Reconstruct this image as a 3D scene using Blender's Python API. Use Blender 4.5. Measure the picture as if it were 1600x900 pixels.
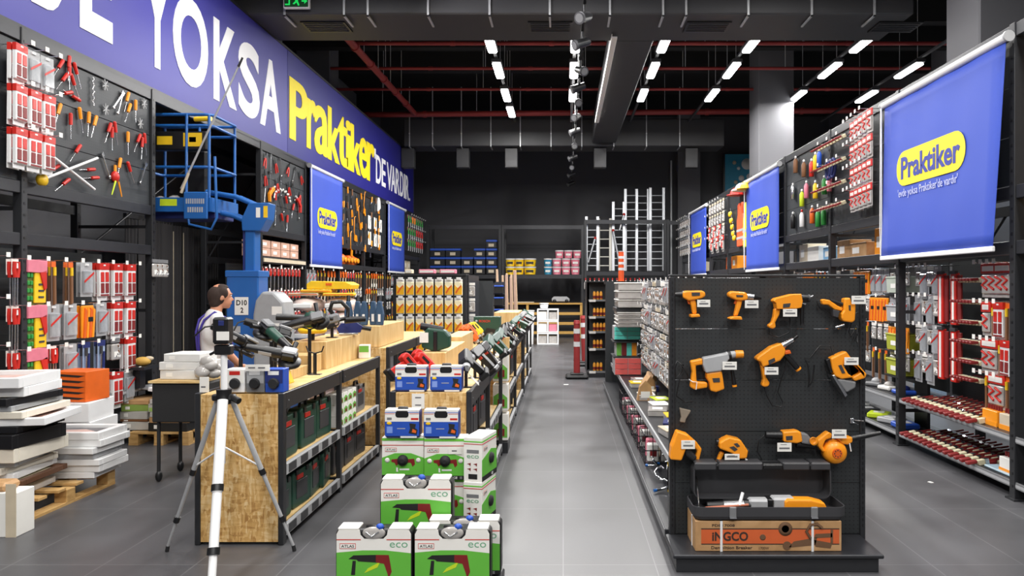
import bpy, math, random
from mathutils import Vector, Matrix
for o in list(bpy.data.objects): bpy.data.objects.remove(o)
S = bpy.context.scene
COL = S.collection
random.seed(7)
R = math.radians
PI = math.pi
# ---------------------------------------------------------------- camera
F, CX, CY, H = 1150.0, 880.0, 446.0, 1.70
cam = bpy.data.cameras.new('camera'); cam.sensor_width = 36; cam.lens = 36*F/1600
cam.shift_x = -(CX-800)/1600; cam.shift_y = (CY-450)/1600; cam.clip_end = 100
co = bpy.data.objects.new('camera', cam); COL.objects.link(co)
co.location = (0, 0, H); co.rotation_euler = (PI/2, 0, 0); S.camera = co
# ---------------------------------------------------------------- light
W = bpy.data.worlds.new('world'); S.world = W; W.use_nodes = True
W.node_tree.nodes['Background'].inputs[0].default_value = (.9, .92, 1, 1)
W.node_tree.nodes['Background'].inputs[1].default_value = 0.4
S.view_settings.view_transform = 'Standard'; S.view_settings.look = 'None'
S.view_settings.gamma = 1; S.view_settings.use_curve_mapping = False
S.view_settings.exposure = 0.0
def area(name, loc, sx, sy, power, col=(1, .98, .95), rot=(0, 0, 0), spread=180):
    l = bpy.data.lights.new(name, 'AREA'); l.shape = 'RECTANGLE'; l.size = sx; l.size_y = sy
    l.energy = power; l.color = col; l.spread = R(spread)
    o = bpy.data.objects.new(name, l); COL.objects.link(o); o.location = loc; o.rotation_euler = rot
    return o
LAMP_W = 118
for yy in (-2.6, 1.0, 4.6, 8.6):                      # unseen fill lights added where the lamp rows would run on above the frame
    for xx in (-3.0, .2, 3.2):
        area('near_fill_light', (xx, yy, 6.0), .5, 1.6, 190 if yy < 0 else 130)
for yy, zz in ((6.5, 4.9), (9.5, 4.9)):   # unseen lights added under the ceiling to brighten the sign
    area('sign_wash_light', (-2.6, yy, zz+1.0), .25, 1.2, 60, (1, .97, 1), (0, R(-62), 0), 130)
# ---------------------------------------------------------------- pixel to place
def onX(px, py, X):
    Y = X*F/(px-CX); return Vector((X, Y, H-(py-CY)/F*Y))
def onY(px, py, Y): return Vector(((px-CX)/F*Y, Y, H-(py-CY)/F*Y))
def zY(py, Y): return H-(py-CY)/F*Y
def xY(px, Y): return (px-CX)/F*Y
# ---------------------------------------------------------------- materials
def lin(h):
    if isinstance(h, str):
        h = h.lstrip('#'); h = [int(h[i:i+2], 16)/255 for i in (0, 2, 4)]
    return [c/12.92 if c <= .04045 else ((c+.055)/1.055)**2.4 for c in h]
MATS = {}
def mat(key, col='808080', rough=.5, metal=0, var=.12, scale=12, emit=0, trans=0, alpha=1, coat=0, stretch=None):
    if key in MATS: return MATS[key]
    m = bpy.data.materials.new(key); m.use_nodes = True; nt = m.node_tree; N = nt.nodes; L = nt.links
    b = N['Principled BSDF']; c = lin(col)
    tc = N.new('ShaderNodeTexCoord'); mp = N.new('ShaderNodeMapping'); nz = N.new('ShaderNodeTexNoise'); mx = N.new('ShaderNodeMix')
    mx.data_type = 'RGBA'; L.new(tc.outputs['Object'], mp.inputs[0]); L.new(mp.outputs[0], nz.inputs['Vector'])
    if stretch: mp.inputs['Scale'].default_value = stretch
    nz.inputs['Scale'].default_value = scale; nz.inputs['Detail'].default_value = 3
    L.new(nz.outputs['Fac'], mx.inputs['Factor'])
    mx.inputs[6].default_value = [x*(1-var) for x in c]+[1]; mx.inputs[7].default_value = [min(1, x*(1+var)) for x in c]+[1]
    L.new(mx.outputs[2], b.inputs['Base Color'])
    b.inputs['Roughness'].default_value = rough; b.inputs['Metallic'].default_value = metal
    if coat: b.inputs['Coat Weight'].default_value = coat
    if emit: b.inputs['Emission Color'].default_value = c+[1]; b.inputs['Emission Strength'].default_value = emit
    if trans: b.inputs['Transmission Weight'].default_value = trans
    if alpha < 1: b.inputs['Alpha'].default_value = alpha
    MATS[key] = m; return m
def nodemat(key, rough):
    m = bpy.data.materials.new(key); m.use_nodes = True; MATS[key] = m
    b = m.node_tree.nodes['Principled BSDF']; b.inputs['Roughness'].default_value = rough
    return m, m.node_tree.nodes, m.node_tree.links, b
def ramp(N, stops):
    r = N.new('ShaderNodeValToRGB'); e = r.color_ramp.elements
    while len(e) < len(stops): e.new(.5)
    for i, (p, c) in enumerate(stops): e[i].position = p; e[i].color = lin(c)+[1]
    return r
def floor_mat():
    m, N, L, b = nodemat('floor_tile', .34)
    tc = N.new('ShaderNodeTexCoord'); sp = N.new('ShaderNodeSeparateXYZ'); cb = N.new('ShaderNodeCombineXYZ')
    L.new(tc.outputs['Object'], sp.inputs[0]); L.new(sp.outputs['Y'], cb.inputs['X']); L.new(sp.outputs['X'], cb.inputs['Y'])
    br = N.new('ShaderNodeTexBrick'); br.offset = 0; br.inputs['Scale'].default_value = 1
    br.inputs['Brick Width'].default_value = 1.12; br.inputs['Row Height'].default_value = .56
    br.inputs['Mortar Size'].default_value = .004; br.inputs['Mortar Smooth'].default_value = .3
    br.inputs['Color1'].default_value = lin('58585b')+[1]; br.inputs['Color2'].default_value = lin('535356')+[1]; br.inputs['Mortar'].default_value = lin('727274')+[1]
    L.new(cb.outputs[0], br.inputs['Vector'])
    nz = N.new('ShaderNodeTexNoise'); nz.inputs['Scale'].default_value = 1.6; nz.inputs['Detail'].default_value = 6; L.new(tc.outputs['Object'], nz.inputs['Vector'])
    rp = ramp(N, [(.3, 'd2d2d2'), (.7, 'ffffff')]); L.new(nz.outputs['Fac'], rp.inputs[0])
    mx = N.new('ShaderNodeMix'); mx.data_type = 'RGBA'; mx.blend_type = 'MULTIPLY'; mx.inputs['Factor'].default_value = 1
    L.new(br.outputs['Color'], mx.inputs[6]); L.new(rp.outputs[0], mx.inputs[7]); L.new(mx.outputs[2], b.inputs['Base Color'])
    r2 = N.new('ShaderNodeMapRange'); r2.inputs['To Min'].default_value = .28; r2.inputs['To Max'].default_value = .5; L.new(nz.outputs['Fac'], r2.inputs[0]); L.new(r2.outputs[0], b.inputs['Roughness'])
    return m
def osb_mat():
    m, N, L, b = nodemat('osb', .7)
    tc = N.new('ShaderNodeTexCoord'); cols = []
    for sc, rz, st in ((26, .5, (5, 1.5, 1)), (22, -.7, (4.5, 1.5, 1)), (24, 1.45, (1, 1.5, 4.5))):
        mp = N.new('ShaderNodeMapping'); mp.inputs['Rotation'].default_value = (0, rz, 0); mp.inputs['Scale'].default_value = st
        v = N.new('ShaderNodeTexVoronoi'); v.inputs['Scale'].default_value = sc*.55; v.inputs['Randomness'].default_value = 1
        L.new(tc.outputs['Object'], mp.inputs[0]); L.new(mp.outputs[0], v.inputs['Vector']); cols.append(v.outputs['Color'])
    bw = []
    for c in cols:
        g = N.new('ShaderNodeSeparateColor'); L.new(c, g.inputs[0]); bw.append(g.outputs[0])
    nz = N.new('ShaderNodeTexNoise'); nz.inputs['Scale'].default_value = 9; L.new(tc.outputs['Object'], nz.inputs['Vector'])
    gt = N.new('ShaderNodeMath'); gt.operation = 'GREATER_THAN'; gt.inputs[1].default_value = .5; L.new(nz.outputs['Fac'], gt.inputs[0])
    mf = N.new('ShaderNodeMix'); L.new(gt.outputs[0], mf.inputs['Factor']); L.new(bw[0], mf.inputs[2]); L.new(bw[1], mf.inputs[3])
    d = N.new('ShaderNodeMix'); d.inputs['Factor'].default_value = .35; L.new(mf.outputs[0], d.inputs[2]); L.new(bw[2], d.inputs[3])
    rp = ramp(N, [(.08, 'a87a40'), (.34, 'cb9f5e'), (.6, 'd9b070'), (.88, 'e8c994')]); L.new(d.outputs[0], rp.inputs[0]); L.new(rp.outputs[0], b.inputs['Base Color'])
    return m
def ply_mat(key, c0, c1, c2, sc=(2, 2, 14)):
    m, N, L, b = nodemat(key, .55)
    tc = N.new('ShaderNodeTexCoord'); mp = N.new('ShaderNodeMapping'); mp.inputs['Scale'].default_value = sc
    nz = N.new('ShaderNodeTexNoise'); nz.inputs['Scale'].default_value = 2.5; nz.inputs['Detail'].default_value = 5; nz.inputs['Distortion'].default_value = .6
    L.new(tc.outputs['Object'], mp.inputs[0]); L.new(mp.outputs[0], nz.inputs['Vector'])
    rp = ramp(N, [(.3, c0), (.5, c1), (.72, c2)]); L.new(nz.outputs['Fac'], rp.inputs[0]); L.new(rp.outputs[0], b.inputs['Base Color'])
    return m
def peg_mat(key, base, hole, step=.026, rad=.16):
    m, N, L, b = nodemat(key, .5)
    tc = N.new('ShaderNodeTexCoord'); sp = N.new('ShaderNodeSeparateXYZ'); L.new(tc.outputs['Object'], sp.inputs[0])
    u = N.new('ShaderNodeMath'); u.operation = 'ADD'; L.new(sp.outputs['X'], u.inputs[0]); L.new(sp.outputs['Y'], u.inputs[1])
    o = []
    for s in (u.outputs[0], sp.outputs['Z']):
        dv = N.new('ShaderNodeMath'); dv.operation = 'DIVIDE'; dv.inputs[1].default_value = step; L.new(s, dv.inputs[0])
        fr = N.new('ShaderNodeMath'); fr.operation = 'FRACT'; L.new(dv.outputs[0], fr.inputs[0])
        sb = N.new('ShaderNodeMath'); sb.operation = 'SUBTRACT'; sb.inputs[1].default_value = .5; L.new(fr.outputs[0], sb.inputs[0])
        q = N.new('ShaderNodeMath'); q.operation = 'POWER'; q.inputs[1].default_value = 2; L.new(sb.outputs[0], q.inputs[0]); o.append(q.outputs[0])
    a = N.new('ShaderNodeMath'); a.operation = 'ADD'; L.new(o[0], a.inputs[0]); L.new(o[1], a.inputs[1])
    lt = N.new('ShaderNodeMath'); lt.operation = 'LESS_THAN'; lt.inputs[1].default_value = rad*rad; L.new(a.outputs[0], lt.inputs[0])
    mx = N.new('ShaderNodeMix'); mx.data_type = 'RGBA'; mx.inputs[6].default_value = lin(base)+[1]; mx.inputs[7].default_value = lin(hole)+[1]
    L.new(lt.outputs[0], mx.inputs['Factor']); L.new(mx.outputs[2], b.inputs['Base Color'])
    return m
FLOOR = floor_mat(); OSB = osb_mat()
PLY = ply_mat('plywood', 'c9a467', 'd8b77c', 'e2c692'); PLYV = ply_mat('plywood_edge', 'c49d60', 'd3b076', 'e0c28c', (14, 14, 1.5))
PINE = ply_mat('pallet_pine', 'a9824b', 'c29a60', 'd0ab72', (3, 3, 9))
CARD = ply_mat('cardboard', 'a98358', 'b88f62', 'c49c70', (3, 3, 3))
PEG = peg_mat('pegboard_black', '2a2d2f', '141516'); PEGD = peg_mat('pegboard_charcoal', '272b2f', '181a1c', .03)
WALL = mat('wall_paint', '6e6e72', .8, var=.06, scale=1.5); WALLB = mat('wall_back_paint', '4e4e51', .85, var=.08, scale=1)
CEIL = mat('ceiling_paint', '161617', .9, var=.2, scale=2); COLM = mat('column_paint', '5a5a5e', .8, var=.05, scale=2)
DUCT = mat('duct_black', '3c3c3e', .55, var=.1, scale=3); STEEL = mat('rack_black', '2c2d30', .42, .2, .15, 20); STEEL2 = mat('rack_edge', '303135', .4, .3)
BLK = mat('plastic_black', '161618', .38); BLKM = mat('rubber_black', '1c1c1e', .7); DGRY = mat('dark_grey', '3a3a3d', .5); GRY = mat('grey_plastic', '77787a', .45); LGRY = mat('light_grey', 'a9aaac', .45)
WHT = mat('white_plastic', 'e8e8e8', .4, var=.04); PAPER = mat('white_paper', 'eceae4', .8, var=.04); CHROME = mat('chrome', 'd5d7da', .22, 1, .05); ALU = mat('aluminium', 'cfd2d6', .38, .75, .08); GALV = mat('galvanised', 'c4c6c8', .5, .5)
ORG = mat('tool_orange', 'f89a1c', .38, var=.06, coat=.2); ORGD = mat('dark_orange', 'e0641a', .45); RED = mat('red_plastic', 'c8281f', .4); DRED = mat('dark_red', '7d1c1c', .5); YEL = mat('yellow_plastic', 'f0c420', .45); GRN = mat('green_plastic', '2f8f3c', .45)
DGRN = mat('case_green', '1d4436', .42); LGRN = mat('box_green', '6fb84a', .5, var=.08, scale=5); BLU = mat('lift_blue', '1d5fa8', .4, var=.1, scale=4, coat=.2); NAVY = mat('navy', '1f2b6b', .5); CYAN = mat('turquoise', '62dccb', .4); PINK = mat('pink_label', 'e07f92', .45)
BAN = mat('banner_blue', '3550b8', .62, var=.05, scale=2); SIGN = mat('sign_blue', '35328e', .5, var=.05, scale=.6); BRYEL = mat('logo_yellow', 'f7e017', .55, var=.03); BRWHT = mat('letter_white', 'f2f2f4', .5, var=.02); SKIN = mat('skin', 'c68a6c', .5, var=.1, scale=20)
REDP = mat('pipe_red', '8c2c2a', .5); BEIGE = mat('beige', 'cdbfa6', .6); BROWN = mat('brown', '7a5234', .6); LIME = mat('lime', 'c6dc28', .5); BLUP = mat('case_blue', '2450b4', .42, var=.08); AMB = mat('amber_label', 'f2a72a', .4)
CLEAR = mat('clear_plastic', 'c9cdd2', .18, var=.2, scale=30, alpha=.5, coat=.5); CLEARW = mat('clear_wrap', 'b0aca8', .25, var=.25, scale=14, coat=.5); TAGL = mat('print_grey', '6d6d70', .7)
LAMP = mat('lamp_glow', 'ffffff', .5, emit=14, var=0); EXIT = mat('exit_green', '16b04a', .5, emit=1.2, var=0)
# ---------------------------------------------------------------- mesh builder
TXT = {}
def text_geo(s, off):
    k = (s, off)
    if k in TXT: return TXT[k]
    c = bpy.data.curves.new('lettering', 'FONT'); c.body = s; c.offset = off; c.extrude = .5; c.resolution_u = 6 if len(s) == 1 and s.isupper() else 3; c.size = 1
    o = bpy.data.objects.new('lettering', c); COL.objects.link(o)
    me = bpy.data.meshes.new_from_object(o.evaluated_get(bpy.context.evaluated_depsgraph_get()))
    vs = [v.co.copy() for v in me.vertices]; fs = [list(p.vertices) for p in me.polygons]
    bpy.data.objects.remove(o); bpy.data.meshes.remove(me)
    x0 = min(v.x for v in vs); x1 = max(v.x for v in vs); y0 = min(v.y for v in vs); y1 = max(v.y for v in vs)
    vs = [((v.x-x0)/(x1-x0), (v.y-y0)/(y1-y0), v.z) for v in vs]
    TXT[k] = (vs, fs); return TXT[k]
class MB:
    def __init__(s): s.v = []; s.f = []; s.m = []; s.sm = []; s.mats = []; s.M = None
    def add(s, vs, fs, mt, smooth=False):
        if mt not in s.mats: s.mats.append(mt)
        i = s.mats.index(mt); n = len(s.v)
        s.v += [(s.M @ Vector(v)) if s.M else Vector(v) for v in vs]
        s.f += [[a+n for a in f] for f in fs]; s.m += [i]*len(fs); s.sm += [smooth]*len(fs); return s
    def box(s, x0, y0, z0, x1, y1, z1, mt, b=0):
        if x0 > x1: x0, x1 = x1, x0
        if y0 > y1: y0, y1 = y1, y0
        if z0 > z1: z0, z1 = z1, z0
        if not b:
            vs = [(x, y, z) for x in (x0, x1) for y in (y0, y1) for z in (z0, z1)]
            return s.add(vs, [(0, 1, 3, 2), (4, 6, 7, 5), (0, 4, 5, 1), (2, 3, 7, 6), (0, 2, 6, 4), (1, 5, 7, 3)], mt)
        b = min(b, (x1-x0)*.45, (y1-y0)*.45, (z1-z0)*.45)
        vs = []; ix = {}
        for i, x in enumerate((x0, x1)):
            for j, y in enumerate((y0, y1)):
                for k, z in enumerate((z0, z1)):
                    sx, sy, sz = (b, -b)[i], (b, -b)[j], (b, -b)[k]
                    for a, p in enumerate(((x, y+sy, z+sz), (x+sx, y, z+sz), (x+sx, y+sy, z))): ix[i, j, k, a] = len(vs); vs.append(p)
        fs = []
        for i in (0, 1): fs.append([ix[i, 0, 0, 0], ix[i, 1, 0, 0], ix[i, 1, 1, 0], ix[i, 0, 1, 0]])
        for j in (0, 1): fs.append([ix[0, j, 0, 1], ix[1, j, 0, 1], ix[1, j, 1, 1], ix[0, j, 1, 1]])
        for k in (0, 1): fs.append([ix[0, 0, k, 2], ix[1, 0, k, 2], ix[1, 1, k, 2], ix[0, 1, k, 2]])
        for i in (0, 1):
            for j in (0, 1): fs.append([ix[i, j, 0, 0], ix[i, j, 1, 0], ix[i, j, 1, 1], ix[i, j, 0, 1]])
            for k in (0, 1): fs.append([ix[i, 0, k, 0], ix[i, 1, k, 0], ix[i, 1, k, 2], ix[i, 0, k, 2]])
        for j in (0, 1):
            for k in (0, 1): fs.append([ix[0, j, k, 1], ix[1, j, k, 1], ix[1, j, k, 2], ix[0, j, k, 2]])
        for i in (0, 1):
            for j in (0, 1):
                for k in (0, 1): fs.append([ix[i, j, k, 0], ix[i, j, k, 1], ix[i, j, k, 2]])
        return s.add(vs, fs, mt)
    def cyl(s, p0, p1, r0, mt, r1=None, n=14, cap=True):
        p0 = Vector(p0); p1 = Vector(p1); r1 = r0 if r1 is None else r1
        d = (p1-p0); q = d.to_track_quat('Z', 'Y'); L = d.length; vs = []
        for z, r in ((0, r0), (L, r1)):
            for i in range(n): vs.append(p0+q @ Vector((r*math.cos(2*PI*i/n), r*math.sin(2*PI*i/n), z)))
        s.add(vs, [(i, (i+1) % n, n+(i+1) % n, n+i) for i in range(n)], mt, True)
        if cap: s.add(vs, [list(range(n))[::-1], list(range(n, 2*n))], mt)
        return s
    def tube(s, pts, r, mt, n=7, closed=False):
        pts = [Vector(p) for p in pts]; m = len(pts); vs = []
        up = None
        for i, p in enumerate(pts):
            a = pts[(i-1) % m] if (closed or i) else p; c = pts[(i+1) % m] if (closed or i < m-1) else p
            t = (c-a).normalized()
            if up is None: up = t.orthogonal().normalized()
            up = (up-t*up.dot(t)); up = up.normalized() if up.length > 1e-5 else t.orthogonal().normalized()
            w = t.cross(up); rr = r[i] if isinstance(r, (list, tuple)) else r
            for k in range(n): vs.append(p+(up*math.cos(2*PI*k/n)+w*math.sin(2*PI*k/n))*rr)
        fs = []
        for i in range(m if closed else m-1):
            j = (i+1) % m
            for k in range(n): fs.append((i*n+k, i*n+(k+1) % n, j*n+(k+1) % n, j*n+k))
        s.add(vs, fs, mt, True)
        if not closed: s.add(vs, [list(range(n))[::-1], list(range((m-1)*n, m*n))], mt)
        return s
    def lathe(s, prof, mt, c=(0, 0, 0), axis='Z', n=20):
        vs = []; c = Vector(c)
        for r, h in prof:
            for i in range(n):
                a, b = r*math.cos(2*PI*i/n), r*math.sin(2*PI*i/n)
                vs.append(c+Vector({'Z': (a, b, h), 'Y': (a, h, b), 'X': (h, a, b)}[axis]))
        m = len(prof)
        s.add(vs, [(i*n+k, i*n+(k+1) % n, (i+1)*n+(k+1) % n, (i+1)*n+k) for i in range(m-1) for k in range(n)], mt, True)
        return s.add(vs, [list(range(n))[::-1], list(range((m-1)*n, m*n))], mt)
    def prism(s, pts, y0, y1, mt, axis='Y'):           # outline in x,z pushed from y0 to y1
        n = len(pts); g = {'Y': lambda a, b, y: (a, y, b), 'X': lambda a, b, y: (y, a, b), 'Z': lambda a, b, y: (a, b, y)}[axis]
        vs = [g(a, b, y0) for a, b in pts]+[g(a, b, y1) for a, b in pts]
        return s.add(vs, [list(range(n)), list(range(n, 2*n))[::-1]]+[(i, n+i, n+(i+1) % n, (i+1) % n) for i in range(n)], mt)
    def ball(s, c, rx, ry, rz, mt, n=12, rot=None):
        vs = []; c = Vector(c); m = n//2+2
        for i in range(1, m):
            for k in range(n):
                a = PI*i/m; p = Vector((rx*math.sin(a)*math.cos(2*PI*k/n), ry*math.sin(a)*math.sin(2*PI*k/n), rz*math.cos(a)))
                vs.append(c+(rot @ p if rot else p))
        fs = [(i*n+k, i*n+(k+1) % n, (i+1)*n+(k+1) % n, (i+1)*n+k) for i in range(m-2) for k in range(n)]
        p = Vector((0, 0, rz)); p = rot @ p if rot else p
        vs += [c+p, c-p]; a = len(vs)-2
        fs += [(a, (k+1) % n, k) for k in range(n)]+[(a+1, (m-2)*n+k, (m-2)*n+(k+1) % n) for k in range(n)]
        return s.add(vs, fs, mt, True)
    def text(s, t, x0, z0, x1, z1, y, mt, depth=.001, off=0.0):  # readable from -Y, lower edge z0, between x0 and x1
        vs, fs = text_geo(t, off)
        return s.add([(x0+a*(x1-x0), y-depth*(c+.5), z0+b*(z1-z0)) for a, b, c in vs], fs, mt)
    def rrect(s, x0, z0, x1, z1, r, y0, y1, mt, n=5):
        pts = []
        for cx_, cz_, a0 in ((x1-r, z1-r, 0), (x0+r, z1-r, 90), (x0+r, z0+r, 180), (x1-r, z0+r, 270)):
            for i in range(n+1):
                a = R(a0+90*i/n); pts.append((cx_+r*math.cos(a), cz_+r*math.sin(a)))
        return s.prism(pts, y0, y1, mt)
    def mesh(s, name):
        me = bpy.data.meshes.new(name); me.from_pydata([tuple(v) for v in s.v], [], s.f)
        for m in s.mats: me.materials.append(m)
        me.polygons.foreach_set('material_index', s.m); me.polygons.foreach_set('use_smooth', s.sm); me.update()
        import bmesh
        bm = bmesh.new(); bm.from_mesh(me); bmesh.ops.recalc_face_normals(bm, faces=bm.faces); bm.to_mesh(me); bm.free()
        return me
    def build(s, name, parent=None, loc=None, rotz=0, bevel=0):
        o = bpy.data.objects.new(name, s.mesh(name)); COL.objects.link(o)
        if parent: o.parent = parent
        if loc is not None: o.location = loc
        o.rotation_euler[2] = rotz
        if bevel:
            b = o.modifiers.new('bevel', 'BEVEL'); b.width = bevel; b.segments = 2; b.limit_method = 'ANGLE'; b.angle_limit = R(40)
        return o
def tag(o, label, cat=None, group=None, kind=None):
    if label: o['label'] = label
    if cat: o['category'] = cat
    if group: o['group'] = group
    if kind: o['kind'] = kind
    return o
def thing(name, label, cat, loc=(0, 0, 0), rotz=0, group=None):
    o = bpy.data.objects.new(name, None); COL.objects.link(o); o.empty_display_size = .05
    o.location = loc; o.rotation_euler[2] = rotz
    return tag(o, label, cat, group)
def inst(me, name, label, cat, loc, rotz=0, group=None, rx=0, ry=0, sc=None):
    o = bpy.data.objects.new(name, me); COL.objects.link(o); o.location = loc; o.rotation_euler = (rx, ry, rotz)
    if sc: o.scale = sc
    return tag(o, label, cat, group)
def dup(root, loc, rotz, label, group=None, rx=0, ry=0):
    r = root.copy(); COL.objects.link(r); r.location = loc; r.rotation_euler = (rx, ry, rotz); r['label'] = label
    if group: r['group'] = group
    elif 'group' in r: del r['group']
    for ch in list(root.children):
        c = ch.copy(); COL.objects.link(c); c.parent = r
        for g in ch.children:
            d = g.copy(); COL.objects.link(d); d.parent = c
    return r
def struct(o): o['kind'] = 'structure'; return o
LW, RW = PI/2, -PI/2          # turn a thing that faces -Y to face +X (on the west side) or -X (east side)
# ================================================================ the hall
XL, XR = -4.7, 3.6
struct(MB().box(-7, -4, -.1, 10, 27, 0, FLOOR).build('floor'))
struct(MB().box(-7, -4, 7.8, 10, 27, 7.9, CEIL).build('ceiling'))
struct(MB().box(-7, 26.6, 0, 10, 26.8, 7.8, WALLB).build('wall_back'))
struct(MB().box(-6.8, -4, 0, -6.6, 26.6, 7.8, WALL).build('wall_left'))
struct(MB().box(9.6, -4, 0, 9.8, 26.6, 7.8, WALL).build('wall_right'))
struct(MB().box(-6.6, -4.2, 0, 9.6, -4, 7.8, WALL).build('wall_behind'))
def column(x0, y0, x1, y1, nm):
    return struct(MB().box(x0, y0, 0, x1, y1, 7.8, COLM, .02).build(nm))
column(4.7, 17.7, 5.55, 18.6, 'column'); column(5.2, 9.2, 6.2, 10.0, 'column'); column(-6.5, 17.9, -5.67, 18.6, 'column')
struct(MB().box(4.1, 26.3, 0, 4.9, 26.6, 7.8, WALL).build('column'))
struct(MB().box(3.86, 26.5, 0, 3.92, 26.6, 6.2, GALV).build('trim_1'))
# roof beams deep in the dark
for i, yy in enumerate((15.6, 17.3, 19.2, 23.5)):
    struct(MB().box(-6.6, yy, 7.3, 9.6, yy+.25, 7.8, CEIL).build('beam'))
# ---- ducts
def duct(label, x0, x1, y0, y1, z0, z1, straps, vents, grp):
    t = thing('air_duct', label, 'duct', ((x0+x1)/2, y0, z0)); ox, oy, oz = (x0+x1)/2, y0, z0
    MB().box(x0-ox, 0, 0, x1-ox, y1-oy, z1-oz, DUCT, .02).build('casing', t)
    for p in straps:
        x = xY(p, y0)-ox
        MB().box(x-.015, -.02, -.04, x+.015, -.003, z1-oz+.9, GALV).box(x-.015, -.02, -.04, x+.015, .45, -.02, GALV).cyl((x, -.012, .35), (x, -.035, .35), .02, WHT).build('hanger_strap', t)
    for p in vents:
        x = xY(p, y0+.5)-ox; m = MB(); m.box(x-.34, .3, -.02, x+.34, .75, -.001, BLK)
        for k in range(5): m.box(x-.3, .34+k*.08, -.03, x+.3, .37+k*.08, -.018, DGRY)
        m.build('vent_grille', t)
    return t
duct('wide black air duct crossing overhead with pale metal hangers', -6.5, 5.2, 10.9, 12.1, 5.72, 6.5,
     (445, 538, 575, 669, 765, 859, 953, 1036, 1072, 1169, 1268, 1366), (510, 860, 1105, 1400), 0)
duct('far black air duct in front of the back wall', -4.55, 4.6, 21.0, 21.9, 5.68, 6.46,
     (640, 676, 721, 767, 813, 861, 909, 959, 1010, 1062), (), 0)
duct('black air duct running lengthwise between the lamp rows', .82, 1.5, 12.2, 20.9, 5.75, 6.3, (), (), 0)
for x in (640, 725, 800, 937, 1078):
    p = onY(x, 238, 21.5); o = MB().box(p.x-.18, 21.2, 5.1, p.x+.18, 21.5, 5.66, DUCT, .01).box(p.x-.15, 21.19, 5.13, p.x+.15, 21.2, 5.3, DGRY).build('duct_outlet')
    tag(o, 'small square air outlet hanging under the far duct', 'air outlet', 'air outlets under the far duct')
tag(MB().box(.77, 11.7, 5.63, .86, 17.8, 5.66, PAPER, .004).box(.77, 11.7, 5.66, .78, 17.8, 5.7, PAPER).build('ceiling_strip'),
    'long pale plastic strip hanging beside the lengthwise duct', 'strip')
# ---- red pipes
def pipe(label, a, b, r, rods=()):
    t = thing('sprinkler_pipe', label, 'pipe', a); a = Vector(a); b = Vector(b); d = b-a
    m = MB(); m.cyl((0, 0, 0), d, r, REDP, n=10)
    for k in range(1, 6): m.cyl(d*(k/6)-d.normalized()*.05, d*(k/6)+d.normalized()*.05, r*1.25, REDP, n=10)
    m.build('pipe', t)
    r_ = MB()
    for k in range(1, 6):
        p = d*((k-.45)/6); r_.cyl(p, p+Vector((0, 0, 7.8-a.z)), .008, GALV, n=6)
    r_.build('hanger_rod', t)['kind'] = 'stuff'
pipe('thin red sprinkler pipe, first behind the wide duct', (-4.2, 14.75, 6.55), (7.7, 14.75, 6.55), .04)
pipe('thin red sprinkler pipe, second behind the wide duct', (-5.2, 16.45, 6.55), (8.2, 16.45, 6.55), .035)
pipe('thin red sprinkler pipe, third behind the wide duct', (-5.8, 18.2, 6.55), (9, 18.2, 6.55), .035)
pipe('thick red main pipe crossing the hall near the far duct', (-6.3, 19.95, 6.32), (9, 19.95, 6.45), .075)
pipe('thick red main pipe running back along the sign side', (-4.05, 13.2, 6.33), (-4.0, 19.84, 6.33), .07)
# ---- lamps
def ceiling_lamp():
    t = thing('ceiling_lamp', '', 'lamp')
    MB().box(-.1, -.55, .05, .1, .55, .12, DGRY, .01).build('housing', t)
    MB().box(-.085, -.5, 0, .085, .5, .05, LAMP, .02).build('diffuser', t)  # diffuser made broader to stand in for the glow around the lamp
    MB().cyl((0, -.4, .12), (0, -.4, 1.65), .006, GALV, n=6).cyl((0, .4, .12), (0, .4, 1.65), .006, GALV, n=6).build('suspension_rod', t)
    return t
L0 = ceiling_lamp(); first = True
ROWN = ['first lamp row from the sign', 'second lamp row from the sign', 'third lamp row from the sign', 'fourth lamp row, above the pillar', 'fifth lamp row from the sign', 'outermost lamp row over the banner side']
PLN = ['largest, by the wide duct', 'second from the wide duct', 'third from the wide duct', 'last and smallest']
for ri, (ra, vs_) in enumerate(((-.3, (380, 337, 298, 272)), (.05, (380, 337, 298)), (.416, (380, 337, 298)), (.78, (380, 337, 298)), (1.235, (380, 337, 296)), (1.6, (337, 296)))):
    for vi, v in enumerate(vs_):
        Y = F*4.5/v; loc = (ra*4.5, Y, 6.15); lab = f'glowing white tube lamp in the {ROWN[ri]}, {PLN[vi+(1 if ri == 5 else 0)]}'
        lab = ' '.join(lab.split()[:16])
        if first: L0.location = loc; L0['label'] = lab; first = False
        else: dup(L0, loc, 0, lab)
        area('lamp_light', (loc[0], Y, 6.1), .25, 1.0, LAMP_W)
for ri, ra in enumerate((-.3, .05, .416, .78, 1.235, 1.6)):
    nm = ('sign side', 'track side', 'duct side', 'pillar side', 'banner side', 'outer side')[ri]
    tag(MB().box(ra*4.5-.03, 12.2, 6.27, ra*4.5+.03, 20.6, 6.31, GALV if ri == 1 else DGRY).build('lamp_rail'), f'thin rail carrying the ceiling lamps of the {nm} row', 'rail')
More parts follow.
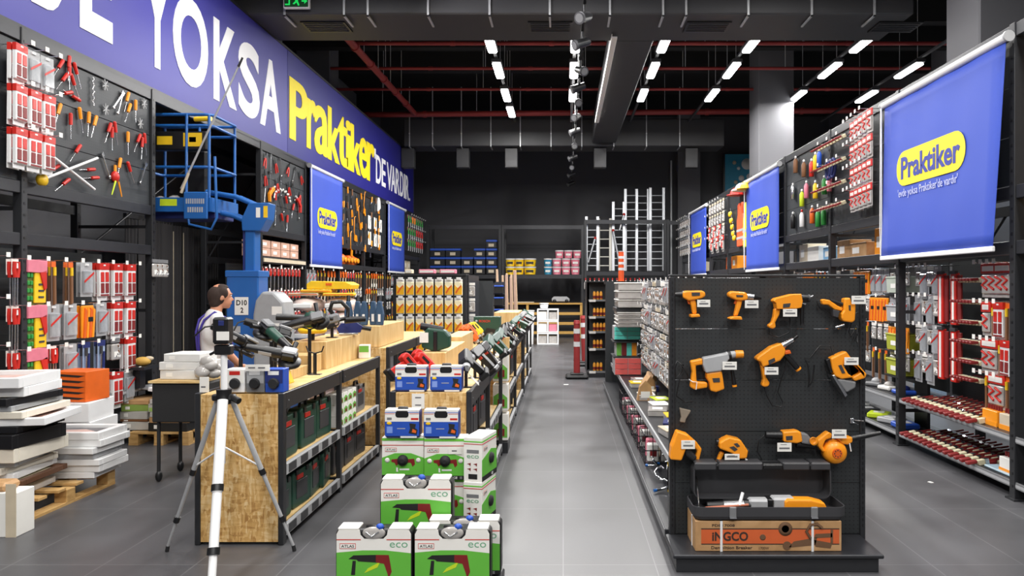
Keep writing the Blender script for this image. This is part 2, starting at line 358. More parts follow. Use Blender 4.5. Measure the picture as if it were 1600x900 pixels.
# ---- spot track
tk = thing('lighting_track', 'black lighting track hung on wires down the middle of the hall', 'track', (.27, 9, 5.25))
MB().box(-.02, 0, 0, .02, 16.4, .035, BLK).build('rail', tk)
for k in range(5): MB().cyl((0, .6+3.7*k, .03), (0, .6+3.7*k, 2.5), .005, GALV, n=6).build('suspension_wire', tk)
def spot():
    t = thing('track_spotlight', '', 'spotlight')
    MB().cyl((0, 0, 0), (0, 0, -.1), .018, BLK).build('stem', t)
    MB().cyl((0, .1, -.12), (0, -.1, -.2), .055, BLK, .07, 14).cyl((0, -.1, -.2), (0, -.13, -.212), .075, DGRY, .075, 14).build('lamp_head', t)
    MB().cyl((0, -.131, -.2125), (0, -.134, -.214), .055, GRY, n=14).build('lens', t)
    return t
sp0 = spot()
ys = (9.3, 10.3, 11.6, 12.6, 13.6, 14.8, 16.2, 17.8, 19.5, 21, 22.5, 24.5)
for i, y in enumerate(ys):
    rz = random.uniform(-1.6, 1.6)
    lab = 'black spotlight clipped to the hanging track, aimed its own way'
    if i == 0: sp0.location = (.27, y, 5.25); sp0.rotation_euler[2] = rz; tag(sp0, lab, group='spotlights on the track')
    else: dup(sp0, (.27, y, 5.25), rz, lab, 'spotlights on the track')
# ---- exit sign
t = thing('exit_sign', 'green exit sign with running figure and arrow on the wide duct', 'sign', onY(464, 3, 10.8))
MB().box(-.19, -.03, -.1, .19, .03, .12, WHT, .005).build('frame', t)
m = MB(); m.box(-.175, -.034, -.085, .175, -.03, .105, mat('exit_back', '0c3a1c', .5, emit=.3, var=0)); m.build('face_plate', t)
m = MB(); m.ball((.0, -.036, .07), .018, .003, .018, EXIT); m.prism([(-.03, .04), (.02, .05), (.03, -.01), (.05, -.06), (.03, -.07), (.005, -.02), (-.03, -.05), (-.05, -.04), (-.01, .0)], -.038, -.034, EXIT)
m.prism([(.08, .01), (.12, .01), (.12, .04), (.165, 0), (.12, -.04), (.12, -.01), (.08, -.01)], -.038, -.034, EXIT); m.prism([(-.16, -.06), (-.09, -.06), (-.09, .06), (-.16, .06), (-.16, .04), (-.11, .04), (-.11, -.04), (-.16, -.04)], -.038, -.034, EXIT)
m.build('pictogram', t)
# ================================================================ the big sign
def rectM(X, Y, Z, rz): return Matrix.Translation((X, Y, Z)) @ Matrix.Rotation(rz, 4, 'Z')
t = thing('shop_sign', 'huge blue sign board with white and yellow lettering above the wall racks', 'sign', (XL, 5, 3.95))
# local frame: x runs along +Y from Y=5
t.rotation_euler[2] = LW
SX = lambda px: XL*F/(px-CX)-5
MB().box(-1.2, -.02, 0, SX(447), .06, 1.75, SIGN).build('board_panel', t)
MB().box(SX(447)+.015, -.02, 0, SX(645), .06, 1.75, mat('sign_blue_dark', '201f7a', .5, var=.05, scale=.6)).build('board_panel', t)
MB().box(-1.2, -.03, -.05, SX(645), .1, 0, STEEL).box(-1.2, -.03, 1.75, SX(645), .1, 1.79, STEEL).box(SX(645), -.03, -.05, SX(645)+.04, .1, 1.79, STEEL).build('board_frame', t)
def letters(s, pxs, z0, z1, mt, off, nm='lettering'):
    for ch, (a, b) in zip(s, pxs):
        mm_ = MB()
        for q_, dq in enumerate((0, -.035, .035) if mt == BRYEL else (0,)): mm_.text(ch, SX(a)+dq, z0-3.95, SX(b)+dq, z1-3.95-(.13 if ch in 'rae' else 0), -.02-q_*.001, mt, .008, off)
        mm_.build(nm, t)['label'] = ('yellow' if mt == BRYEL else 'white')+' letter '+ch
letters('EYOKSA', ((121, 172), (222, 262), (267, 322), (331, 367), (370, 403), (404, 436)), 4.2, 5.3, BRWHT, .03)
letters('D', ((45, 100),), 4.2, 5.3, BRWHT, .03)
letters('Praktiker', ((451, 478), (478, 491), (490, 511), (511, 528), (526, 541), (539, 546), (547, 561), (560, 572), (572, 583)), 4.22, 5.28, BRYEL, .012)
letters("'", ((583.5, 585.5),), 4.85, 5.1, BRWHT, .01)
letters('DEVARDIR', ((586, 594), (595, 601), (603, 611), (610, 616.5), (617, 623), (624, 629), (630, 631.5), (632.5, 637.5)), 4.27, 4.98, BRWHT, .012)
letters(".", ((638, 639.5),), 4.27, 4.36, BRWHT, .01)
# ================================================================ wall racks
def post(m, x, y, z0, z1, d, out):              # perforated upright
    m.box(x-.035, y-.04, z0, x+.035, y+.04, z1, STEEL, .004)
    z = z0+.1
    while z < z1-.05:
        m.box(x-.012, y-out*.041-.002, z, x+.012, y-out*.041+.002, z+.02, BLK); z += .1
def rack(label, side, y0, y1, zs, top, peg=None, back=None, depth=.85, last=False, shelves=(), braces=True):
    """zs: beam heights; peg: (z0, z1) flush board; back: (z0, z1) recessed board; shelves: (z, reach)"""
    X = XL if side < 0 else XR; rz = LW if side < 0 else RW
    w = y1-y0; oy = y0 if side < 0 else y1
    t = thing('wall_rack', label, 'rack', (X, oy, 0), rz)         # local: x along the wall, -y into the aisle
    # local y runs into the rack
    for x in ([0, w] if last else [0 if side < 0 else w]):
        m = MB(); post(m, x, 0, 0, top, depth, 1); m.box(x-.06, -.06, 0, x+.06, .06, .015, STEEL); m.build('upright', t)
        m = MB(); post(m, x, depth, 0, top, depth, 1); m.build('upright', t)
        for z in (.35, 1.4, 2.35, 3.4): MB().box(x-.012, .02, z, x+.012, depth, z+.035, STEEL).build('cross_brace', t)
    for z in zs:
        MB().box(.035, -.03, z-.055, w-.035, .02, z+.055, STEEL2, .006).build('beam', t)
        MB().box(.035, depth-.02, z-.05, w-.035, depth+.02, z+.05, STEEL).build('rear_beam', t)
    if peg:
        m = MB(); h = (peg[1]-peg[0])/3
        for k in range(3): m.box(.04, -.01, peg[0]+k*h+.004, w-.04, .01, peg[0]+(k+1)*h-.004, PEGD)
        m.build('peg_panel', t)
    if back:
        m = MB(); m.box(.04, depth*.62, back[0], w-.04, depth*.64, back[1], PEG); m.build('back_panel', t)
    for z, rch in shelves:
        s_ = MB().box(.02, -.02, z-.03, w-.02, depth*.6, z, STEEL, .004).build('shelf', t)
        MB().box(.03, -.032, z-.045, w-.03, -.02, z+.005, GRY).box(.03, -.034, z-.035, w-.03, -.032, z-.012, LGRY).build('price_rail', s_)
    if braces:
        m = MB(); m.cyl((.05, depth, 2.05), (w-.05, depth, 3.7 if top > 3 else 2), .014, STEEL, n=6)
        m.build('diagonal_brace', t)
    return t
LZ = (2.1, 2.55, 3.86); LT = 3.93
SHL = ((.16, 0), (.58, 0))
rack('black wall rack bay with screwdriver board above the stacked frames', -1, 6.37, 8.38, LZ, LT, (2.6, 3.8), (.6, 2.05), shelves=SHL)
rack('black wall rack bay at the picture edge behind red pliers packs', -1, 4.36, 6.37, LZ, LT, (2.6, 3.8), (.6, 2.05), shelves=SHL)
rack('open black rack bay behind the blue lift', -1, 8.38, 11.38, (3.86,), LT)
FB = [(11.38, 13.35, 'with pliers board and cartons beside the blue lift'), (13.35, 15.35, 'behind the larger hanging banner under the sign'), (15.35, 17.3, 'with trowels board beside the larger banner'), (17.3, 19.3, 'with hacksaw board beside the smaller banner'), (19.3, 21.4, 'behind the smaller hanging banner'), (21.4, 24.0, 'with green and red garden packs by the back corner')]
for i, (a, b, l) in enumerate(FB):
    rack('black wall rack bay '+l, -1, a, b, LZ, LT, (2.6, 3.8) if i < 5 else (2.75, 3.8), (.6, 2.05), last=(i == 5), shelves=SHL)
RZ = (2.0, 2.44, 3.72); RT = 3.78
RB = [(3.85, 5.84), (5.84, 7.85), (7.85, 9.85), (9.85, 11.86), (11.86, 13.95), (13.95, 15.95), (15.95, 17.9), (17.9, 20.0), (20.0, 22.0)]
RL = ['at the picture edge past the big banner', 'under the big banner with brush shelves', 'with sealed red packs beside the big banner', 'with spray cans board beside the middle banner', 'behind the middle hanging banner', 'with safety vests and helmets', 'with glove packs past the vests', 'behind the smallest hanging banner', 'at the far end with clear packs']
for i, ((a, b), l) in enumerate(zip(RB, RL)):
    rack('black wall rack bay '+l, 1, a, b, RZ, RT, (2.5, 3.68) if i not in (0,) else None, (.55, 1.95), last=(i == 8), shelves=((.14, 0), (.5, 0)))
# ================================================================ roller banners
def banner(label, side, y0, y1, z0, z1, tilt=0, big=False):
    X = XL+.1 if side < 0 else XR-.12
    w = y1-y0; t = thing('roller_banner', label, 'banner', (X, y0 if side < 0 else y1, 0), LW if side < 0 else RW)
    m = MB(); n = 14; vs = []
    for k in range(n+1):
        f = k/n; z = z1-.04+(z0-z1+.04)*f
        for x in (.03+(w-.06)*j/12 for j in range(13)): vs.append((x-(tilt*.9*f if side > 0 and x > w/2 else 0)*(x/w), -tilt*f*.3+.004*math.sin(9*x+3*f), z))
    fs = [(k*13+j, k*13+j+1, (k+1)*13+j+1, (k+1)*13+j) for k in range(n) for j in range(12)]
    m.add(vs, fs, BAN, True); o = m.build('fabric', t); s_ = o.modifiers.new('thickness', 'SOLIDIFY'); s_.thickness = .003
    MB().cyl((0, 0, z1-.02), (w, 0, z1-.02), .035, WHT, n=16).cyl((-.02, 0, z1-.02), (0, 0, z1-.02), .045, LGRY).cyl((w, 0, z1-.02), (w+.02, 0, z1-.02), .045, LGRY).build('top_roller', t)
    MB().box(.02, -.014-tilt*.3, z0-.03, w-.02-tilt*.9, .014-tilt*.3, z0+.015, WHT, .006).build('bottom_bar', t)
    cx_ = 0 if side > 0 else 0
    MB().tube([(.0, -.03, z1-.05), (-.005, -.035, z0+.3), (.0, -.03, z0+.02)], .006, WHT).tube([(.02, -.03, z1-.05), (.025, -.03, z0+.3), (.01, -.03, z0+.02)], .006, WHT).build('pull_chain', t)
    zc = z0+(z1-z0)*(.53 if side > 0 else .5); x0, x1 = w*(.17 if side > 0 else .2), w*(.75 if side > 0 else .8); hh = (z1-z0)*.105
    yb = -.008-tilt*.15
    lg = MB().rrect(x0, zc-hh, x1, zc+hh, hh*.95, yb-.002, yb, BRYEL).build('logo_badge', t)
    MB().text('Praktiker', x0+.1, zc-hh*.62, x1-.08, zc+hh*.66, yb-.003, mat('logo_blue', '23349c', .5, var=.02), .002, .028).build('logo_lettering', lg)
    MB().text("'evde yoksa Praktiker'de vardır'", x0+.03, zc-hh*1.75, x1-.12, zc-hh*1.15, yb-.002, mat('slogan', 'b9bfe6', .5), .002, .005).build('slogan_lettering', t)
    return t
banner('big blue roller banner hanging from the nearest banner-side rack', 1, 5.76, 8.0, 2.0, 3.67, .12)
bpy.data.objects['roller_banner']['label'] = 'biggest blue roller banner with yellow logo and slanting lower edge'
banner('mid-sized blue roller banner between the vests and the spray can board', 1, 11.86, 14.03, 1.98, 3.68)
banner('smallest blue roller banner near the far end of the glove packs', 1, 17.9, 20.2, 1.98, 3.68)
banner('tall blue roller banner beside the pliers board under the sign', -1, 13.35, 15.35, 2.07, 3.9)
banner('narrow-looking blue roller banner beside the hacksaw board under the sign', -1, 19.3, 21.4, 2.07, 3.9)
# ================================================================ pack prototypes (hang from z=0, face -Y)
def pack_redwhite():
    m = MB(); m.box(-.07, -.004, -.34, .07, 0, 0, WHT).box(-.07, -.03, -.3, .07, -.004, -.06, WHT, .004).box(-.071, -.031, -.06, .071, .001, -.0, RED)
    for x in (-.033, .033):
        m.box(x-.024, -.036, -.17, x+.024, -.03, -.08, RED, .004).box(x-.024, -.036, -.27, x+.024, -.03, -.18, DRED, .004)
    m.box(-.06, -.033, -.295, .06, -.03, -.28, DRED); m.box(-.015, -.032, -.025, .015, -.031, -.012, WHT); return m.mesh('red_white_pack')
def pack_gloves():
    m = MB(); m.box(-.11, -.004, -.36, .11, 0, 0, mat('olive', '5d6d28', .6), .001); m.box(-.02, -.02, -.34, .11, -.004, -.08, YEL, .004); m.box(-.11, -.03, -.1, .11, -.004, 0, PINK, .004)
    for i in range(4):
        for j in range(2): m.box(-.1+j*.035, -.022, -.32+i*.06, -.075+j*.035, -.004, -.285+i*.06, GRN, .004)
    for i in range(3): m.box(.02, -.024, -.3+i*.05, .08, -.02, -.285+i*.05, DGRY)
    m.prism([(.03, -.1), (.1, -.08), (.105, -.22), (.08, -.24)], -.03, -.02, RED); return m.mesh('yellow_green_pack')
def pack_clear():
    m = MB(); m.box(-.075, -.003, -.3, .075, 0, 0, LGRY); m.box(-.06, -.028, -.27, .06, -.003, -.07, CLEAR, .008); m.prism([(-.06, -.16), (.06, -.08), (.06, -.1), (-.06, -.18)], -.031, -.028, RED)
    m.box(-.03, -.022, -.25, .03, -.004, -.1, GRY, .006); m.box(-.02, -.012, -.03, .02, -.003, -.01, WHT); return m.mesh('clear_pack')
def pack_orange():
    m = MB(); m.box(-.09, -.02, -.3, .08, 0, -.02, ORG, .006)
    for i in range(4): m.prism([(-.08+i*.04, -.3), (-.055+i*.04, -.3), (-.03+i*.04, -.06), (-.06+i*.04, -.04)], -.03, -.02, (ORGD, ORG)[i % 2])
    m.box(-.09, -.006, -.03, .09, 0, .0, BLK); m.box(-.02, -.032, -.16, .05, -.03, -.12, BLK); return m.mesh('orange_pack')
def pack_blue():
    m = MB(); m.box(-.05, -.003, -.28, .05, 0, 0, mat('pale_blue', '9db0cf', .5)); m.cyl((-.02, -.015, -.25), (-.02, -.015, -.06), .008, CHROME).cyl((.015, -.015, -.25), (.015, -.015, -.1), .01, NAVY)
    m.box(-.05, -.006, -.05, .05, -.003, 0, NAVY); m.cyl((-.02, -.015, -.12), (-.02, -.015, -.05), .013, DGRY); return m.mesh('blue_tool_card')
def pack_redtool():
    m = MB(); m.box(-.035, -.003, -.12, .035, 0, 0, PAPER); m.cyl((-.012, -.012, -.36), (-.012, -.012, -.14), .006, CHROME, n=8).cyl((.014, -.012, -.36), (.014, -.012, -.14), .006, CHROME, n=8)
    m.tube([(-.012, -.012, -.14), (-.02, -.012, -.08), (-.016, -.012, -.02)], .014, RED).tube([(.014, -.012, -.14), (.022, -.012, -.08), (.018, -.012, -.02)], .014, RED)
    m.box(-.018, -.02, -.07, .018, -.016, -.03, WHT); return m.mesh('red_handled_tool')
def pack_long():
    m = MB(); m.box(-.03, -.003, -.42, .03, 0, 0, mat('dim_card', '6e5a50', .6)); m.box(-.012, -.02, -.36, .012, -.003, -.12, BROWN, .003).box(-.028, -.006, -.05, .028, -.003, -.005, ORGD); m.cyl((0, -.014, -.12), (0, -.014, -.05), .012, YEL, n=8); return m.mesh('long_tool_card')
def pack_saw():
    m = MB(); m.prism([(-.05, -.38), (-.03, -.4), (.05, -.1), (.0, -.08)], -.012, -.006, BEIGE); m.prism([(-.01, -.12), (.07, -.14), (.06, -.02), (.02, 0), (-.03, -.04)], -.02, 0, ORGD); m.box(-.02, -.022, -.33, .03, -.012, -.25, PAPER); return m.mesh('handsaw_pack')
def pack_yellow():
    m = MB(); m.box(-.065, -.004, -.27, .065, 0, 0, PAPER, .001); m.box(-.062, -.022, -.26, .062, -.004, -.05, mat('cream', 'fff0c8', .45), .008)
    m.prism([(-.06, -.255), (.06, -.255), (.06, -.11), (.02, -.16), (-.03, -.13), (-.06, -.09)], -.026, -.02, mat('pack_gold', 'f5b61c', .4)); m.prism([(-.05, -.22), (.0, -.14), (.05, -.09), (.05, -.12), (.01, -.17), (-.03, -.24)], -.029, -.026, ORGD)
    m.box(-.03, -.03, -.02, .04, -.006, .03, WHT); return m.mesh('yellow_refill_pack')
def pack_seal():
    m = MB(); m.box(-.08, -.003, -.3, .08, 0, 0, CLEARW, .001); m.box(-.08, -.02, -.09, .08, 0, 0, RED, .004); m.box(-.06, -.024, -.27, .06, -.003, -.1, CLEARW, .014)
    m.tube([(-.04, -.028, -.12), (.04, -.028, -.15), (-.04, -.028, -.19), (.04, -.028, -.23)], .012, RED); m.box(-.05, -.024, -.07, .05, -.02, -.025, PAPER); return m.mesh('sealed_red_pack')
def pack_brush():
    m = MB(); m.box(-.02, -.02, -.07, .02, .02, -.02, mat('bristle_pale', 'd9cfae', .8), .004).box(-.022, -.022, -.02, .022, .022, .01, CHROME).cyl((0, 0, .01), (0, 0, .13), .01, DRED, .008); m.box(-.02, -.024, -.16, .02, -.0, -.08, DRED, .004); return m.mesh('round_brush')
def pack_bag(c, nm):
    m = MB(); m.box(-.06, -.012, -.2, .06, .012, -.05, CLEARW, .01); m.box(-.06, -.006, -.04, .06, .006, 0, c, .002); rr = random.Random(len(nm))
    for k in range(7): a = rr.uniform(-.04, .04); b = rr.uniform(-.18, -.08); m.cyl((a, -.014, b), (a+rr.uniform(-.02, .02), -.014, b+rr.uniform(.01, .03)), .006, (CHROME, GALV, BROWN)[k % 3], n=6)
    m.box(-.035, -.0135, -.17, .03, -.0125, -.12, PAPER); return m.mesh(nm)
def pack_garden(c, nm):
    m = MB(); m.box(-.04, -.003, -.09, .04, 0, .0, PINK); m.cyl((0, -.02, -.32), (0, -.02, -.2), .01, LGRY, .018).cyl((0, -.02, -.2), (0, -.02, -.05), .022, c, .016); m.ball((0, -.02, -.04), .02, .02, .02, c, 8); m.box(-.04, -.02, -.34, .04, -.01, -.31, LGRY, .003); return m.mesh(nm)
P = dict(rw=pack_redwhite(), gl=pack_gloves(), cl=pack_clear(), og=pack_orange(), bl=pack_blue(), rt=pack_redtool(), lg=pack_long(), sw=pack_saw(), ye=pack_yellow(), se=pack_seal(), br=pack_brush(),
         b1=pack_bag(PAPER, 'white_topped_bag'), b2=pack_bag(BEIGE, 'beige_topped_bag'), b3=pack_bag(GRY, 'grey_topped_bag'), gg=pack_garden(GRN, 'green_garden_tool'), gr=pack_garden(RED, 'red_garden_tool'), go=pack_garden(ORG, 'orange_garden_tool'))
PN = dict(rw=('blister_pack', 'red and white blister pack'), gl=('glove_pack', 'olive and yellow carded pack'), cl=('clear_pack', 'clear pack with red slash'), og=('orange_pack', 'orange carded glove pack'),
          bl=('tool_card', 'pale blue tool card'), rt=('pliers_pack', 'red-handled hand tool'), lg=('long_tool_card', 'long brown tool card'), sw=('handsaw', 'orange-handled handsaw'), ye=('refill_pack', 'yellow and cream pack'),
          se=('sealed_pack', 'red-headed sealed brush pack'), br=('paint_brush', 'short round brush with red handle'), b1=('parts_bag', 'clear parts bag with white header'), b2=('parts_bag', 'clear parts bag with beige header'), b3=('parts_bag', 'clear parts bag with grey header'),
          gg=('garden_tool', 'green-handled garden tool'), gr=('garden_tool', 'red-handled garden tool'), go=('garden_tool', 'orange-handled garden tool'))
hm = MB(); hm.cyl((0, .2, 0), (0, -.12, 0), .004, CHROME, n=6).tube([(0, -.12, 0), (0, -.14, .012), (0, -.14, .02)], .004, CHROME, n=6).box(-.022, -.146, -.012, .022, -.143, .028, PAPER); HOOK = hm.mesh('display_hook')
ROWS = ['top', 'second', 'third', 'fourth', 'fifth', 'sixth']
def hang(k, loc, rz, where, n=1, hook=True, sc=1.0, jit=.02, gap=.045):
    """n packs one behind the other on one hook"""
    d = Vector((math.sin(rz), -math.cos(rz), 0)); nm, ds = PN[k]; lab = f'{ds} {where}'; loc = Vector(loc)
    if hook:
        inst(HOOK, 'display_hook', f'display hook {where}', 'hook', loc+d*.02, rz, f'display hooks {where}')
    for i in range(n):
        inst(P[k], nm, lab, nm.split('_')[-1] if nm != 'pliers_pack' else 'tool', loc-d*(gap*i-.04)+Vector((0, 0, -.005)), rz+random.uniform(-jit, jit)*3, f'{ds} {where}', 0, random.uniform(-jit, jit), (sc, sc, sc))
# ---- lower hooks of the two nearest wall bays (by the stacked frames)
rows = [(1.93, ('rt', 'gl', 'lg', 'lg', 'cl', 'rw', 'rw', 'rw')), (1.53, ('rt', 'gl', 'cl', 'cl', 'og', 'cl', 'rw', 'rw')), (1.15, ('rt', 'gl', 'rt', 'cl', 'bl', 'bl', 'b3', 'rw')), (.8, ('rt', 'gl', 'cl', 'og', 'cl', 'b2', 'rw', 'cl'))]
for r, (z, ks) in enumerate(rows):
    for c, k in enumerate(ks):
        y = 6.28+c*.235
        hang(k, (XL-.02, y, z), LW, f'on the {ROWS[r]} hook row behind the frames', 2, sc=1.12)
for r, z in enumerate((1.95, 1.6, 1.2, .85)):
    for c in range(2): hang(('rt', 'rt')[c], (XL-.1, 6.02+c*.13, z), LW, f'on the {ROWS[r]} hook row at the picture edge', 2, sc=1.15)
# ---- upper packs at the picture edge
for r, (z, ks) in enumerate(((3.72, ('rw', 'cl', 'cl')), (3.38, ('rw', 'rw', 'rw')), (3.02, ('rw', 'rw', 'rw')))):
    for c, k in enumerate(ks): hang(k, (XL+.1, 6.16+c*.17, z), LW, f'on the {ROWS[r]} row above the beam', 2, sc=1.0)
# ---- small grey packs on the post by the opening
for c in range(3): hang('b3', (XL+.06, 8.3+c*.1, 2.0), LW, 'on the rack post beside the dark panels', 1, hook=False)
# ---- far bays under the sign
fk = [(11.5, 13.25, ('rt', 'rt', 'rt', 'rt'), .16), (13.5, 15.25, ('cl', 'lg', 'sw', 'lg'), .2), (15.5, 17.2, ('sw', 'rt', 'lg', 'b2'), .2), (17.4, 19.2, ('lg', 'sw', 'lg', 'b3'), .22), (19.45, 21.3, ('lg', 'cl', 'b1', 'lg'), .26)]
fn = ['beside the blue lift', 'below the taller banner', 'past the wrapped sacks', 'above the navy tools', 'by the yellow pack end']
for (a, b, ks, dy), fnm in zip(fk, fn):
    for r, z in enumerate((2.0, 1.63, 1.26, .92)):
        y = a; c = 0
        while y < b:
            hang(ks[(r+(c//3)) % 4], (XL-.05, y, z), LW, f'on the {ROWS[r]} hook row {fnm}', 1, hook=(c % 3 == 0)); y += dy; c += 1
for r, z in enumerate((3.78, 3.42, 3.08)):
    for c in range(8):
        k = ('gg', 'go', 'gg', 'gg') [c//2] if r == 0 else (('gg', 'gr')[c > 3])
        hang(k, (XL+.1, 21.6+c*.3, z), LW, f'on the {ROWS[r]} row by the back corner', 1, sc=1.05)
# ---- sealed red packs, brushes on the banner side, upper board
for r, z in enumerate((3.66, 3.38, 3.1, 2.84)):
    for c in range(5): hang('se', (XR-.16+.02*c, 8.15+c*.17, z), RW, f'on the {ROWS[r]} row beside the biggest banner', 1+(c % 2), sc=.86)
    for c in range(9):
        inst(HOOK, 'display_hook', f'display hook over round brushes in the {ROWS[r]} board row', 'hook', (XR-.09, 9.08+c*.11, z-.09), RW, f'hooks round brushes {ROWS[r]}') if c % 3 == 0 else None
        inst(P['br'], 'paint_brush', f'short round brush on the {ROWS[r]} board row beside the sealed red packs', 'brush', (XR-.1, 9.08+c*.11, z-.1), RW, f'round brushes row {ROWS[r]} beside the sealed packs', R(-66), 0, (1.1, 1.1, 1))
# glove packs past the vests, clear packs at the far end
for r, z in enumerate((3.6, 3.33, 3.06, 2.8)):
    for c in range(6): hang(('b2', 'se')[(r+c) % 2 and r > 1], (XR-.08, 16.0+c*.29, z), RW, f'on the {ROWS[r]} board row past the safety vests', 1, sc=1.2)
    for c in range(6): hang('b3', (XR-.1, 20.2+c*.3, z), RW, f'on the {ROWS[r]} board row at the far end', 1, sc=1.2)
# ---- lower banner-side hooks
for r, z in enumerate((1.9, 1.56, 1.24, .94)):
    for c in range(4): hang(('se', 'lg', 'rw', 'lg', 'se')[(c+r) % 5] if r else 'se', (XR+.2, 6.22+c*.1, z), RW, f'on the {ROWS[r]} row by the post under the banner', 2, sc=1.0)
for r, z in enumerate((1.75, 1.55, 1.36, 1.18, 1.0, .84)):
    for c in range(7):
        y = 6.62+c*.055
        inst(P['br'], 'paint_brush', f'short round brush in the {ROWS[r]} lower row under the biggest banner', 'brush', (XR+.2, y, z), RW, f'round brushes lower row {ROWS[r]}', R(-86), 0, (1, 1, .9))
for r, z in enumerate((1.9, 1.6, 1.3, 1.0)):
    for c in range(4): hang(('cl', 'b1', 'cl', 'b3')[(c+r) % 4], (XR+.22, 7.44+c*.125, z), RW, f'on the {ROWS[r]} hook row beside the red strips', 1, sc=1.05)
for (a, b, ks, fnm) in ((7.95, 9.75, ('b3', 'cl', 'og', 'b1', 'lg'), 'beside the clear shelf boxes'), (9.95, 11.75, ('b1', 'lg', 'og', 'cl'), 'below the spray can board')):
    for r, z in enumerate((1.9, 1.58, 1.26, .96)):
        y = a+.1; c = 0
        while y < b: hang(ks[(r+c//3) % len(ks)], (XR+.2, y, z), RW, f'on the {ROWS[r]} hook row {fnm}', 1, hook=(c % 3 == 0)); y += .17; c += 1
# long red and white strips hanging
sm = MB(); sm.box(-.05, -.02, -.5, .05, .02, 0, RED, .004).box(-.018, -.024, -.48, .018, -.02, -.03, PAPER).box(-.05, -.03, -.01, .05, -.0, .02, DGRY).box(.055, -.01, -.48, .12, .01, -.02, DRED, .004); STRIP = sm.mesh('red_strip')
for r, z in enumerate((1.82, 1.27)):
    for c in range(2): inst(STRIP, 'sandpaper_strip', f'long red and white strip pack, {("inner","outer")[c]} one of the {("upper","lower")[r]} pair on the lower hooks', 'pack', (XR+.17, 7.32-c*.24, z), RW)
# ================================================================ centre gondola
GX0, GX1, GY = .68, 1.93, 4.71
t = thing('display_gondola', 'long black pegboard gondola with orange power tools on its near end', 'shelving', (0, GY, 0))
m = MB()
for k in range(5): m.box(GX0+.03, 0, .11+k*.328+.002, GX1-.03, .03, .11+(k+1)*.328-.002, PEG)
m.build('end_panel', t)
for x in (GX0, GX1-.035):
    m = MB(); m.box(x, -.012, 0, x+.035, .05, 1.755, STEEL, .004)
    for k in range(44): m.box(x+.012, -.0135, .16+k*.036, x+.022, -.011, .18+k*.036, BLK)
    m.build('upright', t)
MB().box(GX0, -.01, 1.755, GX1, .06, 1.77, STEEL, .003).build('top_cap', t)
MB().box(GX0-.03, -.37, .085, GX1-.045+.01, .0, .11, STEEL2, .006).box(GX0-.01, -.35, .0, GX1-.06, 0, .085, STEEL, .003).build('base_shelf', t)
MB().box(1.27, .05, .12, 1.31, 7.6, 1.76, PEG).build('spine_panel', t)
MB().box(GX0-.02, .06, .085, 1.27, 7.4, .12, STEEL2, .004).box(GX0, .06, 0, 1.27, 7.4, .085, STEEL).build('base_shelf', t)
MB().box(1.31, .06, .0, 1.92, 7.4, .12, STEEL).build('base_shelf', t)
sh = MB().box(.79, .06, .41, 1.27, 7.3, .44, STEEL2, .003).build('shelf', t)
MB().box(.775, .06, .395, .79, 7.3, .445, LGRY).build('price_rail', sh)
MB().box(.655, .06, .07, .66, 7.4, .12, GRY).build('price_rail', t)
MB().box(.70, 7.4, .0, 1.95, 7.45, 1.77, PEG).build('end_panel', t)
for z in (.8, 1.2, 1.6): MB().box(1.31, .2, z-.02, 1.7, 7.3, z, STEEL).build('shelf', t)
# ---- orange power tools on the near end
def c7(x, y): p = onY(1030+x/3.75, 420+y/3.75, GY-.03); return (p.x, p.z)
def c8(x, y): p = onY(1030+x/3.3333, 630+y/3.3333, GY-.03); return (p.x, p.z)
class Tool:
    """a tool hung on the end panel: parts in world x,z relative to its origin"""
    def __init__(s, name, label, cat, conv, org):
        s.c = conv; s.o = conv(*org); s.t = thing(name, label, cat, (s.o[0], GY-.015, s.o[1]))
        MB().cyl((0, .01, 0), (0, -.03, 0), .004, CHROME).build('hanging_peg', s.t)
    def p(s, pts): return [(a-s.o[0], b-s.o[1]) for a, b in (s.c(*q) for q in pts)]
    def v(s, q, y): a = s.p([q])[0]; return (a[0], y, a[1])
    def slab(s, name, pts, mt, y0=-.075, y1=-.01, bev=.009, par=None):
        return MB().prism(s.p(pts), y0, y1, mt).build(name, par or s.t, bevel=bev)
    def rod(s, name, a, b, r, mt, r1=None, y=-.045, par=None, ring=None):
        m = MB().cyl(s.v(a, y), s.v(b, y), r, mt, r1, 16)
        if ring: m.cyl(s.v(b, y), tuple(Vector(s.v(b, y))+(Vector(s.v(b, y))-Vector(s.v(a, y))).normalized()*.012), (r1 or r)*1.12, ring, n=16)
        return m.build(name, par or s.t)
    def tag(s, x0, y0, x1, y1, y=-.09):
        (a, b), (c, d) = s.p([(x0, y0), (x1, y1)])
        g = MB().box(a, y-.002, d, c, y, b, PAPER, .0005).box(a+.012, y-.003, d+.016, c-.012, y-.002, d+.026, TAGL).box(a+.02, y-.003, b-.012, c-.03, y-.002, b-.009, TAGL).build('price_tag', s.t)
    def cord(s, pts, r=.004, y=-.02):
        MB().tube([s.v(q, y-(.012 if i % 2 else 0)) for i, q in enumerate(pts)], r, BLK, 6).build('power_cord', s.t)
    def plate(s, pts, par, y=-.077, mt=None):
        MB().prism(s.p(pts), y-.002, y+.002, mt or DGRY).build('maker_plate', par)
T = Tool('cordless_drill', 'orange cordless drill with chuck pointing at the panel edge', 'drill', c7, (190, 150))
b = T.slab('motor_body', [(130, 134), (150, 128), (240, 127), (260, 136), (262, 160), (240, 172), (205, 180), (165, 186), (130, 168)], ORG); T.plate([(180, 138), (228, 138), (228, 156), (182, 158)], b)
T.rod('collar', (156, 150), (132, 150), .019, LGRY, .022); T.rod('chuck', (132, 150), (88, 150), .02, BLK, .012)
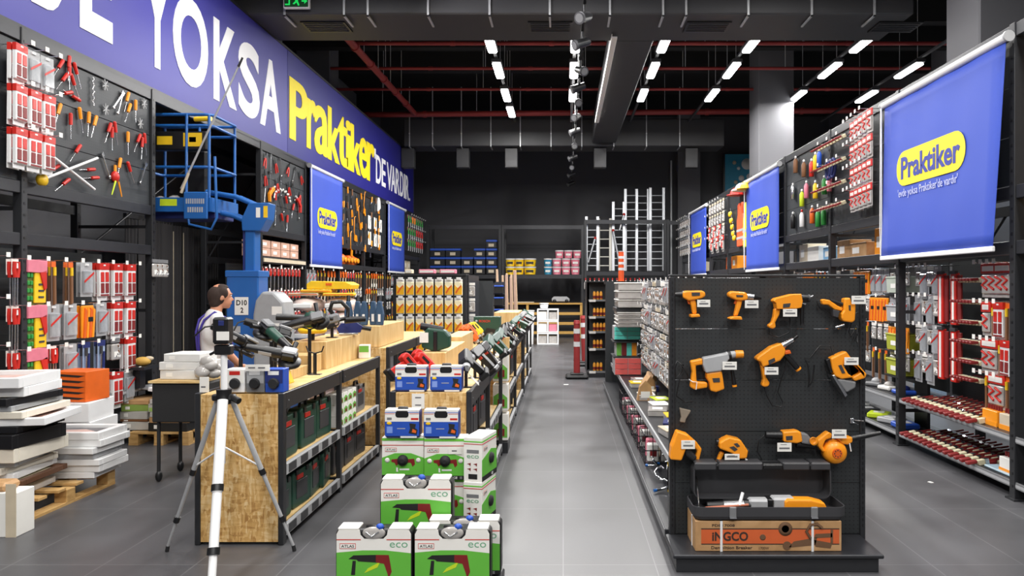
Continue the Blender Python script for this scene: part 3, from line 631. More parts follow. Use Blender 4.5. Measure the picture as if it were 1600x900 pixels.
T.slab('grip', [(170, 182), (206, 178), (212, 215), (214, 262), (190, 266), (180, 215)], ORG, -.06, -.02); T.slab('battery_foot', [(174, 265), (224, 262), (230, 279), (176, 283)], ORG, -.085, -.005, .005)
T.slab('trigger', [(158, 186), (170, 182), (176, 208), (166, 206)], ORGD, -.05, -.03, .003); T.tag(210, 180, 285, 222)
T = Tool('impact_drill', 'orange cordless drill with grey chuck pointing right', 'drill', c7, (455, 155)); T.t['label'] = 'orange cordless drill with flat foot, silver collar and black chuck'
b = T.slab('motor_body', [(395, 140), (418, 130), (490, 136), (508, 150), (506, 180), (470, 186), (440, 182), (396, 162)], ORG); T.plate([(438, 152), (478, 154), (476, 164), (440, 164)], b)
T.rod('collar', (506, 162), (545, 166), .021, CHROME, .019); T.rod('chuck', (545, 166), (590, 172), .021, BLK, .008)
T.slab('grip', [(446, 180), (480, 182), (470, 225), (452, 274), (428, 276), (440, 225)], ORG, -.06, -.02); T.slab('battery_foot', [(398, 285), (428, 276), (468, 277), (473, 296), (400, 294)], ORG, -.085, -.005, .005)
T.slab('trigger', [(438, 184), (448, 182), (442, 208), (432, 204)], ORGD, -.05, -.03, .003); T.tag(485, 183, 563, 228)
T = Tool('hammer_drill', 'large orange corded hammer drill hanging in the top row', 'drill', c7, (730, 180))
b = T.slab('motor_body', [(652, 184), (664, 172), (760, 148), (812, 146), (820, 190), (812, 226), (780, 232), (672, 234), (666, 200), (654, 192)], ORG, -.09, -.01); T.plate([(706, 204), (748, 200), (742, 222), (704, 226)], b, -.092)
T.slab('rear_grip', [(664, 232), (698, 234), (692, 268), (668, 312), (672, 340), (655, 350), (630, 342), (626, 328), (646, 316), (658, 280)], ORG, -.065, -.02)
T.rod('chuck', (815, 172), (860, 172), .026, BLK, .022, ring=DGRY); T.rod('chuck_tip', (862, 172), (892, 158), .012, CHROME, .008); T.rod('side_handle', (826, 210), (828, 318), .015, BLK, .012, ring=BLKM); T.rod('depth_gauge', (812, 196), (848, 206), .008, CHROME)
T.tag(702, 233, 783, 277, -.1); T.cord([(640, 350), (645, 385), (700, 400), (760, 370), (765, 300), (750, 260)])
T = Tool('angle_polisher', 'orange right-angle power tool with lever arm at the top corner', 'power tool', c7, (1090, 230))
b = T.slab('motor_body', [(1066, 172), (1100, 168), (1108, 200), (1132, 206), (1128, 300), (1112, 313), (1062, 306), (1048, 290), (1048, 262), (1062, 240)], ORG); T.plate([(1088, 212), (1100, 212), (1100, 244), (1090, 240)], b)
T.slab('lever_arm', [(938, 182), (948, 176), (984, 182), (1030, 214), (1062, 230), (1056, 246), (1015, 238), (978, 210), (944, 208)], ORG, -.06, -.02); T.rod('black_grip', (990, 186), (1062, 208), .013, BLK)
T.slab('blade_guard', [(1000, 236), (1040, 246), (1030, 285), (1002, 276)], DGRY, -.07, -.03, .003); T.rod('spindle', (1020, 342), (1072, 326), .009, CHROME); T.tag(1100, 157, 1182, 205)
T.cord([(1130, 270), (1165, 250), (1178, 330), (1140, 420), (1165, 440), (1150, 330), (1120, 400), (1105, 370), (1130, 300)]); T.cord([(940, 184), (915, 185), (935, 225), (1005, 278)], .003)
T = Tool('rotary_hammer', 'orange and silver rotary hammer with D-shaped rear handle', 'power tool', c7, (300, 560))
T.slab('gear_housing', [(246, 516), (330, 500), (390, 488), (400, 520), (370, 560), (355, 592), (262, 604), (245, 558)], LGRY, -.085, -.01); T.rod('barrel', (385, 508), (440, 498), .026, LGRY, .022); T.rod('ring', (398, 506), (412, 503), .03, BLK)
b = T.slab('rear_handle', [(174, 536), (244, 520), (248, 556), (206, 562), (212, 655), (270, 658), (274, 668), (274, 690), (200, 702), (174, 688), (178, 660), (186, 600)], ORG, -.07, -.02)
b = T.slab('motor_body', [(268, 604), (356, 592), (364, 640), (372, 698), (322, 716), (290, 708), (284, 660), (268, 634)], ORG); T.plate([(300, 634), (342, 632), (344, 656), (306, 658)], b)
T.rod('chuck', (438, 498), (484, 497), .026, ORG, .024); T.rod('side_handle', (420, 585), (434, 676), .011, BLK, .013, ring=ORG); T.tag(355, 537, 437, 583, -.095); MB().tube([T.v(q, -.08) for q in ((165, 640), (185, 655), (210, 655), (205, 700))], .003, WHT).build('cable_tie', T.t)
T.cord([(172, 640), (130, 560), (105, 540), (88, 580), (100, 640), (130, 600), (140, 560), (105, 700), (100, 745), (150, 780), (195, 775)], .0045)
T = Tool('corded_drill', 'orange corded drill tilted upward with black side handle', 'drill', c7, (640, 500))
b = T.slab('motor_body', [(552, 520), (566, 506), (640, 452), (698, 430), (722, 470), (716, 500), (690, 532), (590, 570), (580, 540), (560, 532)], ORG, -.09, -.01); T.plate([(620, 530), (655, 514), (660, 532), (624, 556)], b, -.092)
T.slab('rear_grip', [(584, 560), (608, 566), (616, 630), (638, 664), (628, 684), (602, 688), (588, 676), (598, 644), (592, 600)], ORG, -.065, -.02)
T.rod('chuck', (712, 448), (775, 412), .023, CHROME, .016); T.rod('chuck_tip', (770, 415), (802, 390), .013, BLK, .01); T.rod('side_handle', (728, 496), (802, 580), .016, BLK, .018, ring=ORG); T.slab('collar', [(716, 480), (752, 472), (760, 492), (724, 498)], ORGD, -.07, -.02, .004)
T.tag(596, 567, 675, 611, -.1); T.cord([(612, 686), (625, 740), (660, 800), (710, 806), (722, 780), (690, 720), (715, 640), (740, 560), (740, 520)])
T = Tool('jigsaw', 'orange jigsaw with steel sole plate hanging diagonally', 'jigsaw', c7, (1080, 570))
b = T.slab('motor_body', [(985, 520), (1040, 492), (1076, 478), (1092, 500), (1112, 530), (1060, 560), (1090, 610), (1120, 630), (1050, 640), (1012, 622), (996, 580)], ORG); T.plate([(1028, 560), (1046, 556), (1068, 604), (1050, 606)], b)
T.slab('handle_loop', [(1092, 500), (1140, 545), (1200, 612), (1190, 636), (1130, 654), (1110, 632), (1150, 610), (1168, 598), (1120, 556), (1080, 545)], ORG, -.065, -.02); T.slab('sole_plate', [(986, 616), (1000, 612), (1074, 728), (1062, 740)], CHROME, -.1, -.005, .002); T.slab('gear_cover', [(1022, 640), (1060, 642), (1134, 656), (1130, 690), (1078, 718)], GRY, -.075, -.015)
T.slab('front_guard', [(962, 530), (985, 520), (1005, 600), (990, 604)], BLK, -.06, -.02, .004); T.tag(1058, 512, 1140, 556); T.cord([(1060, 640), (1000, 450), (940, 450), (880, 520), (850, 525), (865, 560), (880, 640), (870, 690), (895, 660), (905, 560)], .0045)
T = Tool('sheet_sander', 'orange sander with dust bag at the panel edge', 'sander', c8, (110, 170))
T.slab('motor_body', [(84, 133), (138, 150), (160, 180), (128, 226), (106, 284), (48, 278), (54, 212)], ORG, -.1, -.01); T.slab('handle_loop', [(138, 150), (190, 196), (216, 232), (200, 298), (180, 282), (192, 240), (160, 205), (148, 190)], ORG, -.06, -.02); T.slab('dust_bag', [(122, 228), (148, 226), (190, 270), (170, 292), (130, 262)], BLKM, -.09, -.02, .012); T.tag(103, 178, 173, 222, -.105)
MB().tube([T.v(q, -.05) for q in ((180, 290), (192, 326))], .004, WHT).build('cable_tie', T.t)
T = Tool('scoop_nozzle', 'grey flat nozzle hung above the orange sander', 'nozzle', c8, (130, 60)); T.slab('nozzle_flare', [(104, 22), (163, 36), (136, 80), (132, 98), (106, 94), (112, 70)], mat('khaki_grey', '8a7f70', .5), -.04, -.01, .004)
T = Tool('spray_gun', 'orange paint spray gun with white cup', 'spray gun', c8, (370, 220))
b = T.slab('motor_body', [(300, 192), (322, 176), (350, 163), (408, 176), (448, 236), (440, 272), (400, 276), (364, 246), (300, 222)], ORG, -.1, -.01); T.plate([(350, 214), (372, 208), (392, 224), (376, 234)], b, -.102); T.plate([(372, 196), (390, 192), (404, 208), (388, 214)], b, -.102)
T.slab('grip', [(312, 246), (334, 250), (316, 290), (305, 322), (270, 318), (290, 300)], ORG, -.06, -.02); T.rod('air_cap', (440, 240), (456, 244), .02, BLK); T.rod('rear_cap', (302, 198), (290, 196), .02, BLK); T.tag(325, 247, 400, 278, -.105)
T.slab('paint_cup', [(350, 283), (432, 290), (430, 322), (336, 322)], mat('milky_cup', 'd8d8d4', .35), -.09, -.02, .008); T.slab('cup_lip', [(434, 278), (448, 280), (446, 318), (434, 318)], WHT, -.08, -.05, .003)
T = Tool('angle_grinder', 'orange angle grinder with black grip and disc guard', 'grinder', c8, (670, 165))
b = T.slab('motor_body', [(628, 138), (700, 132), (722, 138), (730, 190), (700, 198), (632, 190)], ORG, -.085, -.01); T.plate([(642, 160), (676, 158), (676, 178), (644, 180)], b, -.087); T.rod('black_grip', (548, 160), (632, 162), .022, BLK, .026)
T.slab('gear_head', [(722, 144), (756, 150), (792, 196), (770, 206), (724, 198)], GRY, -.08, -.02); T.rod('disc_guard', (706, 208), (800, 216), .02, BLK); MB().lathe([(.012, -.004), (.026, -.02), (.022, .004), (.012, .004)], ORG, T.v((780, 182), -.09), 'Y').build('side_cup', T.t); T.tag(597, 193, 670, 238)
T.cord([(548, 165), (515, 190), (510, 250), (530, 290), (525, 330)])
T = Tool('leaf_blower', 'round orange blower with black nozzle reaching past the panel edge', 'blower', c8, (900, 245))
MB().lathe([(.03, -.105), (.062, -.1), (.074, -.07), (.076, -.03), (.06, -.01)], ORG, (0, 0, 0), 'Y', 28).build('fan_housing', T.t)
m = MB(); m.lathe([(.03, -.112), (.032, -.105), (.03, -.1)], ORGD, (0, 0, 0), 'Y')
for k in range(8): a = k*PI/4; m.box(-.002+.02*math.cos(a), -.115, -.002+.02*math.sin(a), .004+.02*math.cos(a), -.111, .004+.02*math.sin(a), DGRY)
m.build('fan_grille', T.t)
T.slab('handle', [(806, 182), (862, 138), (884, 150), (880, 172), (850, 180), (836, 212), (850, 240), (834, 244), (812, 216)], ORG, -.08, -.02); T.slab('air_duct_neck', [(900, 165), (984, 164), (986, 190), (962, 204), (930, 200)], ORG, -.09, -.02); T.rod('nozzle', (984, 178), (1136, 148), .02, BLK, .012, y=-.06); T.rod('foot', (862, 300), (872, 312), .008, ORG); T.tag(868, 120, 942, 165, -.12)
MB().tube([T.v(q, -.1) for q in ((965, 195), (972, 235))], .004, WHT).build('cable_tie', T.t)
p = c8(1010, 90); t = thing('accessory_hook', 'short chrome double hook near the panel edge above the blower', 'hook', (p[0], GY, p[1])); MB().cyl((0, 0, 0), (.06, -.05, 0), .004, CHROME).cyl((0, 0, -.012), (.02, -.06, -.02), .003, CHROME).build('prong', t); MB().box(-.012, -.016, -.022, .012, -.01, .012, CHROME, .002).build('plate', t)
# ---- carton and the open case on the base
bx0, bx1, by0, by1, bz = .79, 1.665, 4.40, 4.68, .11
t = thing('tool_carton', 'long brown carton with orange band and dark printed lettering under the open case', 'box', ((bx0+bx1)/2, by0, bz)); w = (bx1-bx0)/2
MB().box(-w, 0, 0, w, .28, .182, CARD, .004).build('carton_body', t)
m = MB(); m.box(-w+.035, -.0015, .045, w-.015, 0, .135, mat('print_orange', 'cf5f2e', .7)); m.box(-w+.035, -.002, .132, w-.015, 0, .138, mat('print_dark', '3a2a22', .8)); m.box(-w+.035, -.002, .042, w-.015, 0, .047, MATS['print_dark']); m.build('printed_band', t)
PD = MATS['print_dark']; SK = mat('print_sepia', '6b4e36', .8)
m = MB(); m.text('iNGCO', -w+.1, .063, -w+.315, .118, -.002, PD, .001, .03); m.text('PDB17008', -w+.1, .148, -w+.235, .163, -.001, PD, .001, .01); m.text('Demolition Breaker', -w+.095, .014, -w+.34, .032, -.001, PD, .001, .01); m.text('1700W', -w+.38, .012, -w+.44, .028, -.001, SK, .001, .01); m.build('printed_lettering', t)
m = MB(); m.lathe([(.022, -.003), (.042, -.003), (.042, -.001), (.022, -.001), (.022, -.003)], SK, (.1, 0, .135), 'Y'); m.lathe([(.012, -.003), (.018, -.003), (.018, -.001), (.012, -.001)], SK, (-.035, 0, .085), 'Y', 12)
m.cyl((.11, -.001, .035), (.11, -.003, .035), .026, SK).prism([(.12, .025), (.28, .04), (.29, .085), (.15, .06)], -.003, -.001, SK).prism([(.28, .03), (.37, .02), (.38, .05), (.27, .07)], -.003, -.001, SK).prism([(.27, .08), (.38, .085), (.38, .11), (.28, .105)], -.003, -.001, SK)
m.tube([(.25, -.003, .08), (.225, -.003, .12), (.25, -.003, .16), (.29, -.003, .165), (.32, -.003, .14)], .009, SK).prism([(.37, .05), (.385, .05), (.385, .13), (.37, .13)], -.003, -.001, SK); m.build('printed_picture', t)
for x in (-w+.155, w-.175): MB().box(x-.007, -.004, -.002, x+.007, 0, .188, WHT).box(x-.007, -.004, .183, x+.007, .28, .188, WHT).build('packing_strap', t)
MB().box(-w-.004, .1, -.002, -w, .115, .186, WHT).build('packing_strap', t)
cz = bz+.192
t = thing('open_tool_case', 'open black plastic tool case holding a silver and orange breaker hammer', 'case', (1.235, 4.395, cz))
def tray(m, x0, x1, y0, y1, z0, z1, th, mt, r=.05):
    # rounded open shell: floor plus walls
    n = 6; out = []; inn = []
    def rr(x0, x1, y0, y1, r):
        pts = []
        for a, b, s0 in ((x1-r, y1-r, 0), (x0+r, y1-r, 90), (x0+r, y0+r, 180), (x1-r, y0+r, 270)):
            for i in range(n+1): g = R(s0+90*i/n); pts.append((a+r*math.cos(g), b+r*math.sin(g)))
        return pts
    a = rr(x0+.015, x1-.015, y0+.01, y1-.01, r*.8); b = rr(x0, x1, y0, y1, r); c = rr(x0+th, x1-th, y0+th, y1-th, r*.8); N = len(a)
    vs = [(x, y, z0) for x, y in a]+[(x, y, z0+.02) for x, y in b]+[(x, y, z1) for x, y in b]+[(x, y, z1) for x, y in c]+[(x, y, z0+.015) for x, y in c]
    fs = [list(range(N))[::-1], list(range(4*N, 5*N))]
    for k in range(4):
        for i in range(N): j = (i+1) % N; fs.append((k*N+i, k*N+j, (k+1)*N+j, (k+1)*N+i))
    return m.add(vs, fs, mt)
CS = mat('case_black', '3a3a3d', .48)
m = MB(); tray(m, -.46, .46, -.01, .27, 0, .075, .008, CS, .06); m.build('case_bottom', t)
m = MB(); m.M = Matrix.Translation((0, .275, .085)) @ Matrix.Rotation(R(-97), 4, 'X') @ Matrix.Scale(-1, 4, (0, 0, 1)) @ Matrix.Translation((0, -.26, -.1))
m.M = Matrix.Translation((0, .268, .078)) @ Matrix.Rotation(R(89), 4, 'X')
# lid shell: local y is height above the hinge, local z is depth towards the viewer
tray(m, -.43, .42, 0, .21, -.02, .12, .008, CS, .05)
for x0, x1 in ((-.42, -.28), (-.27, -.0), (.12, .29), (.30, .41)): m.box(x0, .208, .0, x1, .224, .122, CS, .006)
m.box(.0, .2, .05, .12, .216, .118, BLK, .004)
for x0, x1 in ((-.425, -.29), (-.275, -.005), (.125, .285), (.295, .415)): m.box(x0, .178, .112, x1, .222, .13, CS, .006)
m.box(.0, .182, .108, .12, .21, .124, BLK, .004)
m.build('case_lid', t)
for x in (-.225, .26):
    MB().box(x-.02, -.024, .015, x+.02, -.008, .08, GRY, .004).box(x-.02, -.026, .012, x+.02, -.01, .02, CHROME).build('latch', t)
MB().tube([(-.4, .22, .2), (-.415, .05, .085), (-.425, .0, .075)], .005, CHROME).build('lid_stay', t)
hm_ = thing('breaker_hammer', 'silver breaker hammer with orange handle lying in the open case', 'power tool', (1.235, 4.48, cz+.058)) 
MB().cyl((-.36, 0, .0), (-.26, 0, .0), .022, BLK, .03).cyl((-.26, 0, 0), (-.14, 0, .005), .034, CHROME, .034).cyl((-.14, 0, .0), (-.1, 0, .0), .038, BLK).build('barrel', hm_)
MB().box(-.11, -.035, -.03, .02, .04, .045, LGRY, .012).box(.0, -.045, -.03, .035, .05, .05, BLK, .006).box(.03, -.035, -.03, .17, .05, .055, LGRY, .012).build('gear_housing', hm_)
MB().prism([(.1, -.015), (.1, .04), (.12, .052), (.26, .05), (.3, .04), (.34, .03), (.36, -.01), (.355, -.045), (.335, -.045), (.325, -.005), (.26, -.018)], -.05, .03, ORG).build('rear_handle', hm_, bevel=.01)
MB().cyl((-.17, -.03, .01), (-.14, .01, .075), .01, WHT).build('lock_lever', hm_)
tag(MB().cyl((0, 0, 0), (.2, 0, .003), .019, mat('milky_tube', 'c9cbca', .35), .015).cyl((-.012, 0, 0), (0, 0, 0), .014, WHT, .019).build('grease_tube', None, (.835, 4.425, cz+.042)), 'white grease tube lying at the front of the open case', 'tube')
tag(MB().cyl((0, 0, 0), (.26, .0, .02), .008, mat('copper_bit', 'b5684c', .4)).build('chisel_bit', None, (.86, 4.45, cz+.052)), 'coppery chisel bit lying behind the white tube in the case', 'chisel')
# ================================================================ gondola, aisle side stock
def stock(nm, label, cat, x0, y0, z0, x1, y1, z1, fn, group=None):
    t = thing(nm, label, cat, ((x0+x1)/2, y0, z0), 0, group); fn(t, (x1-x0)/2, y1-y0, z1-z0); return t
def organiser(mt, rows, cols, mts=None):
    def f(t, w, d, h):
        m = MB(); m.box(-w, .008, 0, w, d, h, LGRY, .003); m.build('housing', t)
        for r in range(rows):
            for c in range(cols):
                x0 = -w+.006+c*(2*w-.012)/cols; x1 = x0+(2*w-.012)/cols-.006; z0 = .006+r*(h-.012)/rows; z1 = z0+(h-.012)/rows-.006; mm = mts[c % len(mts)] if mts else mt
                MB().box(x0, 0, z0, x1, .01, z1, mm, .003).box((x0+x1)/2-.02, -.006, z0+.005, (x0+x1)/2+.02, 0, z0+.012, mm).build('drawer', t)
    return f
stock('organiser_box', 'turquoise drawer organiser on the aisle side of the tool gondola', 'organiser', .72, 10.4, .93, 1.1, 10.8, 1.12, organiser(CYAN, 3, 2))
stock('organiser_box', 'organiser with green, red, blue and orange drawers below the turquoise one', 'organiser', .75, 10.4, .70, 1.05, 10.8, .9, organiser(None, 1, 4, [LGRN, DRED, CYAN, ORG]))
stock('organiser_box', 'red drawer organiser lowest in the organiser pile', 'organiser', .72, 10.3, .445, 1.1, 10.8, .69, organiser(mat('coral', 'e0625c', .4), 3, 2))
for z in (.69, .9): tag(MB().box(.7, 10.3, z, 1.2, 10.85, z+.012, STEEL).build('shelf_board'), f'small black shelf {"under" if z>.8 else "over"} the {"turquoise" if z>.8 else "red"} organiser', 'shelf')
def storage(t, w, d, h):
    MB().box(-w, 0, 0, w, d, h*.85, CLEARW, .01).build('tub', t); MB().box(-w-.01, -.01, h*.85, w+.01, d+.01, h, PAPER, .006).build('lid', t)
for k in range(7):
    z = 1.13+k*.052 if k < 4 else 1.40+(k-4)*.115; h = .05 if k < 4 else .11
    stock('storage_tub', f'clear storage tub with pale lid, {ROWS[6-k] if k > 0 else "lowest"} in the pile on the tool gondola', 'tub', .74, 10.0-.02*k, z, 1.12, 10.6, z+h, storage)
tag(MB().box(.72, 9.98, 1.345, 1.2, 10.7, 1.39, STEEL).build('shelf_board'), 'black shelf under the bigger clear storage tubs', 'shelf')
# hanging bags along the aisle side
for r, z in enumerate((1.74, 1.46, 1.19, .93)):
    c = 0; y = 5.0
    while y < 9.7:
        k = ('b3', 'cl', 'b1', 'b3', 'b2')[(c//2+r) % 5]
        for q in range(2 if y < 7.5 else 1):
            inst(P[k], 'parts_bag', f'clear parts bag on the {ROWS[r]} hook row of the tool gondola side', 'bag', (.94+q*.07+.1, y+.01*q, z), RW+random.uniform(-.1, .1), f'parts bags gondola {ROWS[r]}', 0, random.uniform(-.08, .08), (1.35, 1.25, 1.25 if k != 'cl' else .8))
        inst(HOOK, 'display_hook', f'display hook of the {ROWS[r]} row on the gondola side', 'hook', (1.1, y, z+.01), RW, f'gondola side hooks {ROWS[r]}') if c % 2 == 0 else None
        y += .185; c += 1
# shelf goods (z .44)
for k in range(14):
    y = 5.2+k*.33; col = (PAPER, LIME, PAPER, BEIGE, NAVY, YEL, CLEARW)[k % 7]; nm = ('white', 'lime', 'white', 'beige', 'navy', 'yellow', 'clear')[k % 7]
    t = thing('small_parts_box', f'small {nm} lidded parts box on the middle gondola shelf', 'box', (.92+.06*(k % 3), y, .44), random.uniform(-.2, .2), f'{nm} parts boxes on gondola shelf')
    MB().box(-.09, -.12, 0, .09, .12, .05, CLEARW if col != NAVY else NAVY, .006).build('tub', t); MB().box(-.092, -.122, .05, .092, .122, .062, col, .004).box(-.05, -.06, .062, .05, .06, .064, PAPER).build('lid', t)
for k in range(3):
    t = thing('spout_carton', 'brown folded carton standing on the middle gondola shelf', 'carton', (.9+.08*k, 8.1+.4*k, .44), .5*k, 'folded cartons on gondola shelf'); MB().prism([(-.09, 0), (.09, 0), (.06, .16), (.0, .22), (-.06, .15)], -.05, .05, CARD).build('carton_body', t); MB().box(-.05, -.052, .03, .05, -.05, .1, PAPER).build('label', t)
# SDS-MAX packs
for k, (px, py) in enumerate(((1000, 648), (1018, 655), (1034, 650), (1042, 662))):
    p = onY(px, py, 5.55+.12*k if k < 2 else 5.9); t = thing('drill_bit_pack', 'black and yellow SDS-MAX bit pack hanging under the middle gondola shelf', 'pack', (max(.8+.07*k, p.x-.02), 5.5+.16*k, .40), 0, 'SDS-MAX packs')
    MB().box(-.022, -.006, -.24, .022, 0, 0, BLK, .002).build('card', t); MB().box(-.022, -.008, -.05, .022, -.006, -.0, YEL).box(-.02, -.009, -.24, .02, -.006, -.225, YEL).build('header', t)
    m = MB(); m.M = Matrix.Translation((0, -.007, -.135)) @ Matrix.Rotation(R(-90), 4, 'Y'); m.text('SDS-MAX', -.08, -.013, .08, .013, 0, YEL, .001, .02); m.build('lettering', t)
t = thing('thermometer_pack', 'narrow white scaled pack between the SDS-MAX packs', 'pack', (.93, 5.42, .38)); MB().rrect(-.02, -.26, .02, 0, .018, -.012, 0, LGRY).build('card', t)
m = MB(); 
for k in range(9): m.box(-.006, -.0135, -.23+k*.024, .008, -.012, -.226+k*.024, DGRY)
m.build('scale_marks', t)
# clamps / hooks on base shelf, discs
for k in range(9):
    y = 5.3+k*.12; x = .78+.13*(k % 3)
    t = thing('steel_clamp', 'shiny curled steel clamp lying on the gondola base shelf', 'clamp', (x, y+.3, .13), k*.9, 'steel clamps on the gondola base'); MB().tube([(-.07, 0, .012), (-.03, .03, .012), (.02, .02, .03), (.05, -.02, .05), (.03, -.04, .08)], .009, CHROME).build('hook_bend', t); MB().tube([(.03, -.04, .08), (-.01, -.02, .1), (-.04, .0, .09)], .008, CHROME).cyl((-.07, 0, .012), (-.09, -.01, .012), .012, BLU).build('screw_arm', t)
for k in range(6):
    z = .12+.026*(k % 3); y = 4.95+.22*(k//3)
    t = thing('sanding_disc', f'round {("grey", "tan", "brown")[k%3]} grinding disc on the gondola base near the end panel', 'disc', (.82+.02*k, y, z), 0, f'{("grey", "tan", "brown")[k%3]} discs on the base'); MB().lathe([(.012, 0), (.085, 0), (.088, .01), (.08, .02), (.012, .022)], (GRY, mat('tan_disc', 'b0875a', .7), BROWN)[k % 3]).build('disc', t); MB().lathe([(.008, .022), (.03, .022), (.03, .025), (.008, .025)], BLK).build('label_ring', t)
# wire baskets
for k in range(5):
    t = thing('wire_basket', 'tall black wire basket of small packs on the gondola base', 'basket', (.86, 6.7+k*.62, .125), 0, 'wire baskets on the gondola base'); m = MB()
    for x in (-.14, -.07, 0, .07, .14):
        for y in (-.22, .22): m.cyl((x, y, 0), (x, y, .25), .004, STEEL2, n=5)
    for y in (-.22, -.11, 0, .11, .22):
        for x in (-.14, .14): m.cyl((x, y, 0), (x, y, .25), .004, STEEL2, n=5)
    for z in (.01, .12, .25): m.tube([(-.14, -.22, z), (.14, -.22, z), (.14, .22, z), (-.14, .22, z)], .005, STEEL2, 5, True)
    m.build('wire_frame', t)
    for q in range(4):
        o = MB().box(-.05, -.04, 0, .05, .04, .16, (PAPER, CLEARW, PINK, BEIGE)[q], .01).box(-.03, -.042, .05, .03, -.04, .11, DRED).build('small_pack', None, (.86+(.06 if q % 2 else -.06), 6.58+k*.62+(.2 if q > 1 else 0), .13)); tag(o, f'{("white", "clear", "pink", "beige")[q]} pack standing in a wire basket on the gondola base', 'pack', f'basket packs {q}'); o.rotation_euler[1] = random.uniform(-.15, .15)
# ================================================================ second gondola with orange cans
t = thing('display_gondola', 'black shelving end with five shelves of orange cans beyond the tool gondola', 'shelving', (.45, 13.6, 0))
MB().box(0, .3, 0, .04, 1.6, 1.78, STEEL).box(0, .3, 0, .9, .34, 1.78, PEG).build('end_panel', t); MB().box(0, 0, 0, .9, .3, .1, STEEL).build('plinth', t); MB().box(.0, 0, 1.76, .9, .34, 1.78, STEEL).build('top_cap', t)
CZ = (1.44, 1.13, .855, .54, .12)
for z in CZ: s_ = MB().box(.02, 0, z-.03, .9, .3, z, STEEL2, .003).build('shelf', t); MB().box(.02, -.01, z-.035, .9, 0, z, GRY).build('price_rail', s_); MB().box(.03, -.013, z-.045, .15, -.01, z+.0, PAPER).build('price_card', s_)
cn = MB(); cn.lathe([(.024, 0), (.026, .004), (.026, .125), (.018, .137), (.018, .15)], AMB, n=12).lathe([(.0265, .02), (.0268, .03), (.0268, .06), (.0265, .07)], DRED, n=12).lathe([(.017, .15), (.017, .165), (.01, .168)], BLK, n=10); CAN = cn.mesh('oil_can')
for r, z in enumerate(CZ):
    for c in range(4 if r in (1, 2) else 3):
        inst(CAN, 'spray_can', f'orange spray can on the {ROWS[r]} shelf of the dark shelving end', 'can', (.45+.13+c*.062, 13.68, z), 0, f'orange cans shelf {ROWS[r]}')
t = thing('barrier_sleeve', 'orange and white striped barrier sleeve standing on the far gondola', 'barrier', (1.0, 12.7, 1.76) )
MB().cyl((0, 0, 0), (0, 0, .52), .05, mat('safety_orange', 'f0602a', .4), .045).cyl((0, 0, -.0), (0, 0, .02), .07, ORGD).build('sleeve', t)
for z in (.2, .3, .4): MB().cyl((0, 0, z), (0, 0, z+.045), .0505, WHT, .0495, cap=False).build('white_band', t)
tag(MB().box(.72, 12.36, 1.72, 1.4, 13.0, 1.76, STEEL).box(.74, 12.9, 0, .8, 12.98, 1.72, STEEL).box(1.3, 12.9, 0, 1.36, 12.98, 1.72, STEEL).build('top_shelf_stand'), 'black stand behind the tool gondola carrying the striped sleeve', 'stand')
# barrier posts
def bollard(loc, lean, lab):
    t = thing('barrier_post', lab, 'bollard', loc); t.rotation_euler[1] = 0
    MB().box(-.21, -.2, 0, .21, .2, .07, BLKM, .03).box(-.12, -.12, .07, .12, .12, .1, BLKM, .02).build('rubber_base', t)
    m = MB(); rm = mat('bollard_red', 'a03434', .45); m.M = Matrix.Rotation(lean, 4, 'Y')
    m.cyl((0, 0, .09), (0, 0, 1.0), .06, rm, .055, 18).cyl((0, 0, 1.0), (0, 0, 1.06), .065, rm, .05, 18); m.build('post', t)
    for z in (.58, .82):
        m = MB(); m.M = Matrix.Rotation(lean, 4, 'Y'); m.cyl((0, 0, z), (0, 0, z+.09), .0605, WHT, .0595, 18, False); m.build('white_band', t)
bollard((.25, 13.5, 0), 0, 'upright red barrier post with two white bands in the aisle')
bollard((.46, 15.6, 0), -.04, 'second red and white barrier post half behind the first')
# ================================================================ OSB ended bench units
def bench(label, x0, x1, y0, y1, top, nb, open_side=1, osb=True, z_sh=(.5, .1)):
    t = thing('display_bench', label, 'shelving', ((x0+x1)/2, y0, 0)); w = (x1-x0)/2; L = y1-y0; bl = L/nb
    for x in (-w, w-.035):
        MB().box(x, -.01, 0, x+.035, .05, top+.01, STEEL, .004).build('upright', t)
        for k in range(1, nb+1): MB().box(x, k*bl-.05, 0, x+.035, k*bl, top+.01, STEEL, .004).build('upright', t)
    if osb: MB().box(-w+.036, 0, .02, w-.036, .015, top, OSB).build('end_board', t)
    MB().box(-w+.036, .016, top-.03, w-.036, L-.01, top, PLY).build('worktop', t)
    for k in range(nb):
        for x in (-w, w-.03): 
            b_ = MB().box(x+.002, k*bl+.051, top-.1, x+.028, (k+1)*bl-.051, top+.008, STEEL, .004).cyl((x+(-.002 if x < 0 else .032), k*bl+.09, top-.05), (x+.015, k*bl+.09, top-.05), .006, GRY, n=6).build('top_beam', t)
        for z in z_sh:
            s_ = MB().box(-w+.03, k*bl+.051, z-.03, w-.03, (k+1)*bl-.051, z, STEEL2).box(-w+.05, k*bl+.06, z, w-.05, (k+1)*bl-.06, z+.008, PLY).build('shelf', t)
            for sx in (-1, 1):
                m = MB(); a = sx*(w-.03); b = sx*w; m.box(min(a, b), k*bl+.051, z-.055, max(a, b), (k+1)*bl-.051, z+.018, LGRY, .002)
                for q in range(5): m.box(min(b, b+sx*.003), k*bl+.09+q*bl/5.6, z-.045, max(b, b+sx*.003), k*bl+.09+(q+.6)*bl/5.6, z+.01, DGRY)
                m.build('price_rail', s_)
    MB().box(-w+.05, .02, 0, w-.05, L-.02, .07, STEEL).build('plinth', t)
    return t
BZ = .985
bench('chipboard-ended bench unit behind the white tripod', -2.41, -1.83, 4.82, 7.36, BZ, 2)
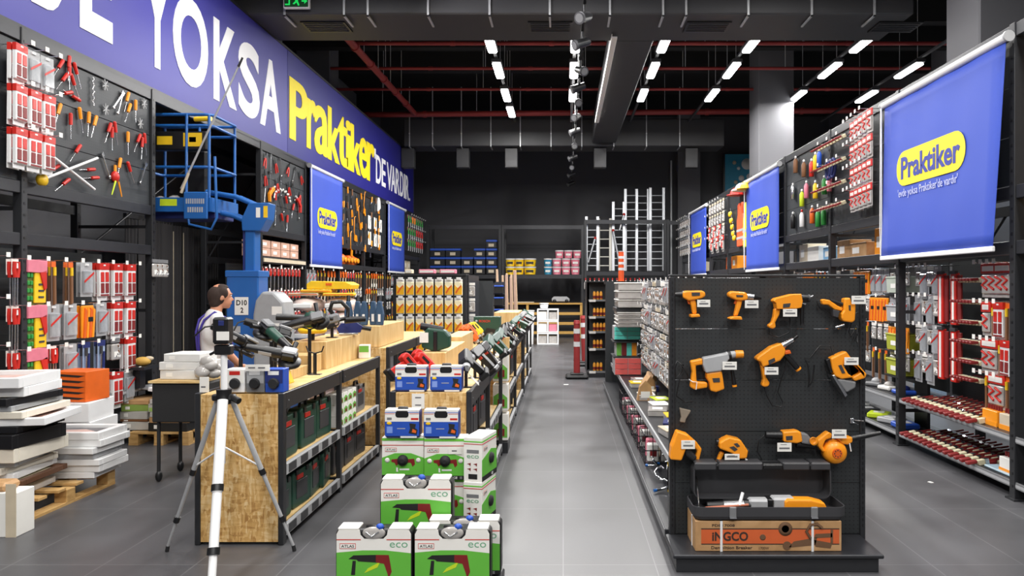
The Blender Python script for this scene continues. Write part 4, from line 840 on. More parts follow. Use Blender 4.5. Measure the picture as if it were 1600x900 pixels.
bench('chipboard-ended bench unit behind the stacked green drill boxes', -1.15, -.61, 4.9, 7.4, BZ, 2)
bench('bench unit with plywood risers at the back of the grinder aisle', -2.41, -1.83, 7.75, 10.6, 1.04, 2)
bench('bench unit further along the middle row with green boxed tools', -1.15, -.61, 7.95, 11.3, BZ, 2)
bench('farthest bench unit of the middle row', -1.15, -.61, 11.6, 14.2, BZ, 2)
def riser(label, x0, x1, y0, y1, z0, z1): return tag(MB().box(x0, y0, z0, x1, y1, z1, PLYV, .003).build('plywood_riser'), label, 'riser')
riser('low plywood riser block behind the boxed accessories on the tripod-side bench', -2.38, -2.06, 5.1, 5.95, BZ, 1.06)
riser('step of plywood between the low riser and the long riser', -2.3, -2.05, 5.97, 6.25, BZ, 1.13)
riser('long plywood riser block with the yellow polisher on top', -2.32, -2.02, 6.27, 7.3, BZ, 1.22)
riser('plywood riser carrying the row of navy tools', -2.4, -1.95, 7.8, 9.0, 1.045, 1.27)
riser('plywood riser block behind the blue cases with dark tool on it', -1.13, -.93, 5.8, 6.98, BZ, 1.17)
riser('plywood riser block with red edge strip, next along the middle row', -1.13, -.97, 7.0, 7.93, BZ, 1.21)
riser('plywood riser at the far end of the middle row', -1.1, -.72, 11.7, 12.9, BZ, 1.27)
t = thing('cable_box', 'white and green box beside the long plywood riser', 'box', (-1.95, 7.2, BZ+.002), .1); MB().box(-.05, 0, 0, .05, .1, .13, PAPER, .003).build('carton_body', t); MB().box(-.045, -.002, .06, .045, 0, .12, LGRN).build('label', t)
# ---- display stands & tools on top
def stand(label, x, y, z, h):
    t = thing('tool_stand', label, 'stand', (x, y, z)); MB().box(-.05, -.03, 0, .05, .03, .006, BLK, .002).cyl((0, 0, .006), (0, 0, h), .014, BLK).build('post', t)
    MB().tube([(-.07, 0, h+.06), (-.055, 0, h+.015), (0, 0, h), (.055, 0, h+.015), (.07, 0, h+.06)], .006, BLK, 6).build('fork', t); return t
stand('empty black forked tool stand on the plywood bench top', -1.99, 5.9, BZ, .17)
def grinder(label, loc, rz, body, head, group=None, ry=0):
    t = thing('bench_grinder', label, 'grinder', loc, rz, group); t.name = 'hand_grinder'; t.rotation_euler[1] = ry; t.scale = (1.0, 1.0, 1.0)
    MB().cyl((-.12, 0, 0), (.02, 0, 0), .034, body, .038, 14).cyl((-.23, 0, 0), (-.12, 0, 0), .027, BLK, .032, 12).build('motor_body', t)
    MB().box(.01, -.04, -.04, .12, .04, .03, BLK, .016).box(.015, -.036, .03, .115, .036, .052, head, .012).cyl((.07, 0, -.03), (.07, 0, -.06), .025, head).build('gear_head', t)
    MB().lathe([(.01, -.075), (.075, -.072), (.078, -.05), (.03, -.042)], BLK, (.07, 0, 0), 'Z', 18).build('disc', t)
    MB().cyl((.07, .03, 0), (.07, .13, .02), .014, BLK, .018).build('side_handle', t)
    MB().tube([(-.23, 0, 0), (-.27, 0, -.03), (-.28, .03, -.12)], .006, BLK, 6).build('power_cord', t)
    MB().box(-.14, -.036, -.012, -.05, -.033, .012, LGRY).build('maker_plate', t)
    return t
G = grinder('silver-headed black grinder on its post over the white box', (-2.26, 5.02, 1.34), .3, BLK, LGRY)
stand('black post carrying the first silver-headed grinder', -2.3, 5.25, 1.06, .17); G.location = (-2.3, 5.25, 1.31); G.rotation_euler = (.3, .5, .9)
for i, (x, y, z, h, rz, lab, body, head) in enumerate((
    (-2.2, 5.62, 1.06, .22, .5, 'grinder with pale head beside the first one', BLK, LGRY), (-2.12, 5.35, BZ, .3, 2.6, 'dark green grinder with grey guard tilted over the boxes', DGRN, GRY),
    (-2.0, 5.02, BZ, .16, .1, 'black grinder with pale grip nearest the bench corner', BLK, LGRY), (-2.05, 5.95, BZ+.0, .36, .2, 'large black grinder before the long plywood riser', BLK, GRY))):
    if i == 2: y = 5.2
    stand(f'black post holding the {lab}', x, y, z if i != 2 else BZ, h if i != 2 else .17)
    g_ = grinder(lab, (x, y, z+h+.075), rz, body, head); g_.rotation_euler = (.5*(i-1), (.35, -.5, .2, -.25)[i], rz)
t = thing('car_polisher', 'dark polisher with round yellow pad on the long plywood riser', 'polisher', (-2.18, 6.4, 1.225), .2); t.scale = (1.35, 1.35, 1.2)
MB().lathe([(.02, .05), (.075, .05), (.09, .065), (.088, .085), (.03, .095)], YEL, n=22).build('yellow_pad', t); MB().lathe([(.03, .095), (.055, .1), (.055, .17), (.04, .2), (.01, .21)], DGRN, n=16).cyl((0, 0, 0), (0, 0, .05), .014, BLK).build('motor_body', t); MB().cyl((-.03, 0, .16), (-.22, 0, .17), .022, BLK, .025).cyl((.03, 0, .16), (.12, .04, .15), .016, BLK).build('handle', t)
stand('black fork stand under the grey and black planer', -2.12, 6.75, 1.222, .1)
t = thing('belt_sander', 'grey and black power tool with big loop handle on the long riser', 'sander', (-2.12, 6.75, 1.345), .5); t.rotation_euler[1] = -.3
MB().box(-.13, -.05, 0, .08, .05, .09, GRY, .02).box(-.14, -.045, -.03, .02, .045, .01, BLK, .01).build('motor_body', t); MB().tube([(.05, 0, .05), (.02, 0, .13), (.06, 0, .19), (.14, 0, .17), (.18, 0, .09), (.15, 0, .01), (.06, 0, .02)], .02, BLK, 8).build('loop_handle', t); MB().cyl((.12, 0, 0), (.3, 0, -.05), .035, BLK, .025).build('dust_bag', t)
t = thing('jigsaw', 'navy and black jigsaw at the end of the long plywood riser', 'jigsaw', (-2.06, 7.1, 1.225), .3); MB().prism([(-.1, .02), (.1, .02), (.12, .08), (.06, .12), (-.08, .11), (-.12, .06)], -.03, .03, NAVY).box(-.1, -.035, 0, .08, .035, .02, CHROME, .003).build('motor_body', t, bevel=.008); MB().cyl((.1, 0, .07), (.2, 0, .05), .022, BLK).build('handle', t)
# navy tools in a row
for k in range(5):
    t = thing('navy_tool', 'navy and grey upright tool on the raised plywood riser', 'power tool', (-2.32+.085*k, 7.95+.06*(k % 2), 1.27), 0, 'navy tools on the riser'); MB().prism([(-.035, 0), (.035, 0), (.045, .12), (.02, .26), (-.02, .26), (-.04, .14)], -.03, .03, mat('slate_blue', '34506e', .45)).build('motor_body', t, bevel=.01); MB().cyl((0, 0, .26), (0, .01, .32), .022, BLK, .016).build('cap', t); MB().box(-.012, -.036, .04, .015, -.032, .12, WHT).build('price_tag', t)
# boxes on the bench end
def accbox(label, x, col, face, knob=True):
    t = thing('accessory_box', label, 'box', (x, 4.84, BZ+.011)); MB().box(-.06, 0, 0, .06, .1, .155, col, .003).build('carton_body', t); MB().box(-.055, -.0015, .06, .055, 0, .15, face).box(-.04, -.003, .115, .03, -.0015, .14, RED if face == PAPER else WHT).build('printed_front', t)
    MB().lathe([(.03, -.03), (.037, -.012), (.03, 0)], BLKM, (0, 0, .06), 'Y', 16).build('knob', t)
accbox('white accessory box with red print and black knob on the bench corner', -2.155, WHT, PAPER); accbox('grey accessory box with black knob between the white and blue ones', -2.025, GRY, LGRY); accbox('blue accessory box with black knob on the bench end', -1.9, BLUP, NAVY)
t = thing('price_sign', 'long white price strip above the three knobbed accessory boxes', 'sign', (-2.0, 4.82, BZ+.155)); MB().box(-.08, -.006, 0, .08, -.002, .042, PAPER).build('card', t); MB().box(-.06, -.008, .018, -.015, -.006, .026, TAGL).box(.005, -.008, .018, .05, -.006, .026, TAGL).build('print', t)
t = thing('price_sign', 'small white price card standing at the corner of the chipboard unit', 'sign', (-2.37, 4.86, BZ+.01)); MB().box(-.03, -.003, 0, .03, .003, .1, PAPER).box(-.02, -.004, .03, .01, -.003, .04, TAGL).build('card', t)
t = thing('yellow_box', 'yellow tipped box leaning behind the blue accessory box', 'box', (-1.93, 5.12, BZ+.02)); t.rotation_euler[1] = -.35; MB().box(-.035, 0, 0, .035, .08, .12, YEL, .004).build('carton_body', t); MB().box(-.02, -.002, .04, .01, 0, .09, BLK).build('label', t)
# goods in the aisle side of benches
def toolcase(label, loc, rz, mt, group, w=.3, h=.3, d=.1, badge=RED):
    t = thing('tool_case', label, 'case', loc, rz, group)
    MB().rrect(-w/2, 0, w/2, h*.88, .03, 0, d, mt).build('case_shell', t, bevel=.008); MB().tube([(-w*.2, d/2, h*.86), (-w*.16, d/2, h), (w*.16, d/2, h), (w*.2, d/2, h*.86)], .011, BLK, 8).build('handle', t)
    MB().box(-w*.3, -.004, h*.2, w*.3, 0, h*.62, DGRY, .002).box(-w*.28, -.006, h*.66, w*.05, 0, h*.76, badge).build('label', t); MB().box(-w*.35, -.008, h*.78, -w*.22, 0, h*.9, BLK).build('latch', t); MB().box(w*.22, -.008, h*.78, w*.35, 0, h*.9, BLK).build('latch', t); return t
def cases(X, ys, z, mt, where, rz=PI/2, h=.3, w=.3, dx=0, badge=RED):
    p = None
    for i, y in enumerate(ys):
        lab = f'{"green" if mt == DGRN else "grey"} tool case on the {where}'
        if p is None: p = toolcase(lab, (X, y, z), rz, mt, 'cases '+where, w, h, .1, badge)
        else: dup(p, (X, y, z), rz+random.uniform(-.15, .15), lab, 'cases '+where)
cases(-1.9, (5.12, 5.5, 5.85), .51, DGRN, 'upper shelf behind the tripod', h=.33); cases(-1.9, (5.0, 5.35, 5.65, 5.92), .11, DGRN, 'lower shelf behind the tripod', h=.3)
cases(-1.92, (6.3, 6.62, 6.95), .11, DGRY, 'lower shelf past the green cases', h=.3); cases(-1.92, (6.98,), .51, GRY, 'upper shelf by the little green boxes', h=.28)
gb = MB(); gb.box(-.055, 0, 0, .055, .12, .09, PAPER, .002).prism([(-.05, .01), (.05, .01), (.05, .045), (0, .065), (-.05, .05)], -.002, 0, LGRN).box(-.02, -.003, .015, .03, -.002, .04, DRED); GBX = gb.mesh('small_green_box')
for r in range(3):
    for c in range(4): inst(GBX, 'green_box', f'small white and green box in the {("bottom", "middle", "top")[r]} layer on the upper bench shelf', 'box', (-1.87, 6.2+c*.13, .51+r*.093), PI/2, f'small green boxes layer {r}')
cases(-.69, (5.15, 5.45, 5.75, 6.3, 6.6, 6.9), .51, DGRY, 'upper shelf beside the cordless drills', h=.33); cases(-.69, (5.15, 5.5, 5.85, 6.4, 6.8), .11, DGRY, 'lower shelf beside the middle aisle', h=.3, badge=DRED)
cases(-.69, (8.3, 8.7, 9.1, 9.9, 10.3, 10.8, 11.9, 12.3, 12.9), .51, DGRY, 'upper shelf of the far middle units', h=.33); cases(-.69, (8.3, 8.8, 9.3, 10.0, 10.5), .11, DGRY, 'lower shelf of the far middle unit', h=.3)
# ================================================================ boxed drills
MG = mat('leaf_green', '63b83f', .5, var=.1, scale=6); MG2 = mat('light_leaf', '6cc23f', .5); INK = mat('ink_black', '1b1b1b', .6); LRED = mat('line_red', 'c23b32', .6); ECO = mat('eco_green', '6fa784', .6)
def drill_print(m, s, ox, oz, y):
    m.prism([(ox+a*s, oz+b*s) for a, b in ((-.15, .0), (-.12, .022), (.02, .025), (.02, -.022), (-.09, -.015), (-.1, -.005))], y-.0015, y, INK)
    m.prism([(ox+a*s, oz+b*s) for a, b in ((-.125, -.012), (-.105, -.012), (-.11, -.1), (-.135, -.1))], y-.0015, y, INK)
    m.prism([(ox+a*s, oz+b*s) for a, b in ((.02, .025), (.1, .024), (.108, -.02), (.118, -.08), (.1, -.12), (.09, -.085), (.07, -.03), (.02, -.022))], y-.0015, y, DRED)
def atlas_logo(m, x, z, w, y):
    h = w*.34; m.box(x, y-.001, z, x+w, y, z+h, LRED).box(x+w*.03, y-.0015, z+h*.1, x+w*.97, y-.001, z+h*.9, PAPER).text('ATLAS', x+w*.1, z+h*.25, x+w*.9, z+h*.75, y-.0015, INK, .0008, .01)
def eco_case():
    t = thing('drill_case', 'x', 'case'); w, h, d = .205, .31, .1
    MB().rrect(-w, 0, w, h-.01, .03, .0, d, BLK).build('case_shell', t, bevel=.012)
    m = MB(); m.prism([(-w+.008, .03), (w-.008, .03), (w-.008, .175), (.06, .19), (-.06, .19), (-w+.008, .178)], -.005, -.001, MG); m.prism([(-w+.008, .178), (-.06, .19), (.06, .19), (w-.008, .175), (w-.008, h-.035), (w-.02, h-.012), (.075, h-.012), (.07, h-.04), (.05, h-.06), (-.05, h-.06), (-.07, h-.04), (-.075, h-.012), (-w+.02, h-.012), (-w+.008, h-.035)], -.005, -.001, PAPER)
    m.box(-w+.008, -.006, h-.066, -.068, -.005, h-.061, LRED).box(.068, -.006, h-.066, w-.008, -.005, h-.061, LRED).build('printed_sleeve', t)
    MB().box(-w+.015, -.005, h-.013, -.08, .09, h, PAPER, .004).build('sleeve_top', t); MB().box(.08, -.005, h-.013, w-.015, .09, h, PAPER, .004).build('sleeve_top', t)
    MB().tube([(-.06, .04, h-.04), (-.045, .04, h-.01), (.045, .04, h-.01), (.06, .04, h-.04)], .012, BLK, 8).build('handle', t)
    m = MB(); m.ball((0, .0, h-.03), .062, .012, .034, CLEARW, 12); m.tube([(-.04, -.012, h-.02), (-.01, -.014, h-.045), (.03, -.012, h-.02)], .004, CHROME).ball((.03, .01, h+.0), .022, .02, .018, BLUP, 8); m.build('accessory_bag', t)
    m = MB(); drill_print(m, .85, -.005, .145, -.005); m.prism([(-.05, .07), (.02, .1), (.035, .13), (-.03, .095)], -.0062, -.005, LIME); m.build('printed_drill', t)
    m = MB(); atlas_logo(m, -w+.025, h-.112, .085, -.005); m.build('maker_logo', t); m = MB(); m.text('eco', w-.12, h-.105, w-.025, h-.078, -.005, ECO, .001, .0); m.build('eco_lettering', t)
    m = MB(); m.box(-w+.008, -.006, .008, w-.008, -.003, .03, INK); m.text('CE', .1, .011, .13, .026, -.006, WHT, .001, .02); m.box(.15, -.007, .011, .17, -.006, .026, GRY); m.prism([(.03, .011), (.05, .011), (.04, .026)], -.007, -.006, WHT)
    for k in range(5): m.lathe([(.003, -.0075), (.011, -.0075), (.011, -.006), (.003, -.006)], (DGRY, BROWN, BROWN, BEIGE, WHT)[k], (-.15+k*.036, 0, .019), 'Y', 10)
    m.build('symbol_strip', t)
    return t
E0 = eco_case(); E0.location = (-1.003, 3.9, .108); E0['label'] = 'green and white drill case, front row, on the tripod side'
dup(E0, (-.588, 3.9, .108), 0, 'green and white drill case, front row, on the aisle side'); dup(E0, (-.545, 4.04, .108), 0, 'drill case half hidden directly behind the front aisle-side case'); dup(E0, (-.83, 4.15, .305), 0, 'green and white drill case standing alone on the middle step of the display')
tag(MB().box(-1.22, 3.85, 0, -.33, 4.16, .108, STEEL, .01).build('display_plinth'), 'low black plinth under the front green drill cases', 'plinth')
tag(MB().box(-.99, 4.165, 0, -.66, 4.27, .3, CARD, .004).build('step_carton'), 'plain brown carton carrying the lone middle drill case', 'box')
def eco_box(rot=False):
    t = thing('drill_box', 'x', 'box'); w, h, d = .128, .255, .13
    MB().box(-w, 0, 0, w, d, h, PAPER, .002).build('carton_body', t)
    m = MB(); m.box(-w, -.0015, .025, w, 0, .05, MG).prism([(-w, .05), (w, .05), (w, .13), (.05, .158), (-.05, .158), (-w, .13)], -.0015, 0, MG).box(-w, -.002, .205, w, 0, .209, LRED).box(-w, -.002, .235, w, 0, .25, MG2).box(-w, -.002, 0, w, 0, .025, INK); m.text('CE', .05, .006, .075, .019, -.002, WHT, .001, .02).box(.09, -.003, .005, .105, -.002, .02, GRY)
    m.box(w, 0, .03, w+.0015, d, .13, MG).box(w, 0, 0, w+.0015, d, .025, INK).box(w, 0, .235, w+.0015, d, .25, MG2).build('printed_front', t)
    m = MB(); m.prism([(-.07, .12), (-.02, .125), (-.02, .1), (-.04, .08), (-.05, .1), (-.07, .105)], -.003, -.0015, DRED).prism([(.02, .12), (.07, .125), (.075, .09), (.06, .075), (.05, .1), (.02, .1)], -.003, -.0015, (DRED)).box(-.04, -.0025, .05, -.03, -.0015, .07, WHT).box(-.02, -.0025, .054, .04, -.0015, .064, WHT); 
    for x in (-.095, .095): m.lathe([(.004, -.003), (.015, -.003), (.015, -.0015), (.004, -.0015)], PAPER, (x, 0, .115), 'Y', 12)
    m.text('2', -.04, .045, -.028, .07, -.002, WHT, .001, .02); m.build('printed_tools', t)
    m = MB(); atlas_logo(m, -w+.02, .168, .07, -.0015); m.build('maker_logo', t)
    MB().lathe([(.012, -.028), (.03, -.02), (.034, 0)], BLKM, (.0, 0, .115), 'Y', 18).build('black_knob', t); return t
B0 = eco_box(); B0.location = (-.985, 4.52, .512); B0['label'] = 'green drill box in the upper pair, tripod side, with black knob'
dup(B0, (-.722, 4.5, .512), 0, 'green drill box in the upper pair with a price card on its front')
dup(B0, (-.99, 4.55, .256), 0, 'green drill box mostly hidden behind the lone case, tripod side'); dup(B0, (-.722, 4.53, .256), 0, 'green drill box mostly hidden behind the lone case, aisle side')
dup(B0, (-.99, 4.58, 0), 0, 'lowest green drill box behind the plinth, tripod side'); dup(B0, (-.722, 4.56, 0), 0, 'lowest green drill box behind the plinth, aisle side')
for o in (bpy.data.objects['drill_box.005'], bpy.data.objects['drill_box.004']): pass
def side_box():
    t = thing('drill_carton', 'x', 'box'); w, h, d = .058, .262, .26
    MB().box(-w, 0, 0, w, d, h, PAPER, .002).build('carton_body', t)
    m = MB(); m.box(-w, -.0015, .235, w, 0, .242, MG2).box(-w, -.0015, .222, w, 0, .226, LRED).box(-w+.02, -.002, .17, w-.02, 0, .19, GRY).text('eco', -w+.02, .14, w-.02, .158, -.001, ECO, .001).box(-w+.03, -.002, .015, w-.03, 0, .045, INK)
    for i in range(2):
        for j in range(2): x = -.025+i*.04; z = .075+j*.03; m.prism([(x-.012, z), (x+.012, z+.006), (x+.01, z-.014), (x+.002, z-.004)], -.002, 0, DRED)
    m.build('printed_end', t)
    m = MB(); m.M = Matrix.Translation((w, d/2, 0)) @ Matrix.Rotation(PI/2, 4, 'Z'); m.prism([(-.13, .03), (.13, .03), (.13, .15), (.03, .17), (-.13, .13)], -.0015, 0, MG).box(-.13, -.0015, .0, .13, 0, .03, INK).box(-.13, -.0015, .235, .13, 0, .242, MG2).box(-.13, -.002, .222, .13, 0, .226, LRED); atlas_logo(m, -.1, .18, .06, -.0015)
    m.lathe([(.012, -.02), (.03, -.015), (.035, 0)], BLKM, (.02, 0, .115), 'Y', 14); m.text('CE', .03, .007, .06, .022, -.002, WHT, .001, .02); m.build('printed_side', t); return t
S0 = side_box(); S0.rotation_euler[2] = R(-14); S0.location = (-.54, 4.40, .527); S0['label'] = 'narrow green-sided carton, top one, at the aisle corner of the display'
dup(S0, (-.54, 4.39, .264), R(-13), 'narrow green-sided carton directly under the top corner carton'); dup(S0, (-.54, 4.40, 0), R(-14), 'lowest narrow green-sided carton at the aisle corner')
for k, (x, y, z) in enumerate(((-.722, 4.5, .512),)):
    t = thing('price_card', 'white price card on the upper aisle-side green drill box', 'sign', (-.66, 4.497, .69)); MB().box(-.04, -.004, -.02, .04, -.002, .018, PAPER).build('card', t); MB().box(-.02, -.005, -.004, .01, -.004, .004, TAGL).build('print', t)
def blue_case():
    t = thing('jigsaw_case', 'x', 'case'); w, h, d = .108, .175, .09
    MB().rrect(-w, 0, w, h-.006, .02, 0, d, NAVY).build('case_shell', t, bevel=.008)
    m = MB(); m.box(-w+.004, -.003, .012, w-.004, 0, .1, BLUP).box(-w+.004, -.003, .1, w-.004, 0, h-.012, PAPER).box(-w+.004, -.004, .146, -.045, -.003, .149, LRED).box(.045, -.004, .146, w-.004, -.003, .149, LRED).box(-w+.004, -.004, .154, w-.004, -.003, .158, BLUP).box(-w+.004, 0, h-.01, w-.004, .08, h-.003, PAPER); m.build('printed_sleeve', t)
    m = MB(); m.ball((-w+.03, -.004, .09), .016, .002, .009, YEL, 10).prism([(.04, .03), (.09, .02), (.095, .05), (.08, .06), (.085, .085), (.045, .09), (.05, .06)], -.005, -.003, INK).prism([(.06, .035), (.085, .03), (.088, .045), (.066, .055)], -.006, -.005, ORGD).box(-.03, -.004, .055, .02, -.003, .06, LGRY).box(-w+.015, -.004, .03, -w+.05, -.003, .07, mat('soft_blue', '7f9be0', .5)).box(.055, -.004, .11, .1, -.003, .122, RED).box(-w+.016, -.004, .11, -w+.045, -.003, .125, GRY); m.build('printed_picture', t)
    MB().rrect(-.04, .125, .04, .165, .015, -.005, -.001, BLK).tube([(-.035, .03, h-.02), (-.025, .03, h+.005), (.025, .03, h+.005), (.035, .03, h-.02)], .008, DGRY, 6).build('handle', t)
    MB().box(-.01, -.002, .0, .09, 0, .011, WHT).build('symbol_strip', t); return t
C0 = blue_case(); C0.location = (-.985, 4.5, .768); C0['label'] = 'blue and white jigsaw case on the green boxes, tripod side'
dup(C0, (-.745, 4.49, .768), 0, 'blue and white jigsaw case on the green boxes, aisle side'); dup(C0, (-1.02, 4.93, BZ+.004), 0, 'blue and white jigsaw case on top of the chipboard unit, red tools side'); dup(C0, (-.785, 4.93, BZ+.004), 0, 'shiny blue jigsaw case on top of the chipboard unit, drill side')
t = thing('price_sign', 'white double price card fixed to the chipboard above the blue cases', 'sign', (-.965, 4.9, .9)); MB().box(-.042, -.004, -.02, .042, -.001, .08, PAPER).build('card', t); MB().box(-.02, -.005, .05, .02, -.004, .058, TAGL).box(-.02, -.005, 0, .02, -.004, .008, TAGL).build('print', t)
# ---- drills on the slanted rail along the middle row
def gun(mt, accent, name='cordless_drill'):
    t = thing(name, 'x', 'drill')
    MB().prism([(-.11, -.03), (.05, -.035), (.07, -.02), (.07, .03), (.04, .04), (-.09, .036), (-.115, .02)], -.034, .034, mt).build('motor_body', t, bevel=.01)
    MB().cyl((.07, 0, 0), (.1, 0, 0), .026, LGRY, .022).cyl((.1, 0, 0), (.15, 0, 0), .021, BLK, .01).build('chuck', t)
    MB().prism([(-.075, -.03), (-.03, -.03), (-.045, -.1), (-.05, -.15), (-.095, -.15), (-.09, -.1)], -.02, .02, mt).box(-.115, -.035, -.185, -.02, .035, -.15, BLK, .006).build('grip', t, bevel=.006)
    MB().box(-.03, -.012, -.055, -.018, .012, -.03, accent).box(-.08, -.036, -.01, -.01, -.034, .012, accent).build('trigger', t)
    MB().box(-.02, -.05, -.17, .02, -.048, -.1, PAPER).tube([(-.03, -.03, -.03), (.0, -.045, -.07), (0, -.049, -.1)], .002, WHT, 5).build('price_tag', t); return t
D1 = gun(DGRN, RED); D2 = gun(BLK, RED); D3 = gun(RED, BLK); D4 = gun(ORGD, BLK); D5 = gun(YEL, BLK)
u1 = u2 = True
for k in range(17):
    y = 5.15+k*.52; proto = (D2, D1)[(k*7//3) % 2]
    lab = f'{"green" if proto is D1 else "black"} cordless drill with white tag on the aisle-side rail'; loc = (-.68, y, 1.17 if k < 10 else 1.19); rz = -PI/2+random.uniform(-.35, .25); g = f'{"green" if proto is D1 else "black"} drills on the aisle rail'
    if proto.get('label') == 'x': proto['label'] = lab; proto['group'] = g; proto.location = loc; proto.rotation_euler = (.75, .35, rz)
    else: dup(proto, loc, rz, lab, g, .75+random.uniform(-.3, .3), .3+random.uniform(-.2, .2))
    for q in range(1):
        SCG = 1
        t_ = thing('drill_bracket', 'black bracket holding a drill on the aisle-side rail', 'bracket', (-.68, y, BZ), 0, 'drill brackets'); MB().cyl((0, 0, 0), (0, 0, .12 if k < 10 else .15), .012, BLK).box(-.05, -.02, 0, .05, .02, .008, BLK).build('post', t_)
for k, (x, y, pr, nm) in enumerate(((-1.08, 5.25, D3, 'red'), (-.99, 5.35, D3, 'red'), (-1.06, 5.62, D3, 'red'), (-1.0, 8.1, D4, 'orange'), (-1.08, 8.25, D4, 'orange'), (-1.1, 8.5, D4, 'orange'), (-1.09, 8.78, D4, 'orange'), (-1.08, 8.98, D5, 'yellow'), (-1.07, 9.2, D5, 'yellow'), (-1.1, 10.2, D1, 'green'), (-1.1, 10.6, D1, 'green'))):
    lab = f'{nm} power tool leaning along the inner side of the middle row'; z = 1.12 if k < 3 else 1.15
    if k in (7, 8): x += .0
    g = f'{nm} tools inner side'
    if pr.get('label') == 'x': pr['label'] = lab; pr['group'] = g; pr.location = (x, y, z); pr.rotation_euler = (-.4, .9, .4)
    else: dup(pr, (x, y, z), .4+random.uniform(-.4, .4), lab, g, -.4, .8)
t = thing('cordless_planer', 'bulky dark green tool standing on the first middle-row riser', 'power tool', (-1.03, 5.95, 1.172)); MB().prism([(-.11, .03), (-.02, .0), (.02, .0), (.12, .03), (.12, .12), (.08, .17), (-.06, .19), (-.1, .13)], -.05, .05, DGRN).build('motor_body', t, bevel=.015); MB().cyl((-.12, 0, .2), (.06, 0, .17), .03, BLK, .025).box(-.01, -.06, 0, .02, .06, .16, BLK, .004).build('grip', t); MB().box(-.12, -.06, .07, -.05, -.055, .15, PAPER).build('price_tag', t)
t = thing('tool_box_green', 'dark green printed tool box with picture of a power tool on the middle row', 'box', (-.98, 9.45, BZ+.002)); t.name = 'sander_box'
MB().box(-.17, 0, 0, .17, .2, .31, DGRN, .004).build('carton_body', t); MB().prism([(-.165, .01), (.165, .01), (.165, .14), (.0, .1), (-.165, .12)], -.002, 0, GRY).text('BOSCH', -.1, .24, .04, .27, -.001, RED, .001, .02).lathe([(.008, -.002), (.016, -.002), (.016, 0), (.008, 0)], LGRY, (-.135, 0, .255), 'Y', 12).build('printed_front', t); MB().prism([(-.04, .1), (.0, .17), (.11, .15), (.12, .06), (.09, .07), (.07, .12), (.0, .1), (-.02, .04)], -.012, -.002, BLK).build('printed_tool', t)
for k in range(3): inst(GBX, 'green_box', f'green boxed tool, {("lowest", "middle", "topmost")[k]} of three beside the middle aisle', 'box', (-.64, 7.5, .12+.3*k), 0, None, 0, 0, (1.4, 1.4, 3.0))
tag(MB().box(-.72, 7.45, 0, -.56, 7.75, .11, STEEL).build('small_plinth'), 'small black plinth under the three green boxed tools', 'plinth')
tag(MB().box(-.72, 7.8, .0, -.57, 7.84, 1.15, PLYV).build('end_post_board'), 'narrow plywood board at the end of the far middle unit', 'board')
for o in list(bpy.data.objects):
    if o.name.startswith('cordless_drill') and o.get('group', '').endswith('aisle rail'): o.scale = (1.15, 1.15, 1.15)
# ================================================================ yellow pack end
t = thing('endcap_display', 'black end display holding rows of bright yellow packs', 'shelving', (-3.2, 14.0, 0)); MB().box(0, .02, .1, 1.32, .06, 1.88, PEG).build('back_panel', t)
for x in (-.03, 1.32): MB().box(x, 0, 0, x+.04, .08, 1.885, STEEL).build('upright', t)
MB().box(-.03, -.3, 0, 1.36, .02, .1, STEEL).build('base_shelf', t); MB().box(1.36, .1, 0, 1.39, 1.8, 1.9, STEEL).build('side_panel', t)
for r, z in enumerate((1.82, 1.47, 1.12, .77)):
    for c in range(7):
        inst(P['ye'], 'refill_pack', f'yellow and cream pack in the {ROWS[r]} row of the bright end display', 'pack', (-3.08+c*.183, 13.93, z), random.uniform(-.04, .04), f'yellow packs row {ROWS[r]}', 0, 0, (1.2, 1.2, 1.15)); inst(HOOK, 'display_hook', f'display hook in the {ROWS[r]} row of the yellow pack display', 'hook', (-3.08+c*.183, 14.0, z), 0, f'yellow display hooks {ROWS[r]}')
for c, (x, w, col, nm) in enumerate(((-2.6, .3, PINK, 'pink'), (-2.2, .3, PINK, 'pink'), (-2.95, .14, BEIGE, 'beige'))):
    tag(MB().box(-w/2, 0, 0, w/2, .2, .08, col, .01).box(-w/2+.02, -.002, .02, w/2-.02, 0, .06, PAPER).build('flat_carton', None, (x-.1*c*0, 14.0, 1.925)), f'{nm} flat carton on top of the yellow pack display, {("first", "second", "small")[c]} from the banner', 'box')
tag(MB().box(-3.24, 13.95, 1.89, -1.84, 14.4, 1.92, STEEL).build('cover_board'), 'black top board over the yellow pack display', 'board')
for z in (1.75, 1.45, 1.15, .95): inst(P['b1'], 'parts_bag', 'clear bag hanging on the side of the yellow pack display', 'bag', (-1.78, 14.2, z), 0, 'bags beside yellow display', 0, 0, (1.3, 1.3, 1.3))
# black gondola + blue bins + mouldings behind
t = thing('display_gondola', 'plain black gondola end beside the leaning wood mouldings', 'shelving', (-1.95, 16.0, 0)); MB().box(0, 0, 0, .42, .05, 1.8, PEG).build('end_panel', t); MB().box(0, .05, 0, .3, 2, 1.75, STEEL).build('spine_panel', t)
t = thing('bin_shelf', 'narrow black shelf column of blue-fronted bins', 'shelving', (-1.5, 16.2, 0)); MB().box(-.03, .2, 0, .2, .24, 1.78, STEEL).build('back_panel', t)
for k in range(6): MB().box(-.03, 0, .2+k*.26, .2, .2, .22+k*.26, STEEL).build('shelf', t)
for k in range(6):
    b = thing('blue_bin', f'small blue-lidded bin on the {ROWS[5-k]} level beside the mouldings', 'bin', (-1.42, 16.15, .222+k*.26)); MB().box(-.09, 0, 0, .09, .2, .15, BLK, .006).build('bin_body', b); MB().box(-.1, -.01, .15, .1, .2, .18, BLUP, .004).build('lid', b)
